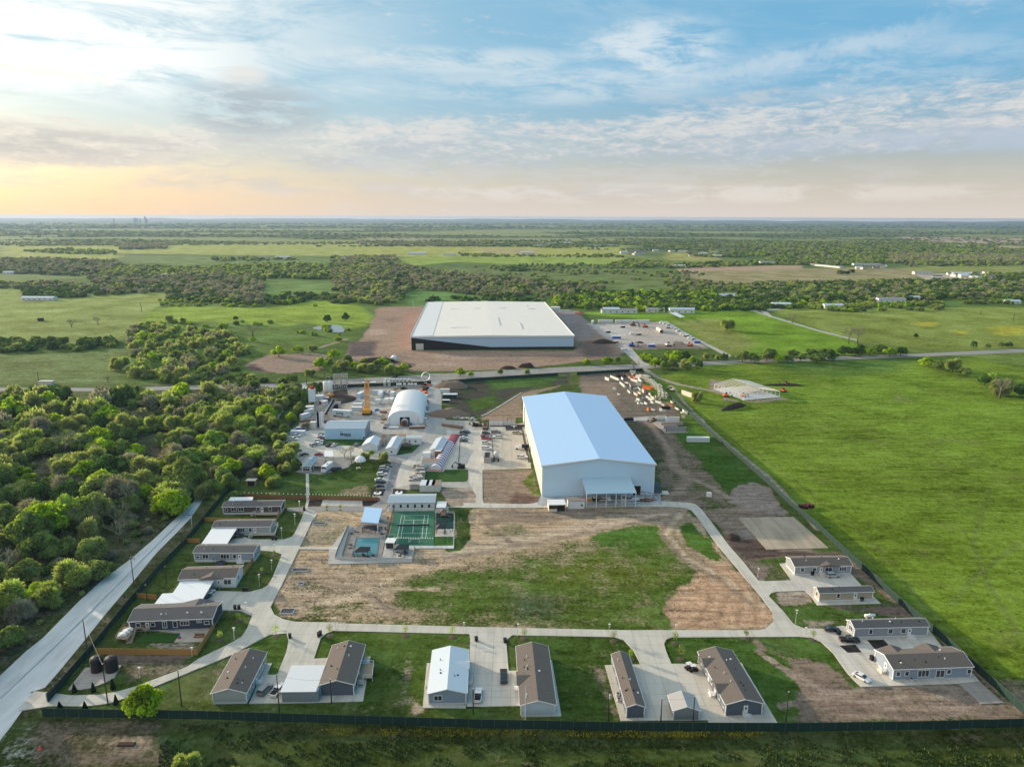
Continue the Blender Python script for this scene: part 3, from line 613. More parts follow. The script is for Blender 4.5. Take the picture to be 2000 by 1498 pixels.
sheet('driveway',K5((-80,90),(200,125),(165,152),(158,180),(172,352),(226,352),(445,284),(505,638),(252,642),(246,572),(-90,580),(-90,470),(-75,300),(-70,150)),CONC2)
sheet('driveway',K5((778,317),(1002,312),(990,285),(960,228),(900,160),(830,138),(1210,138),(1168,153),(1152,182),(1165,230),(1198,308),(1365,310),(1640,303),(1868,683),(1437,682),(1425,662),(880,668)),CONC)
sheet('driveway',K3((1718,215),(1800,240),(1831,265),(1785,325),(1690,530),(1570,780),(1450,1020),(1480,1080),(1560,1120),(1660,1140),(1760,1145),(1760,1240),(1600,1215),(1500,1215),(1350,1290),(1150,1400),(880,1512),(760,1512),(860,1440),(1100,1325),(1215,1260),(1260,1190),(1300,1090),(1205,1050),(1060,1045),(1045,985),(880,985),(960,890),(1050,890),(1280,895),(1380,870),(1430,840),(1465,780),(1530,620),(1540,590),(1480,570),(1350,558),(1345,530),(1080,530),(1180,430),(1300,470),(1560,470),(1620,450),(1645,420),(1690,330),(1725,245)),CONC)
sheet('driveway',KL((1500,680),(1400,752),(1250,818),(1100,873),(950,930),(830,965),(700,988),(500,993),(240,963),(150,1060),(128,1102),(250,1083),(350,1068),(600,1070),(760,1050),(900,1005),(1050,945),(1250,863),(1450,778),(1560,735)),CONC)
sheet('patio',K3((540,1215),(960,1195),(900,1302),(665,1305),(720,1235)),paving('patio_concrete',(.47,.41,.34),0,.1))
sheet('lawn',K3((420,1240),(715,1232),(665,1303),(345,1308)),LAWN)
sheet('concrete_pad',KL((475,955),(595,800),(850,782),(800,870),(735,905),(640,940),(560,955)),paving('tank_pad',(.47,.41,.36),5,.12))
# kept lawns in the yard
sheet('lawn',K1((1160,880),(1305,885),(1315,868),(1495,868),(1495,940),(1480,960),(1155,962)),LAWN)
sheet('lawn',K1((375,630),(692,632),(665,680),(358,676)),LAWN)
sheet('lawn',K1((945,680),(1122,675),(1060,735),(935,755)),LAWN)
sheet('drive',K1((150,885),(360,770),(450,775),(630,790),(560,850),(380,898),(350,905),(240,898)),ASPHL)
# swimming pool court and sports court
sheet('path',K2((330,690),(480,510),(575,512),(740,430),(780,480),(770,640),(1000,640),(980,790),(325,805)),DUSTP)
sheet('patio',K2((490,560),(600,478),(740,420),(785,425),(783,600),(745,757),(435,752)),paving('pool_deck_paving',(.31,.285,.26),1.2,.15))
sheet('patio',K2((790,392),(800,360),(1265,355),(1265,405),(1160,405)),CONC2)
sheet('path',K2((80,672),(420,670),(400,690),(90,688)),CONC)
sheet('path',K2((770,640),(1150,662),(1300,660),(1305,405),(1312,405),(1306,682),(1000,682),(980,780),(745,775)),paving('white_coping',(.62,.60,.57),0,.06))
sheet('patio',K2((750,690),(990,685),(978,775),(745,770)),paving('pale_patio',(.52,.5,.47),2,.1))
sheet('patio',K2((1165,530),(1305,530),(1303,590),(1158,590)),CONC2)
def ribbon(name,px,wid,m):
    g_=[P(x,y)for x,y in px];l,r=[],[]
    for i,p_ in enumerate(g_):
        d=(g_[min(i+1,len(g_)-1)]-g_[max(i-1,0)]).normalized();n=Vector((-d.y,d.x,0))*wid/2;l.append(proj(p_+n));r.append(proj(p_-n))
    return sheet(name,l+r[::-1],m)
ribbon('kerb',K1((1600,447),(1640,432),(1740,375),(1830,318),(1912,268)),.7,paving('white_kerb',(.62,.6,.56),0,.1))
MIDL=[(385,978),(350,1020),(303,1066),(250,1120),(180,1190),(120,1248),(60,1305),(0,1362)]
for dx,w_ in((0,.55),):ribbon('wheel_track',[(x+dx*(y-900)/400,y)for x,y in MIDL],w_,ROADD)
def flecks(name,label,px,n,size,tall,stops,seed):
    pt=pts_in_(px,n,seed);r=np.random.RandomState(seed);k=len(pt);a2=r.rand(k)*6.283;s=size*(.5+r.rand(k));h=tall*(.4+r.rand(k));z=np.zeros(k)
    dx,dy=np.cos(a2)*s,np.sin(a2)*s
    v=np.stack([np.stack([pt[:,0]-dx,pt[:,1]-dy,z],1),np.stack([pt[:,0]+dx,pt[:,1]+dy,z],1),np.stack([pt[:,0]+dx*1.2,pt[:,1]+dy*1.2,h],1),np.stack([pt[:,0]-dx*1.2,pt[:,1]-dy*1.2,h],1)],1).reshape(-1,3)
    me=bpy.data.meshes.new(name);me.from_pydata(v.tolist(),[],[(4*i,4*i+1,4*i+2,4*i+3)for i in range(k)])
    me.materials.append(mat(name,stops,1,.5,.5,world=True));o=bpy.data.objects.new(name,me);COL.objects.link(o);tag(o,label,name.replace('_',' '),None,'stuff')
def pts_in_(px,n,seed):
    pg=np.array([tuple(P(x,y)[:2])for x,y in px]);r=np.random.RandomState(seed);lo,hi=pg.min(0),pg.max(0);out=[];got=0
    while got<n:
        x,y=(r.rand(2,9000)*(hi-lo)[:,None]+lo[:,None]);ins=np.zeros(9000,bool)
        for i in range(len(pg)):
            (x0,y0),(x1,y1)=pg[i-1],pg[i]
            if y0!=y1:ins^=((y0>y)!=(y1>y))&(x<(x1-x0)*(y-y0)/(y1-y0)+x0)
        ins&=fbm(x/5,y/3,seed)>.47
        out.append(np.stack([x[ins],y[ins]],1));got+=ins.sum()
    return np.concatenate(out)[:n]
flecks('yellow_wildflowers','yellow wildflowers growing along the outside of the bottom fence',[(620,1424),(1000,1427),(1490,1430),(1490,1441),(1000,1440),(620,1437)],1300,.09,.4,(.36,.31,.02),5)
flecks('tall_weeds','dark weeds and tall grass outside the bottom fence',[(320,1408),(940,1424),(1560,1431),(2100,1422),(2200,1560),(300,1560)],9000,.16,.45,(.055,.085,.02),6)
flecks('rough_grass','rough grass tufts in the earth plot between the houses and streets',[(590,1020),(700,1100),(900,1090),(1300,1040),(1400,1110),(1300,1226),(620,1212),(545,1180)],2500,.12,.25,(.085,.12,.03),7)
flecks('pasture_weeds','taller weeds scattered in the big pasture',[(1330,760),(1500,715),(2000,700),(2100,1350),(1700,1090),(1560,960)],2500,.25,.25,(.075,.135,.014),8)
# low hills closing the horizon
hv=[];hf_=[];r_=np.linspace(-62,62,500)
for k,t in enumerate(r_):
    a2=math.radians(t);h0=12+60*float(fbm(np.array([t*.35]),np.array([1.0]),61,5)[0])
    for d_,z in((18500,1),(20500,h0*.75),(22500,h0),(25500,1)):hv.append((d_*math.sin(a2),d_*math.cos(a2),min(z,66)))
    if k:
        for i in range(3):hf_.append((4*k-4+i,4*k-3+i,4*k+1+i,4*k+i))
b_=MB();b_.add(hv,hf_);o=b_.build('hills',mat('wooded_hills',(.045,.07,.035),1,.3,.002,world=True),None,True);tag(o,kind='structure')
# ------------------------------------------------------------------ trees
def leafmat(name,stops,trans=.25):
    m=bpy.data.materials.new(name);m.use_nodes=True;nt=m.node_tree;nt.nodes.clear();q=NG(nt)
    oi=q.n('ShaderNodeObjectInfo');r=q.n('ShaderNodeValToRGB');r.color_ramp.interpolation='LINEAR'
    e=r.color_ramp.elements
    while len(e)<len(stops):e.new(.5)
    for i,(p,c_)in enumerate(stops):e[i].position=p;e[i].color=(*c_,1)
    pp_=q.n('ShaderNodeNewGeometry').outputs['Position'];q.put(r.inputs[0],q.m('ADD',q.m('MULTIPLY',oi.outputs['Random'],.45),q.m('MULTIPLY',q.ss(q.noise(pp_,.018,3,.6),.35,.65),.55)))
    v=q.n('ShaderNodeNewGeometry').outputs['Position']
    n=q.noise(v,.22,4,.6);n2=q.noise(v,1.2,3,.7)
    f=q.m('MAXIMUM',.25,q.m('ADD',1.35,q.m('ADD',q.m('MULTIPLY',q.m('SUBTRACT',n,.5),3.6),q.m('MULTIPLY',q.m('SUBTRACT',n2,.5),3.0))))
    c_=q.mix(1.0,r.outputs[0],q.xyz(f,f,f),'MULTIPLY')
    d=q.n('ShaderNodeBsdfDiffuse');q.put(d.inputs[0],c_);t=q.n('ShaderNodeBsdfTranslucent')
    q.put(t.inputs[0],q.mix(1.0,c_,(1.5,1.45,.7),'MULTIPLY'))
    x=q.n('ShaderNodeMixShader');x.inputs[0].default_value=trans
    nt.links.new(d.outputs[0],x.inputs[1]);nt.links.new(t.outputs[0],x.inputs[2])
    nt.links.new(x.outputs[0],q.n('ShaderNodeOutputMaterial').inputs[0]);return m
L_MIX=leafmat('oak_leaves',[(0,(0.087,0.136,0.046)),(.3,(0.114,0.171,0.052)),(.45,(0.138,0.197,0.058)),(.6,(0.168,0.203,0.079)),(.78,(0.161,0.236,0.059)),(.9,(0.202,0.292,0.064)),(1,(0.235,0.333,0.065))],.42)
L_DARK=leafmat('cedar_leaves',[(0,(0.047,0.095,0.030)),(.5,(0.065,0.121,0.032)),(1,(0.095,0.155,0.038))],.2)
L_BRIGHT=leafmat('spring_leaves',[(0,(.17,.26,.022)),(.5,(.23,.33,.024)),(1,(.30,.39,.03))],.45)
L_OLIVE=leafmat('budding_leaves',[(0,(0.209,0.231,0.110)),(.5,(0.220,0.259,0.105)),(1,(0.220,0.297,0.083))],.45)
TWIG=leafmat('bare_twigs',[(0,(0.179,0.173,0.137)),(.5,(0.221,0.215,0.168)),(1,(0.252,0.242,0.189))],.25)
BARK=mat('bark',(.13,.10,.075),.95,.3,1.5)
def crown_mesh(name,seed,mt,n=2600,lobes=16,leaf=.5,flat=.72,spread=.62,low=.16):
    """crown of unit radius about 6 m; leaf clumps over the skins of many lobes"""
    r=np.random.RandomState(seed);R=6.0
    Ls=[]
    for i in range(lobes):
        a=r.rand()*6.283;rr=math.sqrt(r.rand())*spread*R;z=R*flat*(1.05-.55*(rr/R)**2*2)*(.55+.45*r.rand())
        lr=R*(.13+.30*r.rand()**1.4);Ls.append((rr*math.cos(a),rr*math.sin(a),z,lr))
    for i in range(lobes//2):
        a=6.283*i/(lobes//2)+r.rand()*.5;rr=R*(.58+.14*r.rand());Ls.append((rr*math.cos(a),rr*math.sin(a),R*flat*(.25+.35*r.rand()),R*(.12+.20*r.rand())))
    w=np.array([l[3]**2 for l in Ls]);w/=w.sum();L=np.array(Ls)
    k=r.choice(len(Ls),n,p=w)
    d=r.normal(size=(n,3));d[:,2]+=.35;d/=np.linalg.norm(d,axis=1)[:,None]
    rad=L[k,3]*(.74+.34*r.rand(n)**.7)
    c=L[k,:3]+d*rad[:,None]*np.array([1,1,.85])
    c[:,2]=np.maximum(c[:,2],R*low*r.rand(n)*1.5+.3)
    nrm=d+r.normal(size=(n,3))*.55;nrm/=np.linalg.norm(nrm,axis=1)[:,None]
    t1=np.cross(nrm,r.normal(size=(n,3)));t1/=np.linalg.norm(t1,axis=1)[:,None];t2=np.cross(nrm,t1)
    s=(leaf*(.55+.8*r.rand(n)))[:,None]
    v=np.stack([c-t1*s-t2*s*.6,c+t1*s*.3-t2*s,c+t1*s+t2*s*.5,c-t1*s*.2+t2*s],1).reshape(-1,3)
    me=bpy.data.meshes.new(name);me.vertices.add(4*n);me.vertices.foreach_set('co',v.ravel())
    me.loops.add(4*n);me.polygons.add(n);me.loops.foreach_set('vertex_index',np.arange(4*n,dtype=np.int32))
    me.polygons.foreach_set('loop_start',np.arange(0,4*n,4,dtype=np.int32));me.update(calc_edges=True)
    me.materials.append(mt);return me
def trunk_mesh(name,seed,r0=.32,h=4.6,limbs=6):
    r=random.Random(seed);b=MB()
    lean=(r.uniform(-.5,.5),r.uniform(-.5,.5))
    b.tube((0,0,-.3),(lean[0]*.4,lean[1]*.4,h*.45),r0,r0*.75,7);top=(lean[0],lean[1],h*.75)
    b.tube((lean[0]*.4,lean[1]*.4,h*.45),top,r0*.75,r0*.5,7)
    for i in range(limbs):
        a=6.283*i/limbs+r.uniform(-.4,.4);q0=h*r.uniform(.4,.7)
        p0=(lean[0]*.5,lean[1]*.5,q0);p1=(math.cos(a)*r.uniform(1.8,3.2),math.sin(a)*r.uniform(1.8,3.2),h*r.uniform(.85,1.15))
        b.tube(p0,p1,r0*.38,r0*.2,5);b.tube(p1,(p1[0]*1.5,p1[1]*1.5,p1[2]+h*.22),r0*.2,r0*.06,4)
    return b.mesh(name,BARK,True)
def bare_meshes(seed,twigs=3):
    """a leafless tree about 12 m wide: trunk mesh and branch mesh"""
    r=random.Random(seed);T,B=MB(),MB()
    T.tube((0,0,-.3),(.2,.1,2.4),.42,.32,7)
    def grow(p,d,L,rad,lv):
        q=p+d*L;B.tube(p,q,rad,rad*.62,4 if lv<2 else 3,False)
        if lv>=5:return
        for i in range(3 if lv<4 else twigs):
            ax=Vector((r.gauss(0,1),r.gauss(0,1),r.gauss(0,.8)))
            nd=(d+ax.normalized()*r.uniform(.45,.85)+Vector((0,0,.12))).normalized()
            grow(p+d*L*r.uniform(.6,1.0),nd,L*r.uniform(.62,.82),max(rad*.55,.022),lv+1)
    for i in range(5):
        a=6.283*i/5+r.uniform(-.4,.4);grow(Vector((.2,.1,2.2)),Vector((math.cos(a)*.8,math.sin(a)*.8,r.uniform(.7,1.3))).normalized(),2.6,.20,1)
    return T.mesh('trunk',BARK,True),B.mesh('branches',TWIG)
def hazy_crown(name,seed,mt,n=1500,lf=.11):
    """thin see-through crown of a tree in bud: long slivers radiating outwards"""
    r=np.random.RandomState(seed);R=6.0
    K=15;A_=r.rand(K)*6.283;q0=np.sqrt(r.rand(K))*R*.62;LR=R*(.16+.26*r.rand(K));LZ=R*(.45+.5*r.rand(K)-.35*(q0/R));k=r.choice(K,n,p=LR**2/(LR**2).sum())
    d=r.normal(size=(n,3));d[:,2]+=.25;d/=np.linalg.norm(d,axis=1)[:,None]
    c=np.stack([q0*np.cos(A_),q0*np.sin(A_),LZ],1)[k]+d*(LR[k]*(.35+.75*r.rand(n)**.6))[:,None];c[:,2]=np.maximum(c[:,2],.6+r.rand(n)*1.5)
    t1=d+r.normal(size=(n,3))*.45;t1/=np.linalg.norm(t1,axis=1)[:,None]
    t2=np.cross(t1,r.normal(size=(n,3)));t2/=np.linalg.norm(t2,axis=1)[:,None]
    ln=(.55+.6*r.rand(n))[:,None];w=lf*(.6+.9*r.rand(n))[:,None]
    v=np.stack([c-t1*ln-t2*w,c-t1*ln+t2*w,c+t1*ln+t2*w*.5,c+t1*ln-t2*w*.5],1).reshape(-1,3)
    me=bpy.data.meshes.new(name);me.vertices.add(4*n);me.vertices.foreach_set('co',v.ravel())
    me.loops.add(4*n);me.polygons.add(n);me.loops.foreach_set('vertex_index',np.arange(4*n,dtype=np.int32))
    me.polygons.foreach_set('loop_start',np.arange(0,4*n,4,dtype=np.int32));me.update(calc_edges=True)
    me.materials.append(mt);return me
NEAR=[crown_mesh('crown',10+i,L_MIX,4200,[12,20,26,9,16][i],.30,[.66,.95,.75,.60,.85][i],[.66,.5,.7,.6,.62][i])for i in range(5)]
DARKT=[crown_mesh('crown',40+i,L_DARK,3000,14,.36,.85,.5)for i in range(3)]
BRIGHT=[crown_mesh('crown',60+i,L_BRIGHT,3000,16,.34,.74)for i in range(3)]
GREYT=[hazy_crown('crown',90+i,TWIG,4200,.085)for i in range(3)]
OLIVE=[hazy_crown('crown',80+i,L_OLIVE,5200,.13)for i in range(3)]
TRK=[trunk_mesh('trunk',5+i)for i in range(4)]
BARE=[bare_meshes(70+i)for i in range(3)]
LOW_MIX=[crown_mesh('far_crown',110+i,L_MIX,520,12,.80,.72)for i in range(5)]
LOW_DARK=[crown_mesh('far_crown',120+i,L_DARK,380,10,.95,.85)for i in range(3)]
LOW_BRIGHT=[crown_mesh('far_crown',130+i,L_BRIGHT,380,10,.95,.72)for i in range(2)]
LOW_BARE=[hazy_crown('far_crown',140+i,TWIG,420,.36)for i in range(3)]
LOW_OLIVE=[hazy_crown('far_crown',150+i,L_OLIVE,500,.38)for i in range(2)]
def pts_in(px,dens,seed,mx=100000):
    """random ground points inside an outline at dens trees per hectare"""
    pg=np.array([tuple(P(x,y)[:2])for x,y in px]);r=np.random.RandomState(seed)
    a=.5*abs(np.dot(pg[:,0],np.roll(pg[:,1],1))-np.dot(pg[:,1],np.roll(pg[:,0],1)))
    n=min(mx,int(a/1e4*dens));lo,hi=pg.min(0),pg.max(0);out=[];got=0
    while got<n:
        x,y=(r.rand(2,6000)*(hi-lo)[:,None]+lo[:,None]);ins=np.zeros(6000,bool)
        for i in range(len(pg)):
            (x0,y0),(x1,y1)=pg[i-1],pg[i]
            if y0!=y1:ins^=((y0>y)!=(y1>y))&(x<(x1-x0)*(y-y0)/(y1-y0)+x0)
        out.append(np.stack([x[ins],y[ins]],1));got+=ins.sum()
    return np.concatenate(out)[:n]if out else np.zeros((0,2))
KINDS=dict(mix=('broadleaf_tree',NEAR),dark=('cedar_tree',DARKT),bright=('spring_green_tree',BRIGHT),olive=('budding_tree',OLIVE),grey=('budding_tree',GREYT))
LOOK=dict(mix='rounded broadleaf tree',dark='dark green cedar',bright='bright yellow-green tree',olive='brownish budding tree',bare='leafless grey tree',grey='grey-brown tree')
def tree(kind,base,wid_m,h_m,label,group=None,seed=None,xy=None):
    s=rnd.randrange(10**6)if seed is None else seed
    x,y=xy if xy is not None else P(*base)[:2]
    if kind=='bare':
        r=root('bare_tree',(x,y,0),s%628/100,label,'tree',group);t,b=BARE[s%3];sx,sz=wid_m/11.0,h_m/9.6
        link('trunk',t,r,sc=(sx,sx,sz));link('branches',b,r,sc=(sx,sx,sz));return r
    nm,ms=KINDS[kind];r=root(nm,(x,y,0),s%628/100,label,'tree',group)
    sx,sz=wid_m/12.0,h_m/7.6
    lift=.9 if kind not in('olive','grey')else .2
    sy=sx*(.82+.36*((s//7)%10)/9);link('trunk',TRK[s%4],r,sc=(sx,sy,sz));c_=link('crown',ms[(s//3)%len(ms)],r,sc=(sx,sy,sz*.88));c_.location=(0,0,lift*sz)
    return r
def treepx(kind,bx,by,wpx,hpx,label,group=None,seed=None):
    g_=P(bx,by);dz=(CRT@(g_-Vector((0,0,CAMH)))).z
    w=wpx*-dz/FPX;return tree(kind,(bx,by),w,hgt((bx,by),by-hpx),label,group,seed)
# lone trees and small groups one can point at
treepx('bare',140,640,24,20,'leafless grey tree in the pale pasture, nearer the hay bale')
treepx('bare',192,635,21,20,'leafless grey tree in the pale pasture between hay bale and thicket')
treepx('bare',494,657,36,30,'wide leafless tree in the green pasture left of the pond')
treepx('olive',234,723,42,32,'round brown budding tree at the edge of the lower pasture',seed=4)
treepx('bare',211,748,18,16,'small leafless tree beside the pale county road')
treepx('olive',332,630,18,18,'tall brown tree at the top of the big thicket')
treepx('bright',434,648,24,22,'round green tree alone above the big thicket',seed=9)
treepx('dark',461,626,12,10,'small dark round tree alone in the bright pasture')
treepx('bright',545,698,34,28,'broad bright green tree above the bare earth patch',seed=3)
treepx('bright',583,690,24,20,'bright green tree right of the broad one above the bare earth patch',seed=7)
treepx('bright',494,668,16,13,'yellow-green bush under the wide leafless tree')
treepx('olive',612,688,20,16,'pale budding tree left of the track below the pond')
treepx('dark',640,630,20,18,'dark tree on the bank above the pond, left one',seed=2)
treepx('dark',675,628,18,20,'dark tree on the bank above the pond, right one',seed=5)
treepx('bright',662,656,9,8,'yellow-green bush on the near bank of the pond')
treepx('bright',590,652,14,10,'yellow-green bush left of the pond')
treepx('bright',615,600,10,8,'small yellow-green bush in the far bright pasture')
treepx('olive',1419,646,31,26,'budding spreading tree in the bright field right of the gravel yard',seed=1)
treepx('bare',1419,646,31,26,'leafless spreading tree in the bright field right of the gravel yard',seed=1)
treepx('bare',1547,631,22,24,'leafless tree beside the diagonal farm lane')
treepx('bare',1657,671,30,40,'left one of two tall leafless trees by the diagonal lane',seed=1)
treepx('bare',1674,671,34,40,'right one of two tall leafless trees by the diagonal lane',seed=2)
treepx('dark',1789,660,12,10,'dark round bush alone in the yellow-flowered field')
treepx('dark',1901,681,15,18,'tall dark tree by the right-hand stretch of the county road')
treepx('mix',1929,680,14,11,'green bush between the two dark trees by the right-hand road')
treepx('mix',1955,679,14,12,'pale green bush by the right-hand road')
treepx('dark',1969,679,16,13,'dark bush by the right-hand stretch of the county road')
for i,(x,y,w,h,k)in enumerate([(1812,716,34,22,'bright'),(1836,722,30,22,'mix'),(1862,726,36,28,'olive'),(1880,734,32,22,'mix')]):
    treepx(k,x,y,w,h,'%s in the four-tree clump at the pasture corner, %s'%(LOOK[k],['first from the left','second from the left','third from the left','right-hand end'][i]))
treepx('dark',1922,752,30,24,'dark tree left of the big leafless one at the right edge')
treepx('bare',1952,778,52,48,'big leafless tree with pale trunk at the right edge',seed=3)
treepx('olive',1955,772,50,38,'brown budding tree behind the big leafless one at the right edge',seed=3)
treepx('dark',1995,776,36,32,'dark green tree right of the big leafless one at the right edge')
treepx('mix',1938,745,34,22,'green tree behind the leafless one at the right edge')
# trees along the county road beyond the compound
for i,(x,y,w,h,k)in enumerate([(899,735,25,22,'bright'),(920,735,14,12,'bright'),(977,732,15,12,'mix'),(1029,730,14,11,'olive'),(1145,712,22,14,'bright'),(1186,711,24,18,'bright'),(1206,708,14,15,'mix'),(1238,722,28,20,'bare')]):
    treepx(k,x,y,w,h,['round green tree by the road in front of the black and white warehouse','small green tree right of the round one by the road','sapling by the road above the dark fenced field','brown bush by the road above the dark fenced field','low green bush by the road left of two taller ones','bright green tree by the road above the entrance drive','thin green tree by the road above the entrance drive','leafless tree over the corner of the green fence by the road'][i])
rowA=[(668,722,30,22,'olive'),(680,715,26,26,'mix'),(694,722,26,22,'bright'),(706,726,24,18,'olive'),(720,728,28,22,'olive'),(736,724,26,24,'mix'),(748,718,30,26,'bright'),(762,730,26,22,'olive'),(776,732,26,20,'mix'),(788,726,26,22,'bright'),(798,722,16,12,'mix'),(657,735,26,22,'mix'),(642,715,22,18,'olive'),(570,748,26,26,'mix'),(605,735,22,16,'olive'),(625,722,34,30,'bright'),(652,700,24,22,'bright'),(712,708,14,12,'bright')]
ORD=['first','second','third','fourth','fifth','sixth','seventh','eighth','ninth','tenth','eleventh','twelfth','thirteenth','fourteenth','fifteenth','sixteenth','seventeenth','eighteenth','nineteenth','twentieth','twenty-first','twenty-second','twenty-third','twenty-fourth','twenty-fifth','twenty-sixth','twenty-seventh','twenty-eighth','twenty-ninth','thirtieth']
ORD+=['%dth'%n for n in range(31,99)]
rowA.sort()
for i,(x,y,w,h,k)in enumerate(rowA):
    treepx(k,x,y,w,h,'%s left of the warehouse, %s from the left'%(LOOK[k],ORD[i]),'trees along the road left of the warehouse')
rowB=[(1258,704,22,20,'bright'),(1270,706,22,18,'bright'),(1280,718,28,24,'bright'),(1292,712,30,24,'mix'),(1298,724,24,22,'mix'),(1306,700,22,20,'bright'),(1314,722,28,26,'mix'),(1322,706,30,26,'bright'),(1336,706,26,24,'dark'),(1340,722,28,22,'olive'),(1354,712,24,20,'bright'),(1364,720,22,20,'dark'),(1378,704,20,16,'olive'),(1392,700,14,12,'mix'),(1400,703,14,12,'olive'),(1415,704,17,16,'dark')]
for i,(x,y,w,h,k)in enumerate(rowB):
    treepx(k,x,y,w,h,'%s in the belt below the gravel yard, %s from the left'%(LOOK[k],ORD[i]),'trees in the belt below the gravel yard')
rowC=[]
for i in range(22):
    t=i/21;x=1450+t*305+rnd.uniform(-5,5);y=712-t*16+rnd.uniform(-9,4);w=rnd.uniform(24,36)
    rowC.append((x,y,w,w*.72,rnd.choice(['mix','bright','dark','mix','bright','mix']if t<.5 else['dark','mix','dark','bright'])))
rowC.sort()
for i,(x,y,w,h,k)in enumerate(rowC):
    treepx(k,x,y,w,h,'%s in the long roadside hedge, %s from the left'%(LOOK[k],ORD[i]),'hedge trees at the top of the big pasture')
# courtyard and forecourt trees
for a in[('bare',673,894,20,24,'dark leafless tree on the strip beside the staff car park, left one'),('bare',685,893,22,27,'leafless tree on the strip beside the staff car park, right one'),
          ('bare',687,908,26,22,'leafless tree on the lawn edge beside the motorhome park'),('olive',714,898,22,16,'pale budding tree beside the grey umbrella-shaped canopy'),
          ('bright',726,889,13,12,'small bright green tree in front of the pitched hut'),('olive',749,902,26,24,'budding tree with dark trunk at the corner of the lawn'),
          ('bright',454,926,46,40,'leaning bright green tree at the bend of the gravel road'),('bright',522,938,40,42,'bright green tree standing on the lawn left of the grey bungalow'),
          ('mix',579,916,26,26,'green tree beside the porch of the small bungalow'),('olive',500,905,60,36,'wide budding tree over the gravel road'),('olive',560,905,46,32,'budding tree above the bungalow lawn'),
          ('olive',572,890,34,30,'tall budding tree at the corner of the staff car park'),('mix',500,880,44,26,'green tree above the gravel road bend'),('olive',536,950,38,24,'grey budding tree over the lawn below the bright green one'),
          ('olive',548,868,30,26,'budding tree left of the parked pickups'),('mix',556,848,26,26,'green tree beside the fence near the white trailers'),('bright',570,825,26,26,'bright green tree by the fence near the containers'),
          ('mix',588,808,28,30,'dark green tree beside the tall cement silo'),('dark',602,792,26,34,'dark tree behind the tall cement silo'),('dark',625,770,24,26,'dark tree between the cement silos'),
          ('mix',592,775,24,24,'green tree on the road verge behind the silo'),('olive',535,835,30,26,'grey budding tree on the gravel road verge'),('mix',610,760,22,20,'green tree by the road behind the silos'),
          ('bright',282,1398,88,74,'bright yellow-green tree inside the corner of the green fence'),('olive',366,1520,62,58,'pale budding treetop at the bottom edge left of centre'),('olive',462,1528,26,36,'small pale treetop at the bottom edge'),
          ('olive',400,975,44,36,'flowering grey-green tree at the wood end of the gravel road'),('mix',420,968,52,46,'dark green tree on the right where the gravel road enters the wood'),('mix',440,945,46,44,'green tree at the road bend by the first house')]:
    treepx(*a)
EX=[(432,938,44,34,'grey'),(450,955,40,34,'mix'),(468,900,44,34,'olive'),(478,918,36,28,'grey'),(488,868,40,30,'mix'),(505,858,38,30,'olive'),(515,895,40,26,'grey'),(525,862,30,26,'mix'),(540,905,44,28,'grey'),(522,915,36,26,'grey'),(556,925,34,26,'olive'),(540,815,32,28,'mix'),(552,800,34,26,'olive'),(572,790,30,28,'mix'),(578,770,34,26,'mix'),(560,775,32,26,'dark'),(596,840,20,18,'grey'),(545,885,34,26,'olive'),(500,935,36,22,'grey'),(460,975,30,22,'mix')]
for i,(x,y,w,h,k)in enumerate(sorted(EX)):treepx(k,x,y,w,h,'%s crowding the upper gravel road, %s from the left'%(LOOK[k],ORD[i]),'trees crowding the upper gravel road')
# the wood left of the gravel road
ZW=[(-90,772),(230,775),(420,775),(585,758),(560,795),(520,840),(480,875),(430,925),(385,960),(365,975),(345,1000),(295,1045),(248,1088),(160,1165),(86,1232),(0,1296),(-150,1420)]
zp=pts_in(ZW,230,21)
rs=np.random.RandomState(3);keep=[]
def inpoly(pt,px):
    x,y=pt;ins=False
    for i in range(len(px)):
        (x0,y0),(x1,y1)=px[i-1],px[i]
        if(y0>y)!=(y1>y)and x<(x1-x0)*(y-y0)/(y1-y0)+x0:ins=not ins
    return ins
CLEAR=[KH((450,240),(640,230),(600,320),(470,360)),KH((560,930),(620,930),(600,1100),(330,1080),(300,1010),(450,1000)),KH((850,500),(1150,500),(1100,560),(900,590)),KH((0,200),(700,200),(690,235),(0,215)),KH((700,330),(1000,330),(960,360),(760,370)),KH((800,560),(1000,540),(1080,600),(880,620)),KH((180,480),(330,470),(340,520),(200,530))]
for x,y in zp:
    if all((x-a)**2+(y-b)**2>(6.6 if y<420 else 7.2)**2 for a,b,*_ in keep):
        pp=proj((x,y,0))
        if any(inpoly(pp,c_)for c_ in CLEAR):continue
        keep.append((x,y,pp))
keep.sort(key=lambda k:math.hypot(k[0],k[1]))
stuffpts=[]
LOOKP={'mix':'rounded green tree','bright':'bright yellow-green tree','olive':'olive half-bare tree','grey':'grey-brown leafless tree','bare':'open leafless tree','dark':'dark green tree'}
wood=[]
for i,(x,y,pp)in enumerate(keep):
    n_=float(fbm(np.array([x/45.0]),np.array([y/45.0]),31)[0]);u=rs.rand()
    bk=.22 if y>330 else 0.0;k='mix' if u<.52-bk else('olive' if u<.66-bk*.3+(.08 if n_>.5 else-.08)else('grey' if u<.71 else('bare' if u<.75 else('bright' if u<.95 else 'dark'))))
    w=(9.5+10*rs.rand()**1.4)*(1.05 if y<330 else .95);h=w*rs.uniform(.55,.95)
    if i<215:
        wood.append((k,w,h,x,y,pp))
    else:stuffpts.append((x,y,w/12.0,{'mix':0,'olive':13,'grey':10,'bare':11,'bright':8,'dark':5}[k]+rs.randint(2),h/w/.66))
rows_={}
for e_ in wood:rows_.setdefault(int((e_[5][1]-900)//28),[]).append(e_)
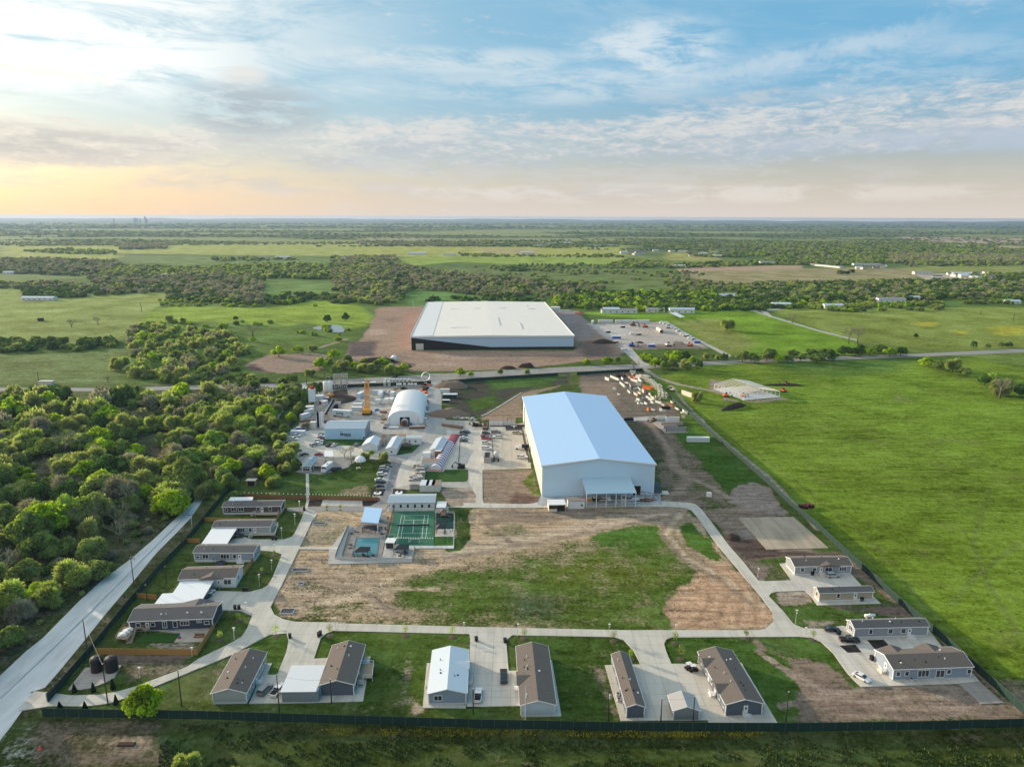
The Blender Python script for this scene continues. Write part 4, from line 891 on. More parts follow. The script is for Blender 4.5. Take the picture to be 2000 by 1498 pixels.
for ri,rk_ in enumerate(sorted(rows_,reverse=True)):
    for j,(k,w,h,x,y,pp)in enumerate(sorted(rows_[rk_],key=lambda e:e[5][0])):
        tree(k,None,w,h,'%s, %s from left in %s row up of the wood'%(LOOKP[k],ORD[j],ORD[ri]),'trees of the wood left of the gravel road',xy=(x,y))
nW=len(stuffpts)
for x,y in pts_in(ZW,300,77):
    pp=proj((x,y,0))
    if rs.rand()<.8 and not any(inpoly(pp,c_)for c_ in CLEAR):stuffpts.append((x,y,rs.uniform(.2,.46),int(rs.choice([0,1,2,3,4,5,13,10])),rs.uniform(.8,1.4)))
# far woodland: one object, crowns instanced by geometry nodes
def scat(px,dens,mix_,size=(7,12),seed=1,mx=9000,clump=0,hs=1.0):
    p=pts_in(px,dens*.85,seed,mx);r=np.random.RandomState(seed+500)
    if clump:
        f=fbm(p[:,0]/clump,p[:,1]/clump*1.4,seed+9);p=p[f>.47]
    ks={'m':(0,5),'d':(5,3),'b':(8,2),'g':(10,3),'o':(13,2)}
    names=list(mix_);pr=np.array([mix_[k]for k in names],float);pr/=pr.sum()
    for x,y in p:
        a,n_=ks[names[r.choice(len(names),p=pr)]];w=r.uniform(*size)
        stuffpts.append((x,y,w/12.0,a+r.randint(n_),hs*r.uniform(.85,1.25)))
G=dict
hd=G(m=6,d=1.5,b=1.2,g=.8,o=1.5)
scat(KC((720,650),(860,600),(1000,640),(1250,650),(1340,720),(1370,770),(1300,900),(1000,950),(740,915),(700,760)),90,G(m=5,b=1.2,o=4,g=1),(8,14),1)
scat(KC((1000,935),(1400,905),(1600,930),(1720,900),(1740,935),(1600,975),(1100,985)),60,G(m=5,b=1.5,o=1),(7,11),2)
scat(KC((-300,705),(0,702),(180,702),(360,700),(365,755),(200,762),(0,772),(-300,775)),190,G(d=5,m=2,o=1),(8,12),3)
scat(KC((425,700),(640,698),(665,735),(430,755)),190,G(d=5,m=2),(8,12),4)
scat(KC((360,745),(430,740),(440,760),(370,765)),110,G(d=3,m=3),(6,8),5)
scat(KC((780,600),(1080,585),(1100,610),(800,625)),50,G(m=3,b=3),(6,9),6)
scat(KC((1080,590),(1500,600),(1640,610),(1500,625),(1100,625)),22,G(m=2,b=3,o=1),(5,9),7)
scat(KC((1640,615),(2000,600),(2000,720),(1850,700),(1640,660)),14,G(m=2,b=4),(5,9),8)
scat(KC((880,475),(1200,460),(1500,500),(1500,520),(1330,515),(1000,512),(890,512)),60,G(b=2,o=3,m=2),(6,9),9,hs=.8)
scat(KC((120,415),(450,440),(480,460),(150,467)),150,G(d=4,m=3),(9,14),10)
scat(KC((-300,375),(0,385),(300,380),(500,395),(900,405),(940,425),(800,440),(450,455),(300,420),(120,412),(-300,412)),75,G(m=4,g=4,d=3,o=1),(9,15),11)
scat(KC((500,350),(950,350),(1400,352),(1480,370),(1460,455),(1500,505),(1320,500),(1250,480),(940,475),(940,420),(900,400),(500,385)),75,G(m=3,g=6,d=2),(10,16),12)
scat(KC((940,460),(1250,450),(1600,445),(1900,455),(2000,470),(2000,495),(1760,480),(1560,505),(1320,505),(940,480)),70,G(m=3,d=5,b=1),(9,14),13)
scat(KC((-300,255),(0,250),(350,250),(640,262),(700,290),(500,345),(130,330),(0,325),(-300,325)),70,G(m=3,g=5,d=3),(10,16),14)
scat(KC((520,335),(700,285),(1050,300),(1500,275),(2100,290),(2100,370),(1440,352),(1100,345),(700,345)),75,hd,(10,15),15)
scat(KC((120,205),(350,190),(640,200),(650,225),(500,222),(250,215)),24,hd,(10,16),16)
scat(KC((640,175),(930,165),(930,190),(680,195)),30,G(g=4,m=1),(14,20),17)
scat(KC((0,155),(700,160),(2000,155),(2000,165),(700,172),(0,175)),16,G(g=2,m=3,o=1),(10,16),18)
scat(KC((1180,240),(1450,238),(1680,245),(1680,255),(1200,262)),25,hd,(8,13),19)
scat(KC((1850,235),(2100,238),(2100,268),(1860,262)),40,hd,(9,14),20)
# middle belt behind the warehouse
scat(KD((-20,235),(200,232),(220,262),(320,300),(560,330),(900,360),(1250,400),(1400,420),(1100,465),(800,465),(560,440),(400,420),(260,425),(250,480),(120,505),(0,490),(-150,500),(-150,260)),82,G(m=4,g=5,d=2,o=1),(9,15),21)
scat(KD((430,462),(1080,478),(1080,486),(600,484)),120,G(m=2,d=4),(7,10),22)
scat(KD((380,478),(450,468),(450,490),(385,492)),120,G(d=3),(9,12),23)
scat(KD((1100,455),(1500,440),(2000,440),(2000,545),(1870,530),(1740,545),(1600,540),(1350,528),(1100,525)),140,G(m=4,b=4,d=3),(9,14),24)
scat(KD((560,300),(900,280),(1500,268),(1800,300),(2000,350),(2000,440),(1500,435),(1250,400),(900,360),(700,330)),30,G(m=5,g=1,o=2,d=1),(6,11),25,clump=120)
scat(KD((820,290),(940,290),(940,318),(820,318)),60,G(m=2,d=3),(9,13),26)
scat(KD((1380,285),(1500,255),(1700,262),(1740,290),(1500,300)),90,hd,(9,14),27)
scat(KD((560,218),(1000,228),(1400,222),(1500,240),(1000,236),(580,236)),30,hd,(8,13),28)
scat(KD((0,150),(300,150),(700,160),(700,180),(400,178),(0,172)),12,G(g=5,m=1),(12,20),29)
scat(KD((340,145),(1000,140),(1500,150),(2000,165),(2000,205),(1300,195),(900,180),(500,175)),24,G(m=5,d=2,g=1,o=1),(9,15),30,clump=160)
# right
scat(KE((0,440),(270,445),(300,465),(500,470),(800,480),(760,520),(560,535),(300,540),(0,525)),130,G(m=4,d=4,b=1),(9,14),31)
scat(KE((400,440),(500,385),(800,385),(1200,375),(2100,365),(2100,485),(1700,470),(1500,475),(1200,485),(820,480),(520,470)),120,G(d=5,m=3,g=2,o=2),(9,15),32)
scat(KE((0,330),(280,385),(480,390),(480,430),(280,430),(130,440),(0,440)),55,G(m=4,g=2,o=2),(8,12),33)
scat(KE((800,485),(1250,490),(1540,500),(1540,535),(1200,538),(1000,545),(820,525)),70,G(m=5,b=2,o=2),(8,13),34)
scat(KE((1640,470),(1980,480),(1980,500),(1640,497)),90,G(m=4,d=1),(9,13),35)
scat(KE((0,275),(300,268),(520,265),(600,235),(1250,225),(1250,270),(900,285),(600,280),(100,300),(0,300)),60,hd,(9,15),36)
scat(KE((1250,222),(2100,228),(2100,270),(1500,275),(1250,270)),55,G(o=4,g=5,m=1),(11,17),37)
scat(KE((1300,268),(2000,265),(2100,275),(2000,285),(1350,290)),30,hd,(9,14),38)
scat(KE((1680,330),(1980,325),(2050,350),(1700,352)),50,G(m=4,b=1),(9,13),39)
scat(KE((930,330),(1040,320),(1040,336),(940,345)),20,G(d=1,g=1),(12,17),40)
scat(KE((120,215),(600,190),(1250,200),(2100,190),(2100,222),(1250,222),(600,230),(400,240),(150,235)),34,hd,(10,16),41)
scat(KE((0,145),(450,160),(450,190),(0,205)),22,hd,(10,15),42,clump=150)
scat(KE((430,155),(1100,148),(1100,196),(430,192)),30,hd,(10,16),43)
scat(KE((1100,150),(1400,150),(1850,175),(1850,200),(1100,200)),26,hd,(10,16),44)
sc_=len(stuffpts)
# woods of the far plain: bigger clumps of canopy, thinning out only where there are fields
def farwood(y0,y1,n,seed,w,thr=.46):
    r=np.random.RandomState(seed)
    px=r.uniform(-250,2250,n);py=r.uniform(y0,y1,n)
    for x,y in zip(px,py):
        p=P(x,y);f=fbm(np.array([p.x/900]),np.array([p.y/500]),3)[0]*.7+fbm(np.array([p.x/260]),np.array([p.y/160]),9)[0]*.3
        if f<thr:stuffpts.append((p.x,p.y,r.uniform(*w),int(r.choice([0,1,2,3,4,5,6,10,13])),.55))
farwood(437.5,446,3800,7,(3.0,6.0),.50)
farwood(444,462,6500,8,(1.4,2.6),.48)
farwood(460,482,6500,9,(1.1,1.7),.47)
ARR=np.array(stuffpts)
me=bpy.data.meshes.new('woodland');me.vertices.add(len(ARR))
me.vertices.foreach_set('co',np.concatenate([ARR[:,:2],np.zeros((len(ARR),1))],1).ravel())
for nm,tp,arr in(('size','FLOAT',ARR[:,2]),('pick','INT',ARR[:,3].astype(np.int32)),('tall','FLOAT',ARR[:,4])):
    a=me.attributes.new(nm,tp,'POINT');a.data.foreach_set('value',arr)
woods=bpy.data.objects.new('woodland',me);COL.objects.link(woods)
tag(woods,'woods, thickets and hedges spreading over the plain to the horizon','woodland',None,'stuff')
gn=bpy.data.node_groups.new('woodland','GeometryNodeTree')
gn.interface.new_socket('Geometry',in_out='INPUT',socket_type='NodeSocketGeometry');gn.interface.new_socket('Geometry',in_out='OUTPUT',socket_type='NodeSocketGeometry')
gi,go=gn.nodes.new('NodeGroupInput'),gn.nodes.new('NodeGroupOutput');ins=gn.nodes.new('GeometryNodeInstanceOnPoints')
g2i=gn.nodes.new('GeometryNodeGeometryToInstance')
srcs=LOW_MIX+LOW_DARK+LOW_BRIGHT+LOW_BARE+LOW_OLIVE
nodes_=[]
for i,m_ in enumerate(srcs):
    o=bpy.data.objects.new('crown_source',m_);oi=gn.nodes.new('GeometryNodeObjectInfo');oi.inputs['Object'].default_value=o;nodes_.append(oi)
for oi in reversed(nodes_):gn.links.new(oi.outputs['Geometry'],g2i.inputs[0])
gn.links.new(gi.outputs[0],ins.inputs['Points']);gn.links.new(g2i.outputs[0],ins.inputs['Instance']);ins.inputs['Pick Instance'].default_value=True
def nat(nm,tp):
    x=gn.nodes.new('GeometryNodeInputNamedAttribute');x.data_type=tp;x.inputs[0].default_value=nm;return x.outputs[0]
gn.links.new(nat('pick','INT'),ins.inputs['Instance Index'])
rv=gn.nodes.new('FunctionNodeRandomValue');rv.data_type='FLOAT_VECTOR';rv.inputs[0].default_value=(0,0,0);rv.inputs[1].default_value=(0,0,6.28)
gn.links.new(rv.outputs[0],ins.inputs['Rotation'])
sx_=gn.nodes.new('ShaderNodeCombineXYZ');sz_=nat('size','FLOAT');mu=gn.nodes.new('ShaderNodeMath');mu.operation='MULTIPLY'
gn.links.new(sz_,sx_.inputs[0]);gn.links.new(sz_,sx_.inputs[1]);gn.links.new(sz_,mu.inputs[0]);gn.links.new(nat('tall','FLOAT'),mu.inputs[1]);gn.links.new(mu.outputs[0],sx_.inputs[2])
gn.links.new(sx_.outputs[0],ins.inputs['Scale']);gn.links.new(ins.outputs[0],go.inputs[0])
md=woods.modifiers.new('woodland','NODES');md.node_group=gn
print('TREES',nW,sc_,len(ARR))
# haze over the whole plain, the sky outside it
hzm=bpy.data.materials.new('haze');hzm.use_nodes=True;nt=hzm.node_tree;nt.nodes.clear();q=NG(nt)
pv=q.n('ShaderNodeVolumePrincipled');pv.inputs['Color'].default_value=(.44,.60,.82,1);pv.inputs['Density'].default_value=4.4e-5;pv.inputs['Anisotropy'].default_value=.3
nt.links.new(pv.outputs[0],q.n('ShaderNodeOutputMaterial').inputs[1])
hz_=MB().box(-27000,27000,-27000,27000,-1.5,124).build('haze',hzm);tag(hz_,'thin bluish haze over the plain','haze',None,'stuff')
# ------------------------------------------------------------------ shared materials
M_GREY=mat('grey_siding',(.30,.325,.345),wave=('Z',1.6,.18));M_BLUE=mat('blue_grey_siding',(.27,.33,.40),wave=('Z',1.6,.18))
M_SLATE=mat('slate_siding',(.115,.135,.17),wave=('Z',1.6,.2));M_NAVY=mat('navy_siding',(.055,.065,.10),wave=('Z',1.6,.2))
M_PLUM=mat('brown_siding',(.105,.082,.088),wave=('Z',1.6,.2));M_TANS=mat('tan_siding',(.42,.36,.27),wave=('Z',1.6,.18))
M_GREEN=mat('grey_green_siding',(.40,.42,.40),wave=('Z',1.6,.18));M_WHITE=mat('white_siding',(.72,.72,.71),var=.06,wave=('Z',1.6,.12))
M_SHING=mat('brown_shingles',(.150,.125,.108),.95,.35,1.3,bump=.05);M_SHING2=mat('grey_shingles',(.135,.125,.122),.95,.32,1.3,bump=.05)
M_SHTAN=mat('tan_shingles',(.24,.215,.185),.95,.3,1.3)
M_TRIM=mat('white_trim',(.78,.78,.77),.6,.05);M_SKIRT=mat('pale_skirting',(.62,.64,.66),.7,.08,wave=('X',2.5,.1))
M_GLASS=mat('dark_glass',(.035,.042,.055),.12,.2,spec=.8);M_GLASSB=mat('sky_glass',(.12,.16,.22),.08,.15,spec=.9)
M_WOOD=mat('weathered_deck',(.36,.27,.18),.85,.25,2);M_CEDAR=mat('orange_cedar',(.45,.24,.075),.85,.2,1.5,wave=('X',3.2,.25))
M_FENCE=mat('green_mesh',(.012,.040,.032),.8,.2,.5);M_POST=mat('galvanised_post',(.45,.47,.48),.5,.1,metal=.3)
M_MWHITE=mat('white_metal_roof',(.80,.81,.82),.45,.05,.3,wave=('X',1.1,.10));M_MROOF=mat('pale_metal_roof',(.66,.70,.74),.4,.05,.25,wave=('X',1.0,.16))
M_MWALL=mat('pale_metal_wall',(.60,.66,.71),.5,.05,.3,wave=('X',1.0,.14));M_MWALLY=mat('pale_metal_side',(.60,.60,.59),.5,.04,.3,wave=('Y',1.0,.10))
M_MGREY=mat('grey_metal_wall',(.27,.30,.32),.5,.08,.3,wave=('X',1.4,.3));M_BLACK=mat('black_steel',(.012,.013,.017),.5,.3,.3,wave=('X',1.0,.3))
M_DARK=mat('dark_opening',(.02,.018,.018),.9,.3,1);M_POLE=mat('creosote_pole',(.055,.045,.04),.9,.2);M_WIRE=mat('cable',(.06,.06,.06),.6)
M_TYRE=mat('rubber',(.02,.02,.02),.9);M_RIM=mat('alloy',(.35,.35,.36),.4,metal=.6);M_LAMP=mat('headlamp_glass',(.7,.7,.68),.2,spec=.8)
M_CONC=mat('precast_concrete',(.46,.44,.41),.9,.16,.8);M_CONCD=mat('dull_precast',(.36,.34,.32),.9,.2,.8);M_STEEL=mat('steel_frame',(.50,.51,.53),.55,.15)
M_RUST=mat('rusty_steel',(.22,.12,.075),.9,.35,1.2);M_YEL=mat('crane_yellow',(.62,.29,.025),.5,.12);M_RED=mat('red_paint',(.52,.045,.02),.5,.15)
M_BLUEP=mat('blue_plastic',(.02,.10,.45),.5,.1);M_TANKB=mat('black_plastic',(.018,.016,.02),.45,.3,.7);M_ORA=mat('orange_paint',(.75,.18,.03),.5,.15)
M_BEIGE=mat('bare_primer',(.60,.56,.48),.6,.1);M_TARP=mat('white_fabric',(.80,.80,.79),.6,.04,.4);M_SOIL=mat('piled_soil',(.20,.145,.11),1,.35,.5,bump=.3)
M_SOILD=mat('dark_soil',(.05,.034,.028),1,.4,.6,bump=.3);M_CREAM=mat('cream_panel',(.66,.62,.52),.7,.1)
def frame_of(A,B):
    a,b=P(*A),P(*B);d=b-a;return a,d.length,math.atan2(d.y,d.x)
def loc(root_,p):
    """world point in the thing's own axes"""
    r=root_.rotation_euler[2];d=Vector(p)-Vector(root_.location)
    return(d.x*math.cos(r)+d.y*math.sin(r),-d.x*math.sin(r)+d.y*math.cos(r),d.z)
def depth_of(A,B,far,h):
    a,L,r=frame_of(A,B);f=P(*far,h);d=f-a
    return-d.x*math.sin(r)+d.y*math.cos(r)
def window(par,face,u,z,w,h,L,Wd,lights=2,glass=None,name='window'):
    """framed window on face 'f' front, 'b' back, 'l' left, 'r' right (u along the face)"""
    t=.05;f=MB();g_=MB()
    def put(m,u0,u1,z0,z1,d0,d1):
        if face=='f':m.box(u0,u1,-d1,-d0,z0,z1)
        elif face=='b':m.box(u0,u1,Wd+d0,Wd+d1,z0,z1)
        elif face=='l':m.box(-d1,-d0,u0,u1,z0,z1)
        else:m.box(L+d0,L+d1,u0,u1,z0,z1)
    b=.13
    put(f,u-w/2-b,u-w/2,z-b,z+h+b,.0,t+.04);put(f,u+w/2,u+w/2+b,z-b,z+h+b,.0,t+.04)
    put(f,u-w/2,u+w/2,z-b,z,.0,t+.04);put(f,u-w/2,u+w/2,z+h,z+h+b,.0,t+.04)
    for i in range(1,lights):x=u-w/2+w*i/lights;put(f,x-.05,x+.05,z,z+h,.03,t+.02)
    o=f.build(name,M_TRIM,par);put(g_,u-w/2,u+w/2,z,z+h,.005,.03);g_.build('pane',glass or M_GLASS,o);return o
def door(par,face,u,L,Wd,z=.75,w=.95,h=2.05,m=None):
    d=MB();k=MB()
    def put(b,u0,u1,z0,z1,d0,d1):
        if face=='f':b.box(u0,u1,-d1,-d0,z0,z1)
        elif face=='b':b.box(u0,u1,Wd+d0,Wd+d1,z0,z1)
        elif face=='l':b.box(-d1,-d0,u0,u1,z0,z1)
        else:b.box(L+d0,L+d1,u0,u1,z0,z1)
    put(d,u-w/2-.08,u+w/2+.08,z,z+h+.1,.0,.06);o=d.build('door',m or M_TRIM,par)
    put(k,u-w*.22,u+w*.22,z+h*.5,z+h*.85,.065,.085);k.build('pane',M_GLASS,o);return o
def steps(par,face,u,L,Wd,z=.75,w=1.6,run=1.6,rail=True,m=None):
    b=MB();r=MB()
    def T(uu,dd):
        if face=='f':return(uu,-dd)
        if face=='b':return(uu,Wd+dd)
        if face=='l':return(-dd,uu)
        return(L+dd,uu)
    def bx(mb,u0,u1,d0,d1,z0,z1):
        p,q=T(u0,d0),T(u1,d1);mb.box(min(p[0],q[0]),max(p[0],q[0]),min(p[1],q[1]),max(p[1],q[1]),z0,z1)
    bx(b,u-w/2,u+w/2,.1,1.4,0,z-.05)
    for i in range(3):bx(b,u+w/2+i*.32,u+w/2+(i+1)*.32,.1,1.4,0,(z-.05)*(1-(i+1)/4))
    o=b.build('steps',m or M_CREAM,par)
    if rail:
        bx(r,u-w/2,u+w/2,1.36,1.44,z+.75,z+.85);bx(r,u-w/2-.08,u-w/2,.1,1.44,z+.75,z+.85)
        n=7
        for i in range(n+1):x=u-w/2+w*i/n;bx(r,x-.03,x+.03,1.37,1.43,z-.05,z+.75)
        for d_ in(.15,.5,.85,1.2):bx(r,u-w/2-.07,u-w/2-.01,d_,d_+.06,z-.05,z+.75)
        p,q=T(u+w/2,1.4),T(u+w/2+.96,1.4);r.tube((*p,z+.8),(*q,.85),.04,n=4);r.tube((*q,0),(*q,.85),.04,n=4)
        r.build('railing',M_TRIM,par)
    return o
def home(label,A,B,far,eave=3.3,rise=1.25,axis='x',wall=M_GREY,roof=M_SHING,skirt=M_SKIRT,wins=(),doors=(),W_=None,name='bungalow',cat='house',over=.35,sk=.8,dormers=(),vents=6,gable=None,ventcol=None,endwall=None):
    a,L,rz=frame_of(A,B);Wd=W_ or depth_of(A,B,far,eave)
    r=root(name,(a.x,a.y,0),rz,label,cat)
    w=MB()
    if axis=='x':w.extr([(0,sk),(Wd,sk),(Wd,eave),(Wd/2,eave+rise),(0,eave)],'x',0,L)
    else:w.extr([(0,sk),(0,eave),(L/2,eave+rise),(L,eave),(L,sk)],'y',0,Wd)
    w.build('wall',wall,r)
    if sk>.05:MB().box(.03,L-.03,.03,Wd-.03,0,sk+.01).build('skirting',skirt,r)
    rm=MB();t=.14;ov=over;D=(Wd if axis=='x' else L)
    sl_=rise/(D/2);z0=eave-ov*sl_+.03
    prof=[(-ov,z0),(D/2,eave+rise+.03),(D+ov,z0),(D+ov,z0+t),(D/2,eave+rise+.03+t),(-ov,z0+t)]
    if axis=='x':rm.extr(prof,'x',-ov,L+ov)
    else:rm.extr(prof,'y',-ov,Wd+ov)
    R_=rm.build('roof',roof,r)
    # white barge boards and gutters
    tr=MB()
    def barge(v):
        pr=[(-ov-.03,z0-.1),(D/2,eave+rise-.07),(D+ov+.03,z0-.1),(D+ov+.03,z0+t+.01),(D/2,eave+rise+.045+t),(-ov-.03,z0+t+.01)]
        if axis=='x':tr.extr(pr,'x',v,v+.07)
        else:tr.extr(pr,'y',v,v+.07)
    e=(L if axis=='x' else Wd);barge(-ov-.075);barge(e+ov+.005)
    for s_ in(-ov-.10,D+ov+.01):
        if axis=='x':tr.box(-ov,L+ov,s_,s_+.09,z0-.02,z0+t)
        else:tr.box(s_,s_+.09,-ov,Wd+ov,z0-.02,z0+t)
    c_=.12
    for x in(0,L):
        for y in(0,Wd):tr.box(x-c_,x+c_,y-c_,y+c_,sk,eave-.05)
    tr.build('trim',M_TRIM,r)
    for(face,p,w_,dd)in dormers:  # cross gable on a long side
        q_=MB();cx=p*e;hw=w_/2;rr=rise*dd
        def ridge_z(d):return eave+sl_*d
        back=min(D/2,rr/sl_)
        side=-1 if face in('f','l')else 1
        def D2(u,d,z):
            dv=d if side<0 else D-d
            return(u,dv,z)if axis=='x' else(dv,u,z)
        q_.add([D2(cx-hw,-ov-.4,eave-.02),D2(cx,-ov-.4,eave+rr),D2(cx+hw,-ov-.4,eave-.02),D2(cx-hw,.1,eave+.03),D2(cx,back+.6,eave+rr+.05),D2(cx+hw,.1,eave+.03),
                D2(cx-hw,-ov-.4,eave+.14),D2(cx,-ov-.4,eave+rr+.16),D2(cx+hw,-ov-.4,eave+.14),D2(cx,back+.6,eave+rr+.16)],
               [(0,1,7,6),(1,2,8,7),(6,7,9,3),(7,8,5,9),(0,2,1)])
        g2=q_.build('cross_gable',roof,r)
    vr=random.Random(int(a.x*7+a.y))
    for i in range(vents):
        u=vr.uniform(.08,.92)*e;d=vr.uniform(.15,.42)*D
        if vr.random()<.4:d=D-d
        z=eave+sl_*min(d,D-d)+.12;x,y=(u,d)if axis=='x' else(d,u)
        v=MB()
        if i%3==0:v.lathe(x,y,[(.28,z),(.25,z+.22),(.05,z+.3)],8)
        else:v.lathe(x,y,[(.11,z-.1),(.11,z+.5)],6)
        v.build('roof_vent',ventcol or(M_TRIM if i%2 else M_DARK),r)
    for q_ in wins:
        face,u,z,ww,hh=q_[:5];ll=q_[5]if len(q_)>5 else 1
        LL=L if face in 'fb' else Wd
        window(r,face,u*LL,z,ww,hh,L,Wd,ll)
    for q_ in doors:
        face,u=q_[:2];LL=L if face in 'fb' else Wd
        door(r,face,u*LL,L,Wd,m=(q_[2]if len(q_)>2 and q_[2]else None))
        if len(q_)>3:steps(r,face,u*LL,L,Wd,rail=q_[3]>0,m=M_TRIM if q_[3]>1 else None)
    return r,L,Wd
def U(A,B,x,lo=0):
    return(x-A[0])/(B[0]-A[0])
def canopy(label,px,h,m=M_MWHITE,posts=True,name='carport',cat='carport',walls=None,th=.16,slope=0.0):
    pts=[P(x,y,h)for x,y in px];a=pts[0];d=pts[1]-pts[0];rz=0
    r=root(name,(a.x,a.y,0),rz,label,cat)
    l=[(p.x-a.x,p.y-a.y)for p in pts]
    MB().prism(l,h-th,h).build('roof',m,r)
    if posts:
        for x,y in l:
            cx=sum(q[0]for q in l)/len(l);cy=sum(q[1]for q in l)/len(l)
            x2,y2=x+(cx-x)*.04,y+(cy-y)*.04
            MB().box(x2-.08,x2+.08,y2-.08,y2+.08,0,h-th).build('post',M_STEEL,r)
    return r
# ------------------------------------------------------------------ houses of the left row
A,B=k3(1068,270),k3(1537,262)
home('dark brown single-storey house with white porch, farthest of the left row',A,B,(443,983.5),3.4,.9,wall=M_PLUM,roof=M_SHING2,W_=6.2,
     wins=[('f',U((1068,0),(1537,0),x),1.5,w,h,n)for x,w,h,n in((1095,1.0,1.0,1),(1154,2.0,1.5,2),(1212,2.0,1.5,2),(1350,1.0,1.5,1),(1450,1.0,1.5,1))],doors=[('f',U((1068,0),(1537,0),1383))])
def deck(label,px,h=.9,m=M_WOOD,rail=M_TRIM,name='porch_deck',openside=(),stairs=None):
    pts=[P(x,y,h)for x,y in px];a=pts[0];r=root(name,(a.x,a.y,0),0,label,'deck');l=[(p.x-a.x,p.y-a.y)for p in pts]
    MB().prism(l,h-.18,h).build('floor',m,r);b=MB();k=MB();n=len(l)
    for i in range(n):
        (x0,y0),(x1,y1)=l[i],l[(i+1)%n];d=math.hypot(x1-x0,y1-y0)
        k.tube((x0,y0,0),(x0,y0,h-.18),.09,n=4)
        if i in openside:continue
        b.tube((x0,y0,h+.95),(x1,y1,h+.95),.06,n=4);b.tube((x0,y0,h+.12),(x1,y1,h+.12),.04,n=4)
        q_=max(2,int(d/.32))
        for j in range(q_+1):t=j/q_;b.tube((x0+(x1-x0)*t,y0+(y1-y0)*t,h),(x0+(x1-x0)*t,y0+(y1-y0)*t,h+.95),.045 if j in(0,q_)else .028,n=4)
    b.build('railing',rail,r);k.build('deck_posts',m if rail is M_WOOD else M_TRIM,r)
    if stairs:
        (x0,y0),(x1,y1),wd=stairs;p,q=P(x0,y0,0)-a,P(x1,y1,0)-a;p.z=q.z=0;d=(q-p);L=d.length;d.normalize();nn=Vector((-d.y,d.x,0));s=MB()
        for j in range(5):
            c0=p+d*(L*j/5);z=h*(1-j/5)
            s.obox(c0.x+d.x*L/10,c0.y+d.y*L/10,max(0,z-.25),L/5,wd,.25,math.atan2(d.y,d.x))
        s.build('stairs',m,r);rl=MB()
        for sgn in(-1,1):
            e0=p+nn*wd/2*sgn;e1=q+nn*wd/2*sgn;rl.tube((e0.x,e0.y,h+.9),(e1.x,e1.y,.9),.05,n=4)
            for j in range(5):f=e0.lerp(e1,j/4);rl.tube((f.x,f.y,0),(f.x,f.y,h+.9-h*j/4),.035,n=4)
        rl.build('stair_rail',rail,r)
    return r
deck('white-railed wooden porch at the front of the dark brown house',K3((1325,272),(1325,250),(1515,245),(1510,272)),.8,stairs=(k3(1325,272),k3(1290,282),1.2))
canopy('white flat carport roof behind the dark brown house',K3((1090,180),(1290,176),(1310,126),(1125,128)),3.2)
A,B=k3(988,442),k3(1450,436)
home('tan and grey house behind the first white carport, second of the left row',A,B,(418,1021.7),3.6,.9,wall=M_GREEN,roof=M_SHING2,W_=6.6,
     wins=[('f',U((988,0),(1450,0),1215),1.5,2.6,1.5,3),('f',U((988,0),(1450,0),1288),1.5,1.0,1.5,1)],doors=[('f',U((988,0),(1450,0),1325))])
deck('long white-railed ramp deck on the tan and grey house',K3((1300,438),(1300,418),(1445,412),(1465,350),(1512,352),(1485,436)),1.0,openside=(1,2),stairs=(k3(1300,455),k3(1272,458),1.2))
canopy('large white carport roof between the second and third left houses',K3((870,532),(1085,526),(1178,379),(975,379)),3.3)
A,B=k3(835,655),k3(1318,655)
home('pale blue house with white skirting, third of the left row',A,B,(386.7,1069.8),3.7,.9,wall=M_BLUE,roof=M_SHING2,W_=6.6,
     wins=[('f',U((835,0),(1318,0),x),1.45,w,1.5 if w>.95 else .9,n)for x,w,n in((862,.9,1),(926,2.0,2),(1083,3.0,3),(1161,1.1,1))]+[('r',.5,1.5,.9,1.4,1)],doors=[('f',U((835,0),(1318,0),1203),None,2)])
A,B=(352,1150.5),(461,1147)
home('white double-width house with gabled porch, fourth of the left row',A,B,(367.5,1108),3.6,1.25,wall=M_WHITE,roof=M_SHING,sk=.3,
     wins=[('f',U((715,0),(1180,0),1113),1.3,2.2,1.6,2),('r',.4,1.3,1.0,1.4,1)],doors=[('f',.70)],dormers=[('f',.58,8.0,.75)],vents=5)
canopy('stepped white carport roof between the white and the navy house',K3((503,998),(888,972),(995,796),(722,808),(655,905),(570,910)),3.1)
deck('small white railed porch under the gabled entrance',K3((965,862),(985,825),(1035,825),(1035,860)),.7,openside=(0,))
A,B=k3(310,1222),k3(982,1196)
home('navy double-width house with white-framed windows, nearest of the left row',A,B,(276,1181.5),3.5,1.3,wall=M_NAVY,roof=M_SHING2,sk=.25,
     wins=[('f',U((310,0),(982,0),x),z,w,h,n)for x,w,h,z,n in((380,1.1,1.1,1.6,1),(498,1.1,1.1,1.6,1),(594,1.1,1.9,1.0,2),(678,1.1,1.9,1.0,1),(756,2.4,1.2,1.6,3),(875,1.2,.5,2.3,2),(936,1.3,1.0,1.6,1))],
     doors=[('f',U((310,0),(982,0),453))],dormers=[('b',.72,9.0,.8)],vents=9,ventcol=M_TRIM)
deck('raised timber deck and stairs carrying tarpaulin bundles beside the navy house',K3((190,1275),(262,1180),(350,1178),(415,1190),(470,1200),(430,1215),(400,1195),(355,1200),(285,1285)),1.3,M_WOOD,M_WOOD,openside=(6,),stairs=(k3(340,1240),k3(300,1318),1.6))
for i,(x,y,rx)in enumerate([(262,1238,1.0),(292,1215,.9),(245,1255,.8)]):
    p=P(*k3(x,y),1.3);b=MB();b.obox(0,0,0,3.0*rx,1.3,.5,.5);b.obox(.2,.1,.48,2.2*rx,.9,.35,.7,.7);o=b.build('wrapped_bundle',M_TARP)
    o.location=p;tag(o,['largest pale wrapped bundle on the timber deck','farther pale wrapped bundle on the timber deck','nearer small pale wrapped bundle on the timber deck'][i],'bundle')
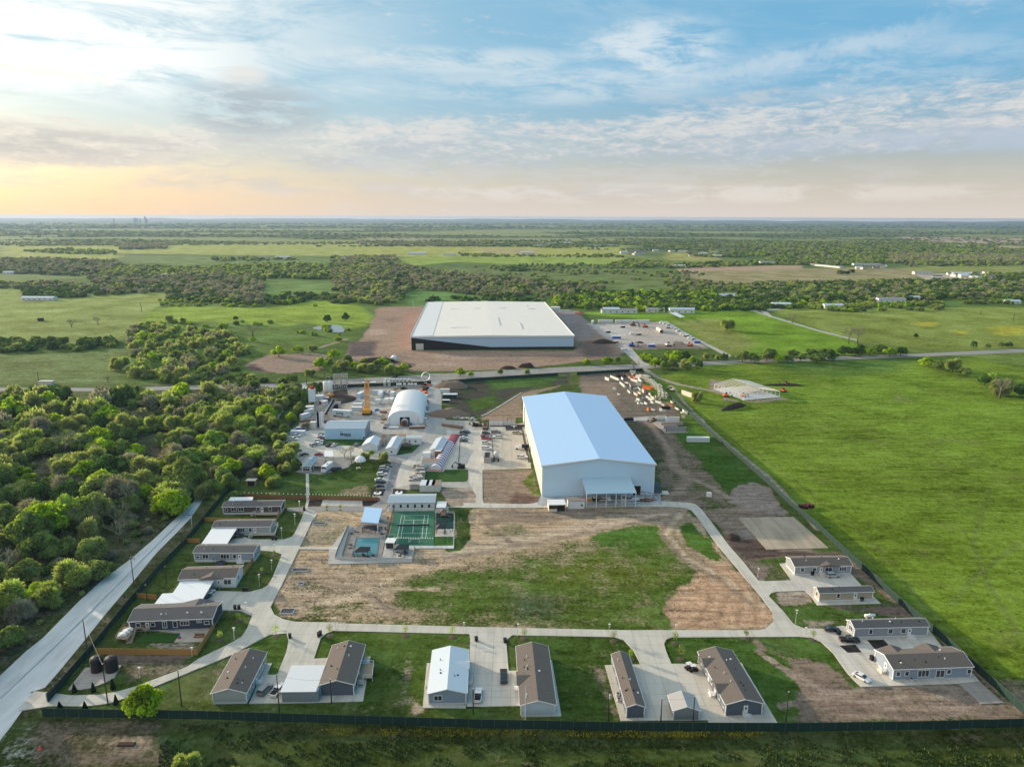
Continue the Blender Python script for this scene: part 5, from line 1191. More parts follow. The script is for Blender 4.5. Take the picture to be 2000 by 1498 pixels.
# timber privacy fences
def run_fence(name,label,px,h,m,top=False,posts=6.0,post_m=None,rail=None,cat='fence',double=False,group=None):
    pts=[P(x,y,h if top else 0)for x,y in px];a=pts[0];r=root(name,(a.x,a.y,0),0,label,cat,group)
    pn=MB();ps=MB();rl=MB();k=0;n_p=0
    for p,q in zip(pts,pts[1:]):
        d=q-p;d.z=0;L=d.length;d.normalize();c_=(p+q)/2-a;pn.obox(c_.x,c_.y,.05,L,.06,h-.05,math.atan2(d.y,d.x))
        e0,e1=p-a,q-a
        if rail:rl.tube((e0.x,e0.y,h+.03),(e1.x,e1.y,h+.03),.05,n=4)
        m_=max(1,int(L/posts))
        for j in range(m_):
            f=e0.lerp(e1,j/m_);n_p+=1
            ps.obox(f.x,f.y,0,.12,.12,h+.12,math.atan2(d.y,d.x))
    pn.build('panel',m,r);ps.build('posts',post_m or m,r)
    if rail:rl.build('top_rail',rail,r)
    return r
run_fence('timber_fence','orange cedar fence around the yard of the navy house',[(187,1277.5),(385.5,1279),(419,1227)],1.9,M_CEDAR,posts=2.4)
run_fence('timber_fence','cedar fence from the green fence to the stepped carport',K3((362,945),(525,962)),1.8,M_CEDAR,posts=2.4)
run_fence('timber_fence','cedar fence behind the first white carport, meeting the green fence',K3((765,498),(875,500)),1.8,M_CEDAR,posts=2.4)
run_fence('timber_fence','cedar fence between the dark brown house and the tan one',K3((905,325),(1490,340),(1535,265)),1.8,M_CEDAR,posts=2.4)
run_fence('timber_fence','short cedar fence at the right end of the pale blue house',K3((1235,765),(1310,655)),1.9,M_CEDAR,posts=2.4)
run_fence('timber_fence','rust-brown fence strung with bulbs along the lower edge of the lawn',[k3(1200,130),k3(1340,133),k1(0,1098),k1(232,1100)],1.7,mat('rust_fence',(.26,.12,.06),.9,.25),posts=2.6)
run_fence('timber_fence','rust-brown fence strung with bulbs right of the footpath',[k1(258,1100),k1(500,1110),k1(808,1112)],1.7,mat('rust_fence',(.26,.12,.06),.9,.25),posts=2.6)
M_BULB=mat('bulb',(.9,.82,.62),.4)
def bulbs(label,pa,pb,n,h):
    a,b_=P(*pa),P(*pb);r=root('string_lights',(a.x,a.y,0),0,label,'lights');w=MB();me_=MB().obox(0,0,-.15,.36,.36,.3).mesh('bulb',M_BULB)
    for i in range(n+1):
        t=i/n;p=(b_-a)*t;link('bulb',me_,r,(p.x,p.y,h))
        if i<n:q_=(b_-a)*((i+1)/n);w.tube((p.x,p.y,h),(q_.x,q_.y,h),.02,n=3)
    w.build('cable',M_WIRE,r)
bulbs('string of pale bulbs above the rust-brown fence left of the footpath',k3(1240,132),k1(228,1100),14,2.3)
bulbs('string of pale bulbs above the rust-brown fence right of the footpath',k1(262,1100),k1(805,1112),22,2.3)
# ------------------------------------------------------------------ front row
A,B=k4(132,697),k4(366,692)
home('grey house with white skirting, leftmost of the front row',A,B,k4(262,345),3.3,1.25,'y',M_GREEN,M_SHTAN if False else M_SHING,sk=.7,
     wins=[('r',u,1.4,1.0,1.3,1)for u in(.12,.3,.62,.85)],doors=[('r',.48,None,2)],vents=9)
A,B=k4(880,640),k4(1112,635)
home('brown-roofed house with slate gable and side deck, second of the front row',A,B,k4(962,290),3.4,1.3,'y',M_SLATE,M_SHING,sk=.15,
     wins=[('r',u,1.4,1.1,1.3,1)for u in(.1,.75,.9)],doors=[('r',.45)],vents=7)
deck('wooden side deck with white railing beside the slate gabled house',K4((1135,555),(1150,500),(1140,480),(1160,415),(1250,412),(1240,512),(1180,512),(1178,555)),1.0,openside=(0,6),stairs=(k4(1160,535),k4(1158,552),1.3))
A,B=k4(612,686),k4(866,683)
def shed_roof_garage(label,A,B,far,h0,h1,wall,roof):
    a,L,rz=frame_of(A,B);Wd=depth_of(A,B,far,h1);r=root('metal_garage',(a.x,a.y,0),rz,label,'garage')
    MB().extr([(0,0),(Wd,0),(Wd,h1),(0,h0)],'x',0,L).build('wall',wall,r)
    MB().extr([(-.3,h0+.02),(Wd+.3,h1+.02),(Wd+.3,h1+.14),(-.3,h0+.14)],'x',-.3,L-.45).build('roof',roof,r)
    MB().box(L*.1,L*.9,Wd+.01,Wd+.06,0,h1-.6).build('roller_door',M_TRIM,r);return r
shed_roof_garage('ribbed white metal garage against the slate gabled house',A,B,k4(683,432),3.2,3.5,M_MGREY,mat('ribbed_white_roof',(.74,.75,.76),.45,.05,.3,wave=('X',.75,.22)))
A,B=k4(1634,701),k4(1893,696)
home('house with pale blue metal roof, third of the front row',A,B,k4(1657,325),3.4,1.2,'y',M_BLUE,mat('blue_metal_roof',(.62,.68,.73),.35,.04,.3,wave=('Y',1.0,.12)),sk=.5,
     wins=[('f',.25,1.3,1.9,1.3,2),('r',.7,1.4,1.0,1.3,1)],doors=[('r',.42,None,1),('l',.4,None,1)],dormers=[('r',.62,3.5,.8)],vents=5,ventcol=M_DARK)
A,B=k5(250,641),k5(463,637)
home('brown-roofed house with pale gable right of the black pickup',A,B,k5(218,205),3.3,1.25,'y',mat('pale_blue_siding',(.52,.58,.63),wave=('Z',1.6,.15)),M_SHING,sk=.5,
     wins=[('r',.5,1.4,1.2,1.3,1),('l',.75,1.4,1.0,1.3,1)],doors=[('l',.42,None,2)],dormers=[('l',.42,6.0,.75)],vents=8)
A,B=k5(914,654),k5(1025,652)
home('long narrow brown-roofed house, between the two utility poles in front',A,B,k5(818,252),3.3,.8,'y',M_SLATE,M_SHING,sk=.6,skirt=M_SLATE,
     wins=[('l',u,1.4,1.0,1.3,1)for u in(.2,.45,.7,.9)],vents=7,over=.25)
b=MB();p=P(*k5(862,520));b.obox(0,0,0,1.0,1.0,1.1);b.lathe(0,0,[(.42,1.1),(.4,1.16)],12)
A,B=k5(1210,665),k5(1370,665)
home('small grey gabled garage shed standing on the concrete',A,B,k5(1172,512),2.9,1.1,'y',M_MGREY,mat('grey_metal_roof',(.40,.385,.37),.45,.06,.4,wave=('Y',1.2,.12)),sk=.02,name='garage_shed',cat='shed',vents=0,
     wins=[('l',.3,1.2,.8,.9,1)])
A,B=k5(1537,640),k5(1765,632)
home('large brown-roofed house with two side gables, rightmost of the front row',A,B,k5(1367,237),3.5,1.3,'y',M_SLATE,M_SHING,sk=.3,skirt=M_SLATE,
     wins=[('l',u,1.4,1.1,1.3,1)for u in(.08,.22,.5,.7,.9)],doors=[('f',.55,None,2),('l',.36,None,2),('l',.6)],dormers=[('l',.30,5.5,.7),('l',.80,5.5,.7)],vents=10)
M_TANW=M_TANS
# ------------------------------------------------------------------ right row
A,B=k6(493,467),k6(850,460)
h_,L_,W__=home('grey house with front gable, farthest of the right row',A,B,k6(430,352),3.4,1.2,'x',M_GREY,M_SHING,sk=.6,
     wins=[('f',U((493,0),(850,0),x),1.4,w,1.3,n)for x,w,n in((541,1.2,1),(617,1.2,1),(707,2.4,2),(797,2.4,3))],doors=[('f',U((493,0),(850,0),660),None,1)],dormers=[('f',.60,7.5,.6)],vents=5)
A,B=k6(648,638),k6(986,628)
home('narrow tan house on a white footing, second of the right row',A,B,k6(617,545),3.4,.8,'x',M_TANS,M_SHING2,sk=.7,
     wins=[('f',U((648,0),(986,0),769),1.4,.9,1.4,1),('l',.5,1.4,.9,1.4,1)],doors=[('f',U((648,0),(986,0),877),None,1)],vents=3)
A,B=k6(871,868),k6(1335,856)
home('long grey house behind the black pickup, third of the right row',A,B,k6(815,752),3.5,.95,'x',M_GREY,M_SHING2,sk=.6,
     wins=[('f',U((871,0),(1335,0),x),1.4,w,1.4,1)for x,w in((974,.9),(1099,1.3),(1180,1.3))]+[('l',.5,1.4,1.8,1.4,2)],doors=[('f',U((871,0),(1335,0),1220),None,2)],vents=6)
A,B=k6(1117,1136),k6(1612,1118)
home('largest grey house of the right row, nearest the white sedan',A,B,k6(1005,942),3.5,1.35,'x',M_BLUE,M_SHING,sk=.3,
     wins=[('f',U((1117,0),(1612,0),x),z,w,h,n)for x,w,h,z,n in((1148,1.0,1.2,1.4,1),(1203,1.0,1.2,1.4,1),(1308,3.0,1.8,.95,3),(1415,2.2,2.0,.6,2),(1469,1.0,1.2,1.5,1),(1600,1.1,1.2,1.4,1))],
     doors=[('l',.42,None,1)],dormers=[('b',.2,6.0,.7),('b',.68,7.0,.8)],vents=9)
for lb,p in[('white propane tank behind the long grey house',k6(972,740))]:
    g_=P(*p);r=root('propane_tank',(g_.x,g_.y,0),.1,lb,'tank');b=MB()
    b.tube((-1.6,0,.95),(1.6,0,.95),.5,n=12);b.lathe(0,0,[(.2,1.4),(.2,1.6)],8);b.build('vessel',M_TRIM,r,True)
    for sx in(-1,1):MB().box(sx-.1,sx+.1,-.35,.35,0,.5).build('leg',M_STEEL,r)
# ------------------------------------------------------------------ green perimeter fence
GF=2.4
M_GP=mat('dull_post',(.06,.085,.08),.6,.1)
def gfence(label,px,top=True,h=GF,pm=None):return run_fence('mesh_fence',label,px,h,M_FENCE,top,3.0,pm or M_GP,pm or M_GP,group='green screened perimeter fence')
gfence('green screened fence along the bottom of the compound',[(81,1383),(200,1385),(380,1387.5),(620,1394.5),(940,1404.5),(1250,1410.5),(1560,1411.5),(1800,1408),(2000,1403),(2300,1396)])
gfence('green screened fence along the gravel road',[(92,1356),(181,1255),(245,1177),(305,1108),(358,1055),(420,981)])
gfence('green screened fence from the first house up to the staff car park',[(420,981),(470,925),(520,880),(555,846),(585,800),(602,762)])
gfence('green screened fence behind the silos and precast stacks',[(606,752),(640,752),(700,750),(800,746),(842,744)])
gfence('green screened fence in front of the dark fenced field',[(896,742),(950,737),(1090,728.5)])
gfence('green screened fence above the scrap yard',[(1127,727),(1190,723),(1255,719.5)])
gfence('green fence along the big pasture, from the road to the bottom corner',[(1255,719.5),(1287.5,752.5),(1325,786),(1362,816),(1407.5,856),(1450,892),(1510,945),(1547,980),(1590,1014),(1633,1054),(1682,1098),(1731,1143),(1778,1184),(1830,1226),(1882,1272),(1934,1318),(2000,1376),(2060,1425)])
b=root('entrance_gate',P(92,1370),math.atan2((P(164,1292)-P(92,1370)).y,(P(164,1292)-P(92,1370)).x),'dark rolling gate across the lower left entrance drive','gate')
q_=MB();q_.box(0,9,-.05,.05,.1,2.3);q_.build('gate_panel',mat('brown_mesh',(.05,.035,.035),.8),b);q_=MB()
for x in(0,3,6,9):q_.box(x-.06,x+.06,-.09,.09,0,2.5)
q_.build('gate_frame',M_POST,b)
# ------------------------------------------------------------------ big assembly hall
A,B=(1059,970.5),(1276.5,967)
a,L,rz=frame_of(A,B);EH=hgt(A,909.5)
Wd=depth_of(A,B,(1023,775.5),EH);RISE=2.9
r=root('assembly_hall',(a.x,a.y,0),rz,'huge sky-tinted white metal hall with low gabled roof in the middle','hall');HALL=r
w=MB();w.extr([(0,0),(0,EH),(L/2,EH+RISE),(L,EH),(L,0)],'y',0,Wd);w.build('wall',mat('hall_cladding',(.52,.69,.84),.45,.03,.2,wave=('X',.9,.10)),r)  # bluish sky light on the front is put into the wall colour
MB().box(-.16,-.01,.15,Wd-.1,.02,EH-.35).build('side_wall',M_MWALLY,r)
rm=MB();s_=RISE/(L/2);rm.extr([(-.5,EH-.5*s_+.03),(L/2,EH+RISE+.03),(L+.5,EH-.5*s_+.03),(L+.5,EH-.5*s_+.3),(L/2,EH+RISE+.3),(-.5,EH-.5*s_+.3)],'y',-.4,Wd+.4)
rm.build('roof',mat('hall_roof',(.39,.585,.83),.6,.035,.15,wave=('Y',.8,.10)),r)  # reflected blue of the sky is put into the roof's base colour
t=MB();t.extr([(-.6,EH-.4),(L/2,EH+RISE-.1),(L+.6,EH-.4),(L+.6,EH+.28),(L/2,EH+RISE+.34),(-.6,EH+.28)],'y',-.55,-.41);t.box(-.75,-.52,-.5,Wd,EH-.35,EH+.26)
for x in(-.05,L-.15):t.box(x,x+.2,-.06,.0,0,EH)
t.build('trim',M_TRIM,r)
x0=U((378,0),(1722,0),1470)*L;x1=U((378,0),(1722,0),1562)*L
MB().box(x0,x1,-.03,-.005,0,4.6).build('door_opening',M_DARK,r);q_=MB();q_.box(x0-.25,x0,-.12,0,0,4.9);q_.box(x1,x1+.25,-.12,0,0,4.9);q_.box(x0,x1,-.12,0,4.6,4.9);q_.build('door_frame',M_TRIM,r)
MB().box(x0,x1,-.02,.0,4.6,4.61).build('door_lintel',M_TRIM,r)
for yy in(8,24,60,78,92,108):MB().box(-.20,-.165,yy,yy+4,0,4.5).build('side_door',M_STEEL if yy!=108 else M_DARK,r)
MB().box(-.24,-.165,Wd-16,Wd-13,3,12).build('side_sign',M_BLACK,r)
pv=P(1160,983);sheet('apron',[(1056,968),(1285,960),(1290,968),(1293,984),(1058,986),(1050,984)],paving('hall_apron',(.42,.44,.45),5,.12,.25))
# lean-to canopy on the hall front
r=root('canopy_shelter',(a.x,a.y,0),rz,'open pale metal canopy with white posts against the hall front','canopy');CANOPY=r
def hu(x):return U((378,0),(1722,0),x)*L
c0,c1=hu(845),hu(1430);dep=13.5
MB().extr([(-.1,8.4),(-dep,6.4),(-dep,6.55),(-.1,8.55)],'x',c0,c1).build('roof',mat('canopy_roof',(.45,.60,.68),.4,.05,.3,wave=('X',.9,.1)),r)
for x in np.linspace(c0+.3,c1-.3,6):
    MB().box(x-.12,x+.12,-dep+.1,-dep+.34,0,6.4).build('post',M_TRIM,r);MB().box(x-.12,x+.12,-1.0,-.76,0,8.2).build('post',M_TRIM,r)
b=MB()
for z in(1.6,3.2):b.box(c0+6,c1-.5,-dep+.5,-dep+.6,z,z+.12)
b.box(c0+12,c1,-dep+.6,-dep+.7,2.4,2.5);b.build('scaffold_rails',M_TRIM,r)
b=MB();xx=c0+(c1-c0)*.76
for z in range(4):
    b.tube((xx-1,-dep+1.2,z*1.4),(xx+1,-dep+1.2,z*1.4+1.4),.07,n=4);b.tube((xx+1,-dep+1.2,z*1.4),(xx-1,-dep+1.2,z*1.4+1.4),.07,n=4)
b.tube((xx-1,-dep+1.2,0),(xx-1,-dep+1.2,5.8),.09,n=4);b.tube((xx+1,-dep+1.2,0),(xx+1,-dep+1.2,5.8),.09,n=4);b.build('cross_brace',M_TRIM,r)
def place(x,y):return P(x,y)
# things under and around the canopy
for i,(x,col,w_,h)in enumerate([(930,M_YEL,3,1.8),(985,M_DARK,2.4,2.2),(1090,M_RUST,3,2.0),(1150,M_TRIM,1.6,3.0),(1390,M_RUST,2.2,2.6),(1330,M_STEEL,2.6,1.6)]):
    rr=root('machine_crate',HALL.matrix_basis@Vector((hu(x),-5.5,0)),rz,'%s item stored under the hall canopy, %s from the left'%(['yellow','black','brown','tall white','rusty','grey'][i],ORD[[0,1,2,3,5,4][i]]),'machinery')
    MB().box(-w_/2,w_/2,-1,1,.2,h*.6).build('body',col,rr);MB().box(-w_/3,w_/4,-.6,.6,h*.6,h).build('top',M_STEEL if col is not M_STEEL else M_DARK,rr)
    for sx in(-1,1):MB().box(sx*w_*.4-.1,sx*w_*.4+.1,-1.1,1.1,0,.2).build('skid',M_DARK,rr)
def shelter(label,cx,w_,d_,h,wallm,roofm,open_=False,off=-11,name='kiosk'):
    rr=root(name,(a.x,a.y,0),rz,label,'cabin');x0,x1=hu(cx)-w_/2,hu(cx)+w_/2;y1=off;y0=off-d_
    if open_:
        b=MB();b.box(x0,x1,y1-.1,y1,0,h);b.box(x0,x0+.1,y0,y1-.1,0,h);b.box(x1-.1,x1,y0,y1-.1,0,h);b.box(x0+.1,x0+w_*.5,y0,y0+.1,0,1.1);b.build('wall',wallm,rr)
        MB().box(x0+w_*.55,x1-.3,y0+.3,y0+1.4,0,1.6).build('cabinet',M_DARK,rr)
    else:MB().box(x0,x1,y0,y1,0,h).build('wall',wallm,rr);MB().box(x1-1.6,x1-.8,y0-.05,y0,1.2,2.0).build('window',M_GLASS,rr)
    MB().box(x0-.2,x1+.2,y0-.3,y1+.2,h,h+.15).build('roof',roofm,rr);return rr
shelter('open-fronted shelter with pale roof at the left end of the hall front',505,7,5.5,3.0,M_CREAM,M_TRIM,True,name='open_shelter')
shelter('white box cabin with brown roof left of the hall canopy',735,7,4,3.6,M_WHITE,mat('brown_felt',(.25,.2,.18),.9),off=-10,name='site_cabin')
# flatbed things right of the canopy
def flatbed(label,px,rz_,L_,deckm,wheels=True,h=.9):
    g_=P(*px);rr=root('flatbed_trailer',(g_.x,g_.y,0),rz_,label,'trailer');MB().box(-L_/2,L_/2,-1.2,1.2,h-.2,h).build('bed',deckm,rr)
    MB().box(L_/2,L_/2+1.8,-.1,.1,h-.3,h-.15).build('drawbar',M_DARK,rr)
    if wheels:
        for sx in(-.7,.5):
            for sy in(-1,1):MB().tube((sx,sy*1.0,.4),(sx,sy*1.25,.4),.4,n=10).build('wheel',M_TYRE,rr)
    return rr
flatbed('white-topped flatbed trailer below the hall doorway',kq(1520,485),0,8,M_TRIM);flatbed('rusty flatbed trailer at the right end of the hall front',kq(1640,495),0,6,M_RUST)
p=P(*kq(1670,450));rr=root('steel_rack',p,.2,'tangle of rusty steel racking by the right corner of the hall','rack');b=MB();rk=random.Random(3)
for i in range(26):x,y=rk.uniform(-4,3),rk.uniform(-4,5);b.tube((x,y,rk.uniform(0,2.5)),(x+rk.uniform(-3,3),y+rk.uniform(-1,1),rk.uniform(0,2.8)),.09,n=4)
b.build('bars',M_RUST,rr);b=MB()
for x in(-4,0,4):b.box(x-.1,x+.1,-3,-2.8,0,3)
b.build('uprights',M_STEEL,rr)
p=P(*kq(1765,400));rr=root('covered_equipment',p,0,'dark green tarpaulin-covered equipment behind the right wall of the hall','equipment')
MB().obox(0,4,0,5,9,3.2,0,.75).build('cover',mat('green_tarp',(.04,.09,.09),.7,.3),rr);MB().obox(3.5,1,0,4,4,.3).build('pallet',M_CREAM,rr)
# ------------------------------------------------------------------ black and white warehouse
A,B=(804,683.7),(1120,681.7)
a,L,rz=frame_of(A,B);EH=hgt(B,656.5);Wd=depth_of(A,B,(840,590.8),EH)
r=root('warehouse',(a.x,a.y,0),rz,'vast white-roofed warehouse with a black and white front beyond the road','warehouse');WH=r
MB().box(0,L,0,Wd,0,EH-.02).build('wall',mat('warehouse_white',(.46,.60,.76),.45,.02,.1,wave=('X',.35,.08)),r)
b=MB();e=.06;sx=U((575,0),(1840,0),1190)*L;lo=EH*.19
b.add([(0,-e,0),(sx,-e,0),(sx,-e,lo),(0,-e,EH*.93),(0,-e-.1,0),(sx,-e-.1,0),(sx,-e-.1,lo),(0,-e-.1,EH*.93)],[(4,5,6,7),(7,6,2,3),(4,7,3,0)]);b.box(sx,L,-e-.1,-e,0,lo);b.build('black_cladding',M_BLACK,r)
b=MB();b.extr([(-.5,EH),(L*.055,EH+.5),(L*.13,EH+.7),(L/2,EH+1.3),(L+.5,EH+.1),(L+.5,EH-.1),(-.5,EH-.2)],'y',-.5,Wd+.5)
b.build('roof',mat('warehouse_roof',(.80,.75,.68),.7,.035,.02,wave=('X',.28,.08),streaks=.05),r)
b=MB();b.box(-.8,L+.8,-.7,-.5,EH-.6,EH+.8);b.box(-.9,-.5,-.5,Wd+.5,EH-.6,EH+1.0);b.box(L+.5,L+.9,-.5,Wd+.5,EH-.6,EH+.5);b.build('parapet',M_TRIM,r)
b=MB();b.extr([(-.3,EH+.30),(L*.055,EH+.72),(L*.13,EH+.84),(L*.13,EH+.92),(-.3,EH+.55)],'y',.3,Wd-.3);b.build('left_slope_strip',mat('left_slope_tone',(.70,.70,.68),.5,.06,.1),r)  # the left slope's differing light is put into this strip's colour
for i,(u,v,l1,l2)in enumerate([(.24,.72,10,1.4),(.42,.73,8,1.4),(.62,.74,9,1.2),(.85,.73,8,1.2),(.83,.85,1,8),(.30,.18,20,1.2),(.56,.33,1.2,60),(.70,.22,1.2,40)]):
    z=EH+1.3-(.9*abs(u-.5)/.5)+.02;MB().box(u*L-l1/2,u*L+l1/2,v*Wd-l2/2,v*Wd+l2/2,z-.3,z+.25).build('roof_seam',M_STEEL,r)
MB().box(4,11,-.4,-.18,0,6).build('doorway',M_BEIGE,r)
# ------------------------------------------------------------------ arched fabric shelter
A,B=kj(150,1108),kj(865,1098)
a,L,rz=frame_of(A,B);HT=hgt(((A[0]+B[0])/2,(A[1]+B[1])/2),kj(500,820)[1]);R_=L/2
bk=P(*kj(610,405),HT);r=root('arched_shelter',(a.x,a.y,0),rz,'white ribbed arched fabric shelter in the working yard','shelter');Dp=loc(r,bk)[1]-0;shx=loc(r,bk)[0]-R_
def arch(n,k=1.0,z0=0):return[(R_-R_*k*math.copysign(abs(math.cos(math.pi*i/n))**.82,math.cos(math.pi*i/n)),z0+HT*k*math.sin(math.pi*i/n)**.85)for i in range(n+1)]
pr=arch(28)
w=MB();NB=15
for j in range(NB):
    y0,y1=Dp*j/NB,Dp*(j+1)/NB;ym=(y0+y1)/2;vs=[]
    for y,k in((y0,1.0),(ym,.955),(y1,1.0)):
        vs+=[(R_+(x-R_)*k,y,z*k)for x,z in pr]
    n=len(pr);fs=[(s_*n+i,s_*n+i+1,(s_+1)*n+i+1,(s_+1)*n+i)for s_ in range(2)for i in range(n-1)]
    w.add(vs,fs)
w.build('skin',M_TARP,r)
for y in(0.0,Dp):
    b=MB();o_=[(x,y,z)for x,z in pr];dh=(R_-2.9,R_+2.9)
    if y==0:
        lft=[(x,z)for x,z in pr if x<=dh[0]]+[(dh[0],HT*1.0-.4),(dh[0],0)]
        b.extr(lft,'y',.02,.1);rgt=[(dh[1],0),(dh[1],HT-.4)]+[(x,z)for x,z in pr if x>=dh[1]];b.extr(rgt,'y',.02,.1)
        b.extr([(dh[0],4.9),(dh[0],HT-.4)]+[(x,z)for x,z in pr if dh[0]<x<dh[1]]+[(dh[1],HT-.4),(dh[1],4.9)],'y',.02,.1)
    else:b.extr(pr,'y',y-.1,y-.02)
    b.build('end_wall',mat('shelter_end_fabric',(.70,.75,.78),.6,.04),r)
MB().box(dh[0],dh[1],1.2,1.3,0,4.9).build('doorway_shade_sheet',M_DARK,r)  # dark sheet standing in for the shade inside the doorway
for x in(1.9,L-3.0):MB().box(x-.05,x+.05,-.1,.01,0,4.5).build('drain_pipe',M_DARK,r)
# tunnelling head parked in the doorway
g_=r.matrix_basis@Vector((R_,-2.4,0));rr=root('tunnel_boring_machine',g_,rz,'round tunnelling machine head parked in the shelter doorway','machine')
b=MB();b.tube((0,-1.0,2.15),(0,4,2.15),2.1,n=24);b.build('shield',M_STEEL,rr);b=MB();b.tube((0,-1.3,2.15),(0,-1.02,2.15),1.95,n=24);b.build('cutter_disc',M_RUST,rr)
for k in range(6):t=k*math.pi/3;MB().tube((0,-1.4,2.15),(1.8*math.cos(t),-1.4,2.15+1.8*math.sin(t)),.16,n=5).build('spoke',M_DARK,rr)
MB().box(2.0,4.4,-1.5,.5,0,1.9).build('power_pack',M_BLUEP if False else mat('navy_paint',(.05,.08,.16),.5),rr)
# ------------------------------------------------------------------ office hall with the lettering
A,B=ki(748,1385),ki(1533,1381)
a,L,rz=frame_of(A,B);EH=hgt(A,ki(0,1178)[1]);r=root('sign_hall',(a.x,a.y,0),rz,'pale blue metal building with black lettering and a low roof','building');Wd=17.0;RISE=1.7
w=MB();w.extr([(0,0),(Wd,0),(Wd,EH),(Wd/2,EH+RISE),(0,EH)],'x',0,L);w.build('wall',mat('sign_hall_cladding',(.42,.64,.84),.5,.04,.3,wave=('X',1.2,.10)),r)
s_=RISE/(Wd/2);MB().extr([(-.25,EH+.02),(Wd/2,EH+RISE+.05),(Wd+.25,EH+.02),(Wd+.25,EH+.16),(Wd/2,EH+RISE+.2),(-.25,EH+.16)],'x',-.3,L+.3).build('roof',mat('sign_hall_roof',(.42,.50,.57),.45,.05,.3,wave=('X',1.2,.1)),r)
MB().box(L+.01,L+.12,.2,Wd-.2,0,EH-.1).build('end_wall',mat('shade_painted_cladding',(.28,.30,.32),.6,.1),r)  # shade of the end wall is put into a darker cladding colour
MB().box(-.35,L+.35,Wd/2-.15,Wd/2+.15,EH+RISE+.17,EH+RISE+.30).build('ridge_cap',M_TRIM,r)
MB().box(L*.945,L*.99,-.06,-.01,.5,1.4).build('emblem',M_DARK,r)
M_INK=mat('black_lettering',(.012,.012,.016),.6,.05)
def text(s,par,x,z,size,y=-.03,bold=.02,m=M_INK,name='lettering',align='LEFT',ang=math.pi/2,rzz=0):
    cu=bpy.data.curves.new(name,'FONT');cu.body=s;cu.size=size;cu.extrude=.02;cu.offset=bold;cu.align_x=align
    o=bpy.data.objects.new(name,cu);COL.objects.link(o);bpy.context.view_layer.update()
    me=bpy.data.meshes.new_from_object(o.evaluated_get(bpy.context.evaluated_depsgraph_get()));bpy.data.objects.remove(o)
    me.materials.clear();me.materials.append(m);o=bpy.data.objects.new(name,me);COL.objects.link(o);o.parent=par;o.location=(x,y,z);o.rotation_euler=(ang,0,rzz);return o
def lu(x):return U((748,0),(1533,0),x)*L
zt=lambda y:EH*(1385-y)/(1385-1178)
text('B',r,lu(1045),zt(1302),1.62,bold=.05);text('RING',r,lu(1120),zt(1302),1.62,bold=.05);b=MB();b.tube((lu(1096),-.01,zt(1282)),(lu(1096),-.07,zt(1282)),.56,n=20);b.build('letter_disc',M_INK,r)
text('THE',r,lu(1048),zt(1250),.62,bold=.03);text('COMPANY',r,lu(1120),zt(1322),.78,bold=.03)
# ------------------------------------------------------------------ buildings round the yard
def hut(label,A,B,far,eave,rise,axis,wall,roof,wins=(),doors=(),name='site_building',cat='building',W_=None,over=.25,sk=.02):
    return home(label,A,B,far,eave,rise,axis,wall,roof,wins=wins,doors=doors,name=name,cat=cat,W_=W_,over=over,sk=sk,vents=0)
WPANEL=mat('white_panel',(.66,.70,.72),.6,.04)
hut('pitched white hut beside the lettered building',km(1480,500),km(1760,505),km(1560,262),3.0,1.7,'y',WPANEL,mat('hut_roof',(.62,.66,.70),.5,.05),name='pitched_hut')
hut('white cabin with grey pitched roof left of the small lawn',kn(-60,578),kn(148,580),kn(0,240),3.2,1.0,'y',WPANEL,mat('cabin_roof',(.50,.56,.60),.5,.05),wins=[('f',.52,1.1,.9,1.0,1)])
hut('white cabin with two dark windows above the small lawn',kn(345,375),kn(625,372),kn(345,190),3.4,.4,'x',WPANEL,mat('cabin_roof',(.50,.56,.60),.5,.05),wins=[('f',.2,1.2,.9,1.0,1),('f',.62,1.2,.9,1.0,1)],W_=4.4)
hut('white-walled workshop with blue-grey half roof beside the striped tube',kn(795,605),kn(1015,612),kn(880,262),3.4,.9,'y',M_WHITE,mat('workshop_roof',(.48,.54,.60),.5,.05),name='workshop')
hut('long white office with six dark windows above the sports court',k2(795,386),k2(1155,383),k2(800,258),hgt(k2(795,386),900+325/4),1.0,'x',WPANEL,mat('office_roof',(.40,.48,.55),.4,.04,.3,wave=('X',1.2,.1)),W_=9,name='office_building',
    wins=[('f',U((795,0),(1155,0),x),1.1,.95,1.5,1)for x in(836,892,947,1002,1058,1113)],doors=[('f',.02)])
hut('small bungalow with blue-grey roof at the top of the footpath',km(310,925),km(475,925),km(360,625),3.0,.5,'y',M_GREY,mat('bungalow_roof',(.24,.34,.40),.5,.1),wins=[('f',u,.9,.9,1.3,1)for u in(.2,.45,.7)],name='gatehouse')
canopy('brown flat carport roof attached to the small bungalow',KM((515,800),(690,802),(765,660),(590,655)),3.0,mat('brown_flat_roof',(.22,.20,.19),.8))
canopy('white equipment canopy above the bungalow',KM((730,610),(915,612),(895,500),(740,498)),4.0,M_MWHITE,name='canopy_shelter',cat='canopy')
canopy('rust-brown timber walkway roof between the white cabins',KN((0,205),(330,212),(330,175),(0,180)),3.2,mat('walkway_timber',(.32,.17,.10),.8),name='walkway_roof',cat='walkway')
canopy('brown timber walkway roof running down to the pitched hut',[km(1790,330),km(1910,330),km(1940,190),km(1850,190)],3.2,mat('walkway_timber',(.32,.17,.10),.8),name='walkway_roof',cat='walkway')
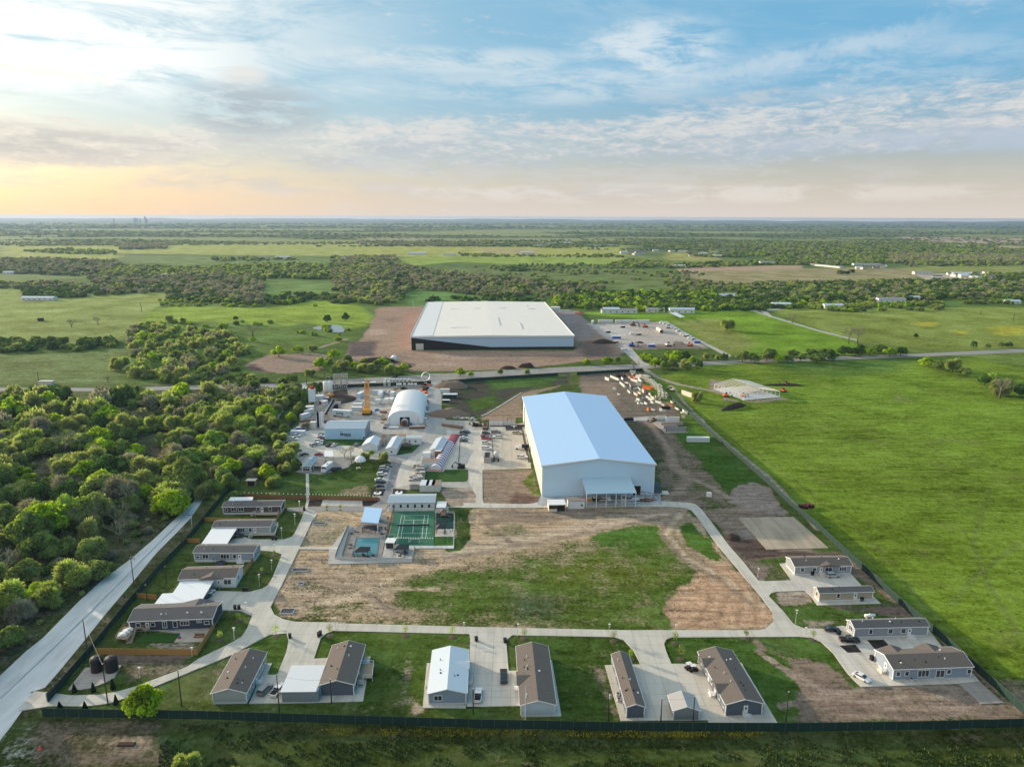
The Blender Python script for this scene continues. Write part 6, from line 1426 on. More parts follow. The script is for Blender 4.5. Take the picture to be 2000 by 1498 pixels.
# hip roofed garden pavilions
def gazebo(label,px,w_,d_,h,m,rz_=0,base=0.0,name='gazebo',rise=1.2):
    g_=P(*px);r=root(name,(g_.x,g_.y,base),rz_,label,'gazebo');b=MB();x,y=w_/2+.3,d_/2+.3
    b.add([(-x,-y,h),(x,-y,h),(x,y,h),(-x,y,h),(-w_*.12,0,h+rise),(w_*.12,0,h+rise)],[(0,1,5,4),(1,2,5),(2,3,4,5),(3,0,4),(3,2,1,0)]);b.build('roof',m,r)
    for sx in(-1,1):
        for sy in(-1,1):MB().box(sx*w_/2-.09,sx*w_/2+.09,sy*d_/2-.09,sy*d_/2+.09,0,h).build('post',M_DARK,r)
    return r
M_GAZ=mat('charcoal_roof',(.045,.045,.055),.7,.2);M_GAZB=mat('brown_roof_panels',(.075,.055,.055),.7,.2)
gazebo('dark hip-roofed gazebo at the near end of the pool',k2(590,742),5.0,4.0,2.5,M_GAZ)
gazebo('dark hip-roofed gazebo beside the fire pit',k2(897,722),4.8,4.2,2.5,M_GAZ)
gazebo('black hip-roofed gazebo by the gym patio',k2(1205,565),3.2,3.0,2.5,M_GAZ,rise=1.4)
gazebo('brown tent gazebo on the small lawn by the white cabins',kn(335,470),4.6,4.0,2.4,M_GAZB)
# pool pavilion
pts=[P(*k2(x,y),4.6)for x,y in((580,475),(715,487),(748,370),(610,360))];g_=pts[0];r=root('pool_pavilion',(g_.x,g_.y,0),0,'open pavilion with pale blue flat roof above the pool','pavilion')
l=[(p.x-g_.x,p.y-g_.y)for p in pts];MB().prism(l,4.35,4.6).build('roof',mat('pavilion_roof',(.42,.62,.84),.35,.03),r);cx=sum(p[0]for p in l)/4;cy=sum(p[1]for p in l)/4
for x,y in l:MB().box(x+(cx-x)*.12-.16,x+(cx-x)*.12+.16,y+(cy-y)*.12-.16,y+(cy-y)*.12+.16,0,4.35).build('post',M_TRIM,r)
MB().prism([(x+(cx-x)*.2,y+(cy-y)*.2)for x,y in l[2:]]+[(l[3][0]+(cx-l[3][0])*.2,l[3][1]-1.5),(l[2][0]+(cx-l[2][0])*.2,l[2][1]-1.5)],.05,2.8).build('back_bar',M_STEEL,r)
MB().box(cx-2.4,cx+2.4,cy-3.4,cy-1.6,.85,.95).build('counter',M_DARK,r)
gazebo('low black bar shelter in front of the pool pavilion',k2(648,560),5.0,2.6,2.3,M_GAZ,rise=.5)
# pool
W_P=bpy.data.materials.new('pool_water');W_P.use_nodes=True;bs=W_P.node_tree.nodes['Principled BSDF'];bs.inputs['Base Color'].default_value=(.06,.22,.26,1);bs.inputs['Roughness'].default_value=.06
sheet('swimming_pool_coping',K2((543,600),(730,597),(708,748),(505,745)),paving('pool_coping',(.12,.14,.16),0,.1))
sheet('pool_water',K2((552,605),(724,602),(703,738),(516,736)),W_P,kind='structure')
# pool and court fences
def rail_fence(label,px,h=1.3,m=M_DARK,mesh=False,name='railing_fence',sp=.45):
    pts=[P(x,y)for x,y in px];a_=pts[0];r=root(name,a_,0,label,'fence');b=MB();q_=MB()
    for p,q in zip(pts,pts[1:]):
        p,q=p-a_,q-a_;L_=(q-p).length;n=max(1,int(L_/sp))
        for z in(h,.15)+((h*.5,)if h>2 else()):b.tube((p.x,p.y,z),(q.x,q.y,z),.035,n=4)
        for j in range(n+1):f=p.lerp(q,j/n);q_.tube((f.x,f.y,0),(f.x,f.y,h),.02 if j%6 else .05,n=4)
    b.build('rails',m,r);q_.build('pickets',m,r);return r
rail_fence('black railing around the swimming pool deck',K2((600,478),(490,560),(437,750),(745,756),(782,600)),1.3)
rail_fence('tall mesh fence on the left of the sports court',K2((842,392),(775,655)),3.2,M_FENCE,sp=.8)
rail_fence('tall dark fence along the office side of the sports court',K2((842,392),(1157,388)),3.2,M_GAZ,sp=1.4)
rail_fence('tall mesh fence between the sports court and the gym terrace',K2((1157,388),(1152,662)),3.0,M_FENCE,sp=1.6)
rail_fence('low mesh fence with bulbs at the near end of the sports court',K2((838,660),(1150,664)),2.4,M_GAZ,sp=2.0)
bulbs('string of pale bulbs across the near end of the court',k2(840,655),k2(1140,660),16,2.9)
run_fence('stone_wall','pale stacked block wall around the pool terrace',K2((480,512),(400,690),(375,765),(560,778),(830,775),(978,782),(1000,682)),1.0,mat('limestone_blocks',(.58,.57,.54),.9,.12,1,wave=('X',.5,.3)),posts=2.0,cat='wall')
# sports court
CT=[k2(842,393),k2(1157,390),k2(1151,662),k2(785,655)]
sheet('sports_court',CT,paving('court_green',(.045,.16,.10),0,.08,.1,.2));zc_=_z[0]
def courtline(u0,v0,u1,v1,wd=.14):
    # court coordinates in photo crop pixels
    p,q=P(*k2(u0,v0)),P(*k2(u1,v1));d=(q-p).normalized();n=Vector((-d.y,d.x,0))*wd/2;z=.03+zc_*.004+.006
    return[(p+n).to_2d(),(q+n).to_2d(),(q-n).to_2d(),(p-n).to_2d()],z
ln=MB();zz=.03+zc_*.004
for i,s_ in enumerate([(863,612,898,432),(1086,608,1107,430),(862,612,1087,608),(897,432,1108,429),(891,612,923,432),(1055,609,1077,430),(905,570,1122,570),(916,468,1088,466),(985,568,993,467),(963,640,963,614)]):
    pl,_=courtline(*s_);ln.prism([tuple(v)for v in pl],zz-.01,zz+.004+i*.0008)
tag(ln.build('court_lines',M_TRIM),None,None,None,'structure')
p,q=P(*k2(865,512)),P(*k2(1112,509));r=root('tennis_net',p,math.atan2((q-p).y,(q-p).x),'dark tennis net with white band across the green court','net');L_=(q-p).length
MB().box(0,L_,-.02,.02,.1,.95).build('mesh',M_GAZ,r);MB().box(0,L_,-.03,.03,.951,1.03).build('band',M_TRIM,r)
for x in(0,L_):MB().tube((x,0,0),(x,0,1.1),.06,n=6).build('post',M_DARK,r)
for lb,px_ in(('small white training goal at the near end of the court',(995,645)),('small white goal at the left side of the court',(805,610))):
    g_=P(*k2(*px_));r=root('small_goal',g_,0,lb,'goal');b=MB();b.tube((-2,0,0),(-2,0,1.8),.06,n=5);b.tube((2,0,0),(2,0,1.8),.06,n=5);b.tube((-2,0,1.8),(2,0,1.8),.06,n=5);b.build('frame',M_TRIM,r)
    b=MB()
    for i in range(9):x=-2+i*.5;b.tube((x,.05,1.75),(x,1.2,0),.02,n=3)
    b.build('net',M_STEEL,r)
sheet('turf',K2((1168,408),(1306,408),(1306,470),(1168,470)),paving('dark_turf',(.010,.055,.045),0,.15));sheet('turf',K2((1168,476),(1305,476),(1304,526),(1166,526)),paving('dark_turf2',(.010,.050,.055),0,.15))
sheet('turf',K2((1157,592),(1302,592),(1300,657),(1155,660)),paving('bright_turf',(.035,.13,.012),0,.1));zz=.03+_z[0]*.004
for i,(x0,y0,x1,y1)in enumerate([(1180,600,1230,615),(1225,595,1245,650),(1250,612,1290,625),(1265,600,1285,640)]):
    pts=[P(*k2(*c_))[:2]for c_ in((x0,y0),(x1,y0),(x1,y1),(x0,y1))];tag(MB().prism([tuple(p)for p in pts],0,zz+.004+.002*i).build('turf_stripe',mat('turf_dark',(.012,.06,.01),.9)),kind='structure')
# play tower, small white storehouses
hut('white storehouse with pale roof right of the office',k2(1175,412),k2(1238,412),k2(1180,340),2.8,.3,'x',WPANEL,M_MWHITE,W_=6)
hut('small white kiosk at the near corner of the pool terrace',k2(775,688),k2(838,690),k2(775,640),2.6,.1,'x',M_GAZ,M_TRIM,W_=3.5,name='kiosk')
g_=P(*k2(1225,442));r=root('play_tower',g_,0,'brown wooden play tower on the dark turf','play tower');b=MB()
for x in(-1,1):
    for y in(-1,1):b.tube((x,y,0),(x,y,2.8),.1,n=4)
b.build('posts',M_RUST,r);MB().box(-1.1,1.1,-1.1,1.1,1.3,1.4).build('platform',M_RUST,r);b=MB();b.add([(-1.3,-1.3,2.8),(1.3,-1.3,2.8),(1.3,1.3,2.8),(-1.3,1.3,2.8),(0,0,3.9)],[(0,1,4),(1,2,4),(2,3,4),(3,0,4),(3,2,1,0)]);b.build('roof',M_RUST,r)
MB().add([(1,-.4,1.4),(1,.4,1.4),(3.2,.4,.1),(3.2,-.4,.1)],[(0,1,2,3)]).build('slide',mat('slide_red',(.35,.06,.05),.4),r)
for i,(x,y)in enumerate([(1240,565),(1265,545),(1285,560),(1275,535),(1232,580)]):
    g_=P(*k2(x,y));r=root('exercise_machine',g_,i*.9,'black exercise machine on the gym patio, %s'%['nearest the gazebo','second from the right','rightmost','farthest back','nearest the turf'][i],'gym equipment')
    MB().box(-.3,.3,-.7,.7,.1,.25).build('base',M_DARK,r);MB().tube((0,-.5,.2),(0,-.5,1.9),.08,n=5).build('upright',M_DARK,r);MB().box(-.3,.3,.1,.5,.6,.75).build('seat',M_GAZ,r)
for i,(x,y)in enumerate([(690,540),(715,550),(735,525),(735,575),(760,575),(772,540),(545,560),(510,572),(495,660),(497,685),(600,748),(625,748),(675,742),(862,720),(880,745),(930,722),(915,738)]):
    g_=P(*k2(x,y));r=root('lounge_chair',g_,i*1.3,'dark lounge chair on the pool terraces, %s from the top of the photo'%ORD[[3,4,2,8,7,1+0,5,6,9,10,16,15,13,11,14,12,0][i]],'chair','dark lounge chairs around the pool')
    MB().box(-.35,.35,-.8,.5,.28,.38).build('seat',M_GAZ,r);MB().add([(-.35,.5,.38),(.35,.5,.38),(.35,.85,.95),(-.35,.85,.95),(-.35,.57,.36),(.35,.57,.36),(.35,.92,.93),(-.35,.92,.93)],[(0,1,2,3),(7,6,5,4),(3,2,6,7),(0,3,7,4),(1,5,6,2)]).build('backrest',M_GAZ,r)
    for sx in(-.3,.3):
        for sy in(-.7,.4):MB().box(sx-.03,sx+.03,sy-.03,sy+.03,0,.28).build('leg',M_DARK,r)
g_=P(*k2(888,750));r=root('fire_pit',g_,0,'round pale stone fire pit on the terrace corner','fire pit');MB().lathe(0,0,[(1.3,0),(1.3,.5),(.9,.5),(.9,.12)],20).build('ring',M_CREAM,r);MB().lathe(0,0,[(.85,.1),(.3,.25)],12).build('ash',M_DARK,r)
# ------------------------------------------------------------------ vehicles
PAINT=dict(white=(.78,.78,.77),silver=(.42,.44,.46),grey=(.16,.17,.18),black=(.012,.013,.015),red=(.40,.02,.02),maroon=(.14,.015,.03),blue=(.03,.07,.2),tan=(.4,.36,.28))
def paint_m(c_):
    n='paint_'+c_
    if n in _mc:return _mc[n]
    m=bpy.data.materials.new(n);m.use_nodes=True;b=m.node_tree.nodes['Principled BSDF'];b.inputs['Base Color'].default_value=(*PAINT[c_],1)
    b.inputs['Roughness'].default_value=.25;b.inputs['Coat Weight'].default_value=.6;_mc[n]=m;return m
_cars={}
def car_meshes(kind,color):
    k=(kind,color)
    if k in _cars:return _cars[k]
    pm=paint_m(color);L=dict(sedan=4.7,suv=4.8,pickup=5.7,van=5.4)[kind];Wd=dict(sedan=1.82,suv=1.95,pickup=2.0,van=2.0)[kind];h=L/2;w=Wd/2
    bd=MB()
    def loft(secs,b):  # sections (x, halfwidth, z0, z1) along the car
        n0=len(b.v)
        for x,ww,z0,z1 in secs:b.v+=[(x,-ww,z0),(x,ww,z0),(x,ww,z1-.08),(x,ww*.9,z1),(x,-ww*.9,z1),(x,-ww,z1-.08)]
        for i in range(len(secs)-1):
            for j in range(6):b.f.append((n0+i*6+j,n0+i*6+(j+1)%6,n0+(i+1)*6+(j+1)%6,n0+(i+1)*6+j))
        b.f.append(tuple(n0+j for j in range(5,-1,-1)));m_=n0+(len(secs)-1)*6;b.f.append(tuple(m_+j for j in range(6)))
    if kind=='pickup':
        loft([(-h,w*.95,.5,1.05),(-h+.05,w,.4,1.1),(-h+2.0,w,.4,1.12),(h-1.7,w,.4,1.12),(h-.35,w*.97,.42,1.08),(h,w*.88,.45,.9)],bd)
        roof=[(-h+2.02,1.1),(-h+2.15,1.78),(h-2.35,1.80),(h-1.45,1.12)];bed=(-h+.12,-h+1.95)
    elif kind=='sedan':
        loft([(-h,w*.85,.42,.85),(-h+.2,w*.95,.32,.98),(-h+1.2,w,.3,1.0),(h-1.3,w,.3,.95),(h-.3,w*.95,.32,.8),(h,w*.8,.4,.65)],bd)
        roof=[(-h+.55,.98),(-h+1.35,1.42),(h-2.1,1.45),(h-1.2,.95)];bed=None
    elif kind=='suv':
        loft([(-h,w*.92,.42,1.0),(-h+.1,w,.36,1.08),(h-1.2,w,.36,1.08),(h-.25,w*.95,.38,.98),(h,w*.85,.42,.8)],bd)
        roof=[(-h+.12,1.05),(-h+.4,1.72),(h-2.0,1.74),(h-1.15,1.06)];bed=None
    else:
        loft([(-h,w*.96,.4,1.1),(-h+.1,w,.36,1.15),(h-.9,w,.36,1.1),(h,w*.88,.4,.9)],bd)
        roof=[(-h+.05,1.1),(-h+.15,2.0),(h-1.6,2.0),(h-.8,1.08)];bed=None
    gl=MB();n=4;ww=w*.84;t=w*.96
    vs=[]
    for s in(-1,1):
        for i,(x,z)in enumerate(roof):vs.append((x,s*(t if i in(0,3)else ww),z-(.05 if i in(1,2)else 0)))
    gl.add(vs,[(0,1,2,3),(7,6,5,4),(0,4,5,1),(3,2,6,7),(1,5,6,2)])
    rf=MB();(x1,z1),(x2,z2)=roof[1],roof[2];rf.add([(x1-.06,-ww-.01,z1-.06),(x2+.08,-ww-.01,z2-.06),(x2+.08,ww+.01,z2-.06),(x1-.06,ww+.01,z1-.06),(x1,-ww*.94,z1),(x2,-ww*.94,z2),(x2,ww*.94,z2),(x1,ww*.94,z1)],[(0,1,5,4),(1,2,6,5),(2,3,7,6),(3,0,4,7),(4,5,6,7)])
    for s in(-1,1):  # pillars
        for(xa,za),(xb,zb)in((roof[0],roof[1]),(roof[3],roof[2])):rf.tube((xa,s*t,za),(xb,s*ww,zb-.04),.045,n=4)
        xm=(roof[1][0]+roof[2][0])/2;rf.tube((xm,s*t,roof[0][1]),(xm,s*ww*1.01,z1-.05),.04,n=4)
    wh=MB();wh.tube((0,-.12,0),(0,.12,0),.36,n=14);ri=MB();ri.tube((0,-.13,0),(0,.13,0),.2,n=10)
    out=dict(body=bd.mesh('body',pm,False),glass=gl.mesh('window',M_GLASS),roof=rf.mesh('roof',pm),wheel=wh.mesh('wheel',M_TYRE),rim=ri.mesh('rim',M_RIM),L=L,W=Wd)
    hl=MB();hl.box(-.06,.03,-.17,.17,-.08,.08);out['head']=hl.mesh('headlight',M_LAMP);out['tail']=hl.mesh('taillight',M_RED)
    if bed:b=MB();b.box(bed[0],bed[1],-w*.82,w*.82,1.122,1.14);out['bed']=b.mesh('truck_bed',M_DARK)
    _cars[k]=out;return out
NMC=dict(sedan='sedan',suv='parked_car',pickup='pickup_truck',van='van')
def car(kind,color,px,deg,label,group=None,cat=None):
    m=car_meshes(kind,color);g_=P(*px);r=root(NMC[kind],(g_.x,g_.y,.12),math.radians(deg),label,cat or{'sedan':'car','suv':'car','pickup':'pickup truck','van':'van'}[kind],group)
    link('body',m['body'],r);link('window',m['glass'],r);link('roof',m['roof'],r)
    if 'bed' in m:link('truck_bed',m['bed'],r)
    for sx in(-1,1):
        for sy in(-1,1):
            x=sx*(m['L']/2-.88);w=link('wheel',m['wheel'],r,(x,sy*(m['W']/2-.1),.36));link('rim',m['rim'],w)
        link('headlight',m['head'],r,(m['L']/2-.04,sx*.62,.72));link('taillight',m['tail'],r,(-m['L']/2+.04,sx*.68,.8))
    return r
GP='cars in the staff car park'
car('pickup','white',km(182,232),0,'white pickup nearest the white box trailer, left car park edge',GP);car('pickup','white',km(125,300),0,'white pickup second from the box trailer, left car park edge',GP)
car('suv','black',km(55,385),20,'black car behind the tree at the left edge of the car park',GP);car('suv','grey',km(112,408),20,'dark grey car by the tree at the left edge of the car park',GP)
car('sedan','grey',km(692,208),10,'grey car parked closest to the lettered building corner',GP);car('sedan','white',km(676,240),10,'white car second from the lettered building corner',GP)
car('sedan','maroon',km(680,280),10,'maroon car in the row left of the lettered building',GP);car('suv','white',km(625,335),10,'white car below the maroon one beside the grass strip',GP);car('sedan','white',km(622,385),10,'white car at the tip of the grass strip',GP)
car('suv','silver',km(522,412),60,'silver car standing alone left of the grass strip',GP);car('suv','black',km(826,418),75,'black car below the lettered building, left of a white one',GP);car('sedan','white',km(925,412),75,'white car below the lettered building beside the black one',GP)
car('suv','grey',km(1370,412),75,'dark car parked alone below the right end of the lettered building',GP);car('sedan','black',km(340,592),30,'dark car behind the small bungalow, left one',GP);car('sedan','red',km(622,592),15,'red car behind the small bungalow',GP);car('sedan','black',km(208,520),50,'black car half hidden by the tree at the car park edge',GP)
car('pickup','black',km(968,885),60,'black pickup beside the white motorhome')
GR_='cars parked along the lawn'
for i,(c_,k,x,y,t_)in enumerate([('maroon','sedan',1960,822,'maroon car at the top of the row along the lawn'),('silver','suv',1905,862,'silver car second from the top of the row along the lawn'),('grey','suv',1890,908,'grey car third from the top of the row along the lawn'),('white','suv',1858,985,'white car in the middle of the row along the lawn'),('white','sedan',1815,1092,'white car just above the black ones along the lawn'),('black','suv',1832,1140,'black car directly below the white one along the lawn'),('black','sedan',1805,1215,'black car at the bottom of the row along the lawn')]):car(k,c_,km(x,y),14,t_,GR_)
GQ='cars along the dashed line right of the striped tube'
car('pickup','black',kn(1470,165),0,'black pickup at the top of the left column of five',GQ);car('sedan','black',kn(1455,212),0,'black car squeezed above the white one in the left column',GQ);car('sedan','white',kn(1458,265),0,'white car in the left column between two black ones',GQ);car('sedan','black',kn(1455,325),0,'black car at the bottom of the left column',GQ);car('sedan','grey',kn(1510,150),0,'grey car beside the black pickup in the left column',GQ)
GS='vehicles in the concrete yard left of the hall'
car('suv','black',kn(1890,182),0,'black off-roader at the top of the right column',GS);car('sedan','maroon',kn(1865,236),0,'maroon car below the black off-roader',GS);car('pickup','red',kn(1895,285),0,'bright red pickup in the right column',GS);car('suv','white',kn(1885,370),0,'white car below the red pickup',GS);car('pickup','white',kn(1900,480),0,'white pickup partly behind the tall grey machine',GS)
car('pickup','grey',ko(488,460),0,'grey pickup parked opposite the black off-roader',GS);car('pickup','white',ko(522,555),180,'white pickup with canopy opposite the red one',GS);car('pickup','tan',ko(900,475),0,'tan flatbed pickup by the black pad',GS);car('pickup','white',ko(995,950),0,'white pickup nearest the hall wall by the drain',GS)
def dumptruck(label,px,deg):
    g_=P(*px);r=root('dump_truck',(g_.x,g_.y,.1),math.radians(deg),label,'truck');MB().box(1.0,3.2,-1.05,1.05,.6,1.5).build('bonnet',paint_m('white'),r)
    b=MB();b.extr([(-.9,1.5),(.9,1.5),(.8,2.4),(-.8,2.4)],'x',-.2,1.3);b.build('cab',paint_m('white'),r);MB().box(-4.3,-.4,-1.15,1.15,1.0,2.5).build('tipper_body',M_DARK,r)
    MB().box(1.31,1.34,-.75,.75,1.6,2.3).build('windscreen',M_GLASS,r)
    for x in(2.2,-2.2,-3.2):
        for y in(-.95,.95):w=MB();w.tube((0,-.15,0),(0,.15,0),.48,n=12);o=w.build('wheel',M_TYRE,r);o.location=(x,y,.48)
dumptruck('white dump truck with black body beside the hall',ko(975,775),180)
car('suv','grey',k4(492,610),72,'grey car beside the leftmost front house');car('pickup','white',k4(586,612),72,'white pickup beside the ribbed garage')
car('pickup','white',(934,1362),88,'white pickup right of the blue metal roofed house');car('pickup','black',k5(142,405),-88,'black pickup on the shared drive between two front houses')
car('suv','silver',k6(736,478),5,'silver car in front of the farthest right house');car('sedan','black',k6(732,822),-5,'black sedan where the street meets the lower right drive');car('pickup','black',k6(842,890),-4,'black pickup in front of the long grey house');car('sedan','white',k6(920,1128),-55,'white sedan beside the largest right house')
car('suv','black',k3(1180,458),10,'black car at the mouth of the first large carport');car('sedan','white',k3(945,918),60,'white car under the edge of the stepped carport');car('sedan','black',k3(915,958),60,'dark car under the edge of the stepped carport')
car('suv','black',(645,741),4,'dark car driving on the road above the crane');car('sedan','black',(772,737),4,'dark car driving on the road above the arched shelter')
def buggy(label,px,deg):
    g_=P(*px);r=root('golf_cart',(g_.x,g_.y,.1),math.radians(deg),label,'golf cart');MB().box(-1.3,1.3,-.6,.6,.35,.75).build('body',M_DARK,r);MB().box(-.9,.6,-.62,.62,1.85,1.92).build('roof',M_TRIM,r);MB().box(-.5,-.1,-.5,.5,.75,1.25).build('seat',M_GAZ,r)
    b=MB()
    for x in(-.85,.55):
        for y in(-.55,.55):b.tube((x,y,.7),(x,y,1.86),.03,n=4)
    b.build('roof_posts',M_DARK,r)
    for x in(-.85,.85):
        for y in(-.55,.55):w=MB();w.tube((x,y-.1,.27),(x,y+.1,.27),.27,n=10);w.build('wheel',M_TYRE,r)
buggy('golf cart with pale roof on the concrete beside the large front house',k5(1335,358),10)
buggy('second golf cart with dark seat parked beside the first',k5(1310,345),20)
def rv(label,px,deg):
    g_=P(*px);r=root('motorhome',(g_.x,g_.y,.1),math.radians(deg),label,'motorhome');MB().box(-4.4,3.6,-1.25,1.25,.6,3.3).build('body',paint_m('white'),r);MB().box(3.6,4.4,-1.2,1.2,.6,1.9).build('nose',paint_m('white'),r)
    MB().box(3.62,3.66,-1.0,1.0,2.0,2.9).build('windscreen',M_GLASS,r);MB().box(-2.5,-1.2,-1.28,-1.24,1.7,2.4).build('window',M_GLASS,r);MB().box(.4,1.7,-1.28,-1.24,1.7,2.4).build('window',M_GLASS,r);MB().box(-.8,.2,-.4,.4,3.3,3.6).build('roof_unit',M_STEEL,r)
    for x in(-2.6,2.4):
        for y in(-1.1,1.1):w=MB();w.tube((x,y-.14,.4),(x,y+.14,.4),.4,n=12);w.build('wheel',M_TYRE,r)
rv('white motorhome on the dark drive beside the lawn',km(790,890),-100)
# ------------------------------------------------------------------ containers, trailers and boxes
def container(label,px,deg,m,L=12.2,W=2.45,H=2.6,name='shipping_container',cat='container',lift=0.0,group=None,roofm=None,wheels=False,z=0):
    g_=P(*px);r=root(name,(g_.x,g_.y,z),math.radians(deg),label,cat,group);lift=1.0 if wheels else lift
    MB().box(-L/2,L/2,-W/2,W/2,.05+lift,H+lift).build('body',m,r);MB().box(-L/2-.02,L/2+.02,-W/2-.02,W/2+.02,H+lift,H+lift+.08).build('roof',roofm or M_TRIM,r)
    b=MB()
    for sx in(-1,1):
        for sy in(-1,1):b.box(sx*L/2-.08,sx*L/2+.08,sy*W/2-.08,sy*W/2+.08,.02+lift,H+lift-.02)
    b.build('corner_posts',M_STEEL,r)
    d=MB();d.box(L/2+.01,L/2+.05,-W*.42,-.05,.2+lift,H+lift-.2);d.box(L/2+.01,L/2+.05,.05,W*.42,.2+lift,H+lift-.2);d.build('doors',M_STEEL,r)
    if wheels:
        for x in(-L/2+1.2,-L/2+2.4):
            for y in(-W/2+.2,W/2-.2):w=MB();w.tube((x,y-.2,.5),(x,y+.2,.5),.5,n=10);w.build('wheel',M_TYRE,r)
        MB().box(L/2-2.4,L/2-2.2,-.8,.8,0,1).build('landing_leg',M_DARK,r)
    return r
CW_=mat('white_container',(.68,.69,.68),.6,.08,.5,wave=('X',2.2,.2));CB_=mat('pale_blue_container',(.50,.60,.68),.6,.06,.5,wave=('X',2.2,.15));CT_=mat('tan_container',(.48,.42,.33),.7,.1,.5,wave=('X',2.2,.2));CBN=mat('brown_tin_roof',(.28,.20,.16),.8,.3,.6)
container('white ribbed container alone on the grass by the long fence',kf(1053,650),0,CW_,12.2,name='shipping_container')
for i,x in enumerate((400,490,578)):container('small white container in the row above the black pad, %s from the left'%ORD[i],ko(x,285),90,CW_,6.0,2.6,2.9,group='white containers above the black pad',roofm=CBN)
for i,x in enumerate((672,745,822)):container('white container in the row above the black pad, %s from the left'%ORD[i+3],ko(x,282),90,CW_,5.6,2.6,2.9,group='white containers above the black pad',roofm=CBN)
for i,(x,rm_)in enumerate(((700,M_MROOF),(815,M_MROOF),(925,CBN))):container('white box store below the lawn, %s'%['left one','middle one','brown-roofed right one'][i],kn(x,1250),90,CW_,7.0,3.9,3.1,name='storage_container',roofm=rm_)
container('white trailer nearest the tall silo, on the left fence',kn(0,0)if False else ki(440,880),58,CW_,6.5,2.5,2.8,name='box_trailer',cat='trailer');container('white trailer nearest the wood on the left fence',ki(365,960),58,CW_,6.5,2.5,2.8,name='box_trailer',cat='trailer')
container('pale flat-roofed store at the foot of the tall silo',ki(455,820),10,CW_,5,4,3,name='storage_container')
container('white box trailer at the head of the left parked pickups',ki(225,1300),0,CB_,8.0,2.6,2.8,name='box_trailer',cat='trailer')
b=container('blue-covered trailer behind the white box trailer',ki(290,1200),0,M_BLUEP,6.0,2.6,1.8,name='covered_trailer',cat='trailer')
container('grey tanker-like trailer lettered on its side, lying slantwise',ki(1085,935),-14,CB_,12.5,2.8,3.2,name='lettered_trailer',cat='trailer',wheels=True)
rt=[o for o in bpy.data.objects if o.get('label','').startswith('grey tanker-like')][0];rt['label']='pale lettered box trailer standing slantwise below the steel arch';text('boring',rt,-3.6,1.9,1.9,y=-1.44,bold=.05)
container('pale blue trailer standing left of the crane',ki(1440,560),78,CB_,8,2.8,3.4,name='box_trailer',cat='trailer');container('pale low trailer at the foot of the crane',ki(1375,810),0,CB_,6.5,2.8,2.2,name='site_cabin',cat='cabin');container('low pale machine cabin above the one at the crane foot',ki(1390,720),0,CW_,6,2.6,1.6,name='site_cabin',cat='cabin')
for i,(x,y,l_,d_)in enumerate([(1790,500,7,0),(1780,680,3.4,0),(1950,670,3,90),(1830,560,4,80),(1525,340,3.5,0),(1685,335,4,0)]):container(['pale blue box cabin right of the crane boom','small white box beside the blue tank','white upright box left of the arched shelter','white box behind the small one by the blue tank','white truck cabin behind the crane, left of the boom','white truck cabin behind the crane, right of the boom'][i],ki(x,y),d_,CW_ if i else CB_,l_,2.5,2.8,name='site_cabin',cat='cabin')
for i,(x,y)in enumerate([(160,670),(245,665),(35,540),(270,540)]):container(['white upright box left of the arched shelter wall','second white upright box touching the shelter wall','pale box among machinery behind the crane','tall pale box behind the shelter roof'][i],kj(x,y),85,CW_,4.5,3,3.2,name='storage_container')
container('flat white tin roofed shed in the dark fenced field',kj(1390,560),0,M_FENCE,10,4.5,2.4,name='tin_shed',cat='shed',roofm=M_MROOF);container('dark green skip below the tin shed',kj(1310,655),0,M_FENCE,5,2.4,1.6,name='skip',cat='skip')
container('white machinery store beside the drive, above the tin shed',kj(1290,465),0,CW_,6.5,3,2.6,name='storage_container',roofm=M_CREAM)
container('tall rust-brown container stacked behind the workshop',kn(970,612),85,M_RUST,5,3.2,3.6);container('white cabin with striped awning left of the workshop',kn(740,640),0,WPANEL,4,3,3,name='site_cabin',cat='cabin');container('low white store with rusty roof below the workshop',kn(810,800),0,WPANEL,8,5,3,name='storage_container',roofm=CBN)
g_=P(*ki(1765,885));r=root('blue_tank',g_,0,'round blue topped tank beside the crane','tank');MB().lathe(0,0,[(1.5,0),(1.5,2.2)],18).build('base',M_TRIM,r);MB().lathe(0,0,[(1.6,2.2),(1.6,2.7),(1.1,3.2),(.1,3.5)],18).build('cover',M_BLUEP,r,True)
# upper right gravel yard
GY='white trailers at the top of the gravel yard'
for i,(x,l_)in enumerate([(330,17),(432,7),(518,17),(625,14)]):container('white trailer along the top of the gravel yard, %s from the left'%ORD[i+1],kb(x,203),0,CW_,l_,2.6,3.4,group=GY,name='box_trailer',cat='trailer')
container('white trailer seen end-on at the corner of the gravel yard',kb(228,210),80,CW_,12,2.6,3.4,group=GY,name='box_trailer',cat='trailer')
container('white cabin beside the far right corner of the warehouse',ka(1700,185),0,CW_,12,8,4.5,name='storage_container');container('flat white slab trailer beside the cabin at the warehouse corner',ka(1765,192),0,CW_,14,3,1.2,name='flat_trailer',cat='trailer')
for i,(x,y,l_,m_,t_)in enumerate([(415,325,9,M_BLUEP,'blue equipment row on the left of the gravel yard'),(538,295,4.5,CW_,'small white caravan in the middle of the gravel yard'),(690,390,7,M_BLUEP,'blue skips along the lower edge of the gravel yard'),(1045,360,6,M_BLUEP,'blue skip at the right corner of the gravel yard'),(1715,0,1,CW_,'')][:4]):container(t_,kb(x,y),0,m_,l_,3,2.4,name='skip' if m_ is M_BLUEP else 'caravan',cat='skip' if m_ is M_BLUEP else 'caravan')
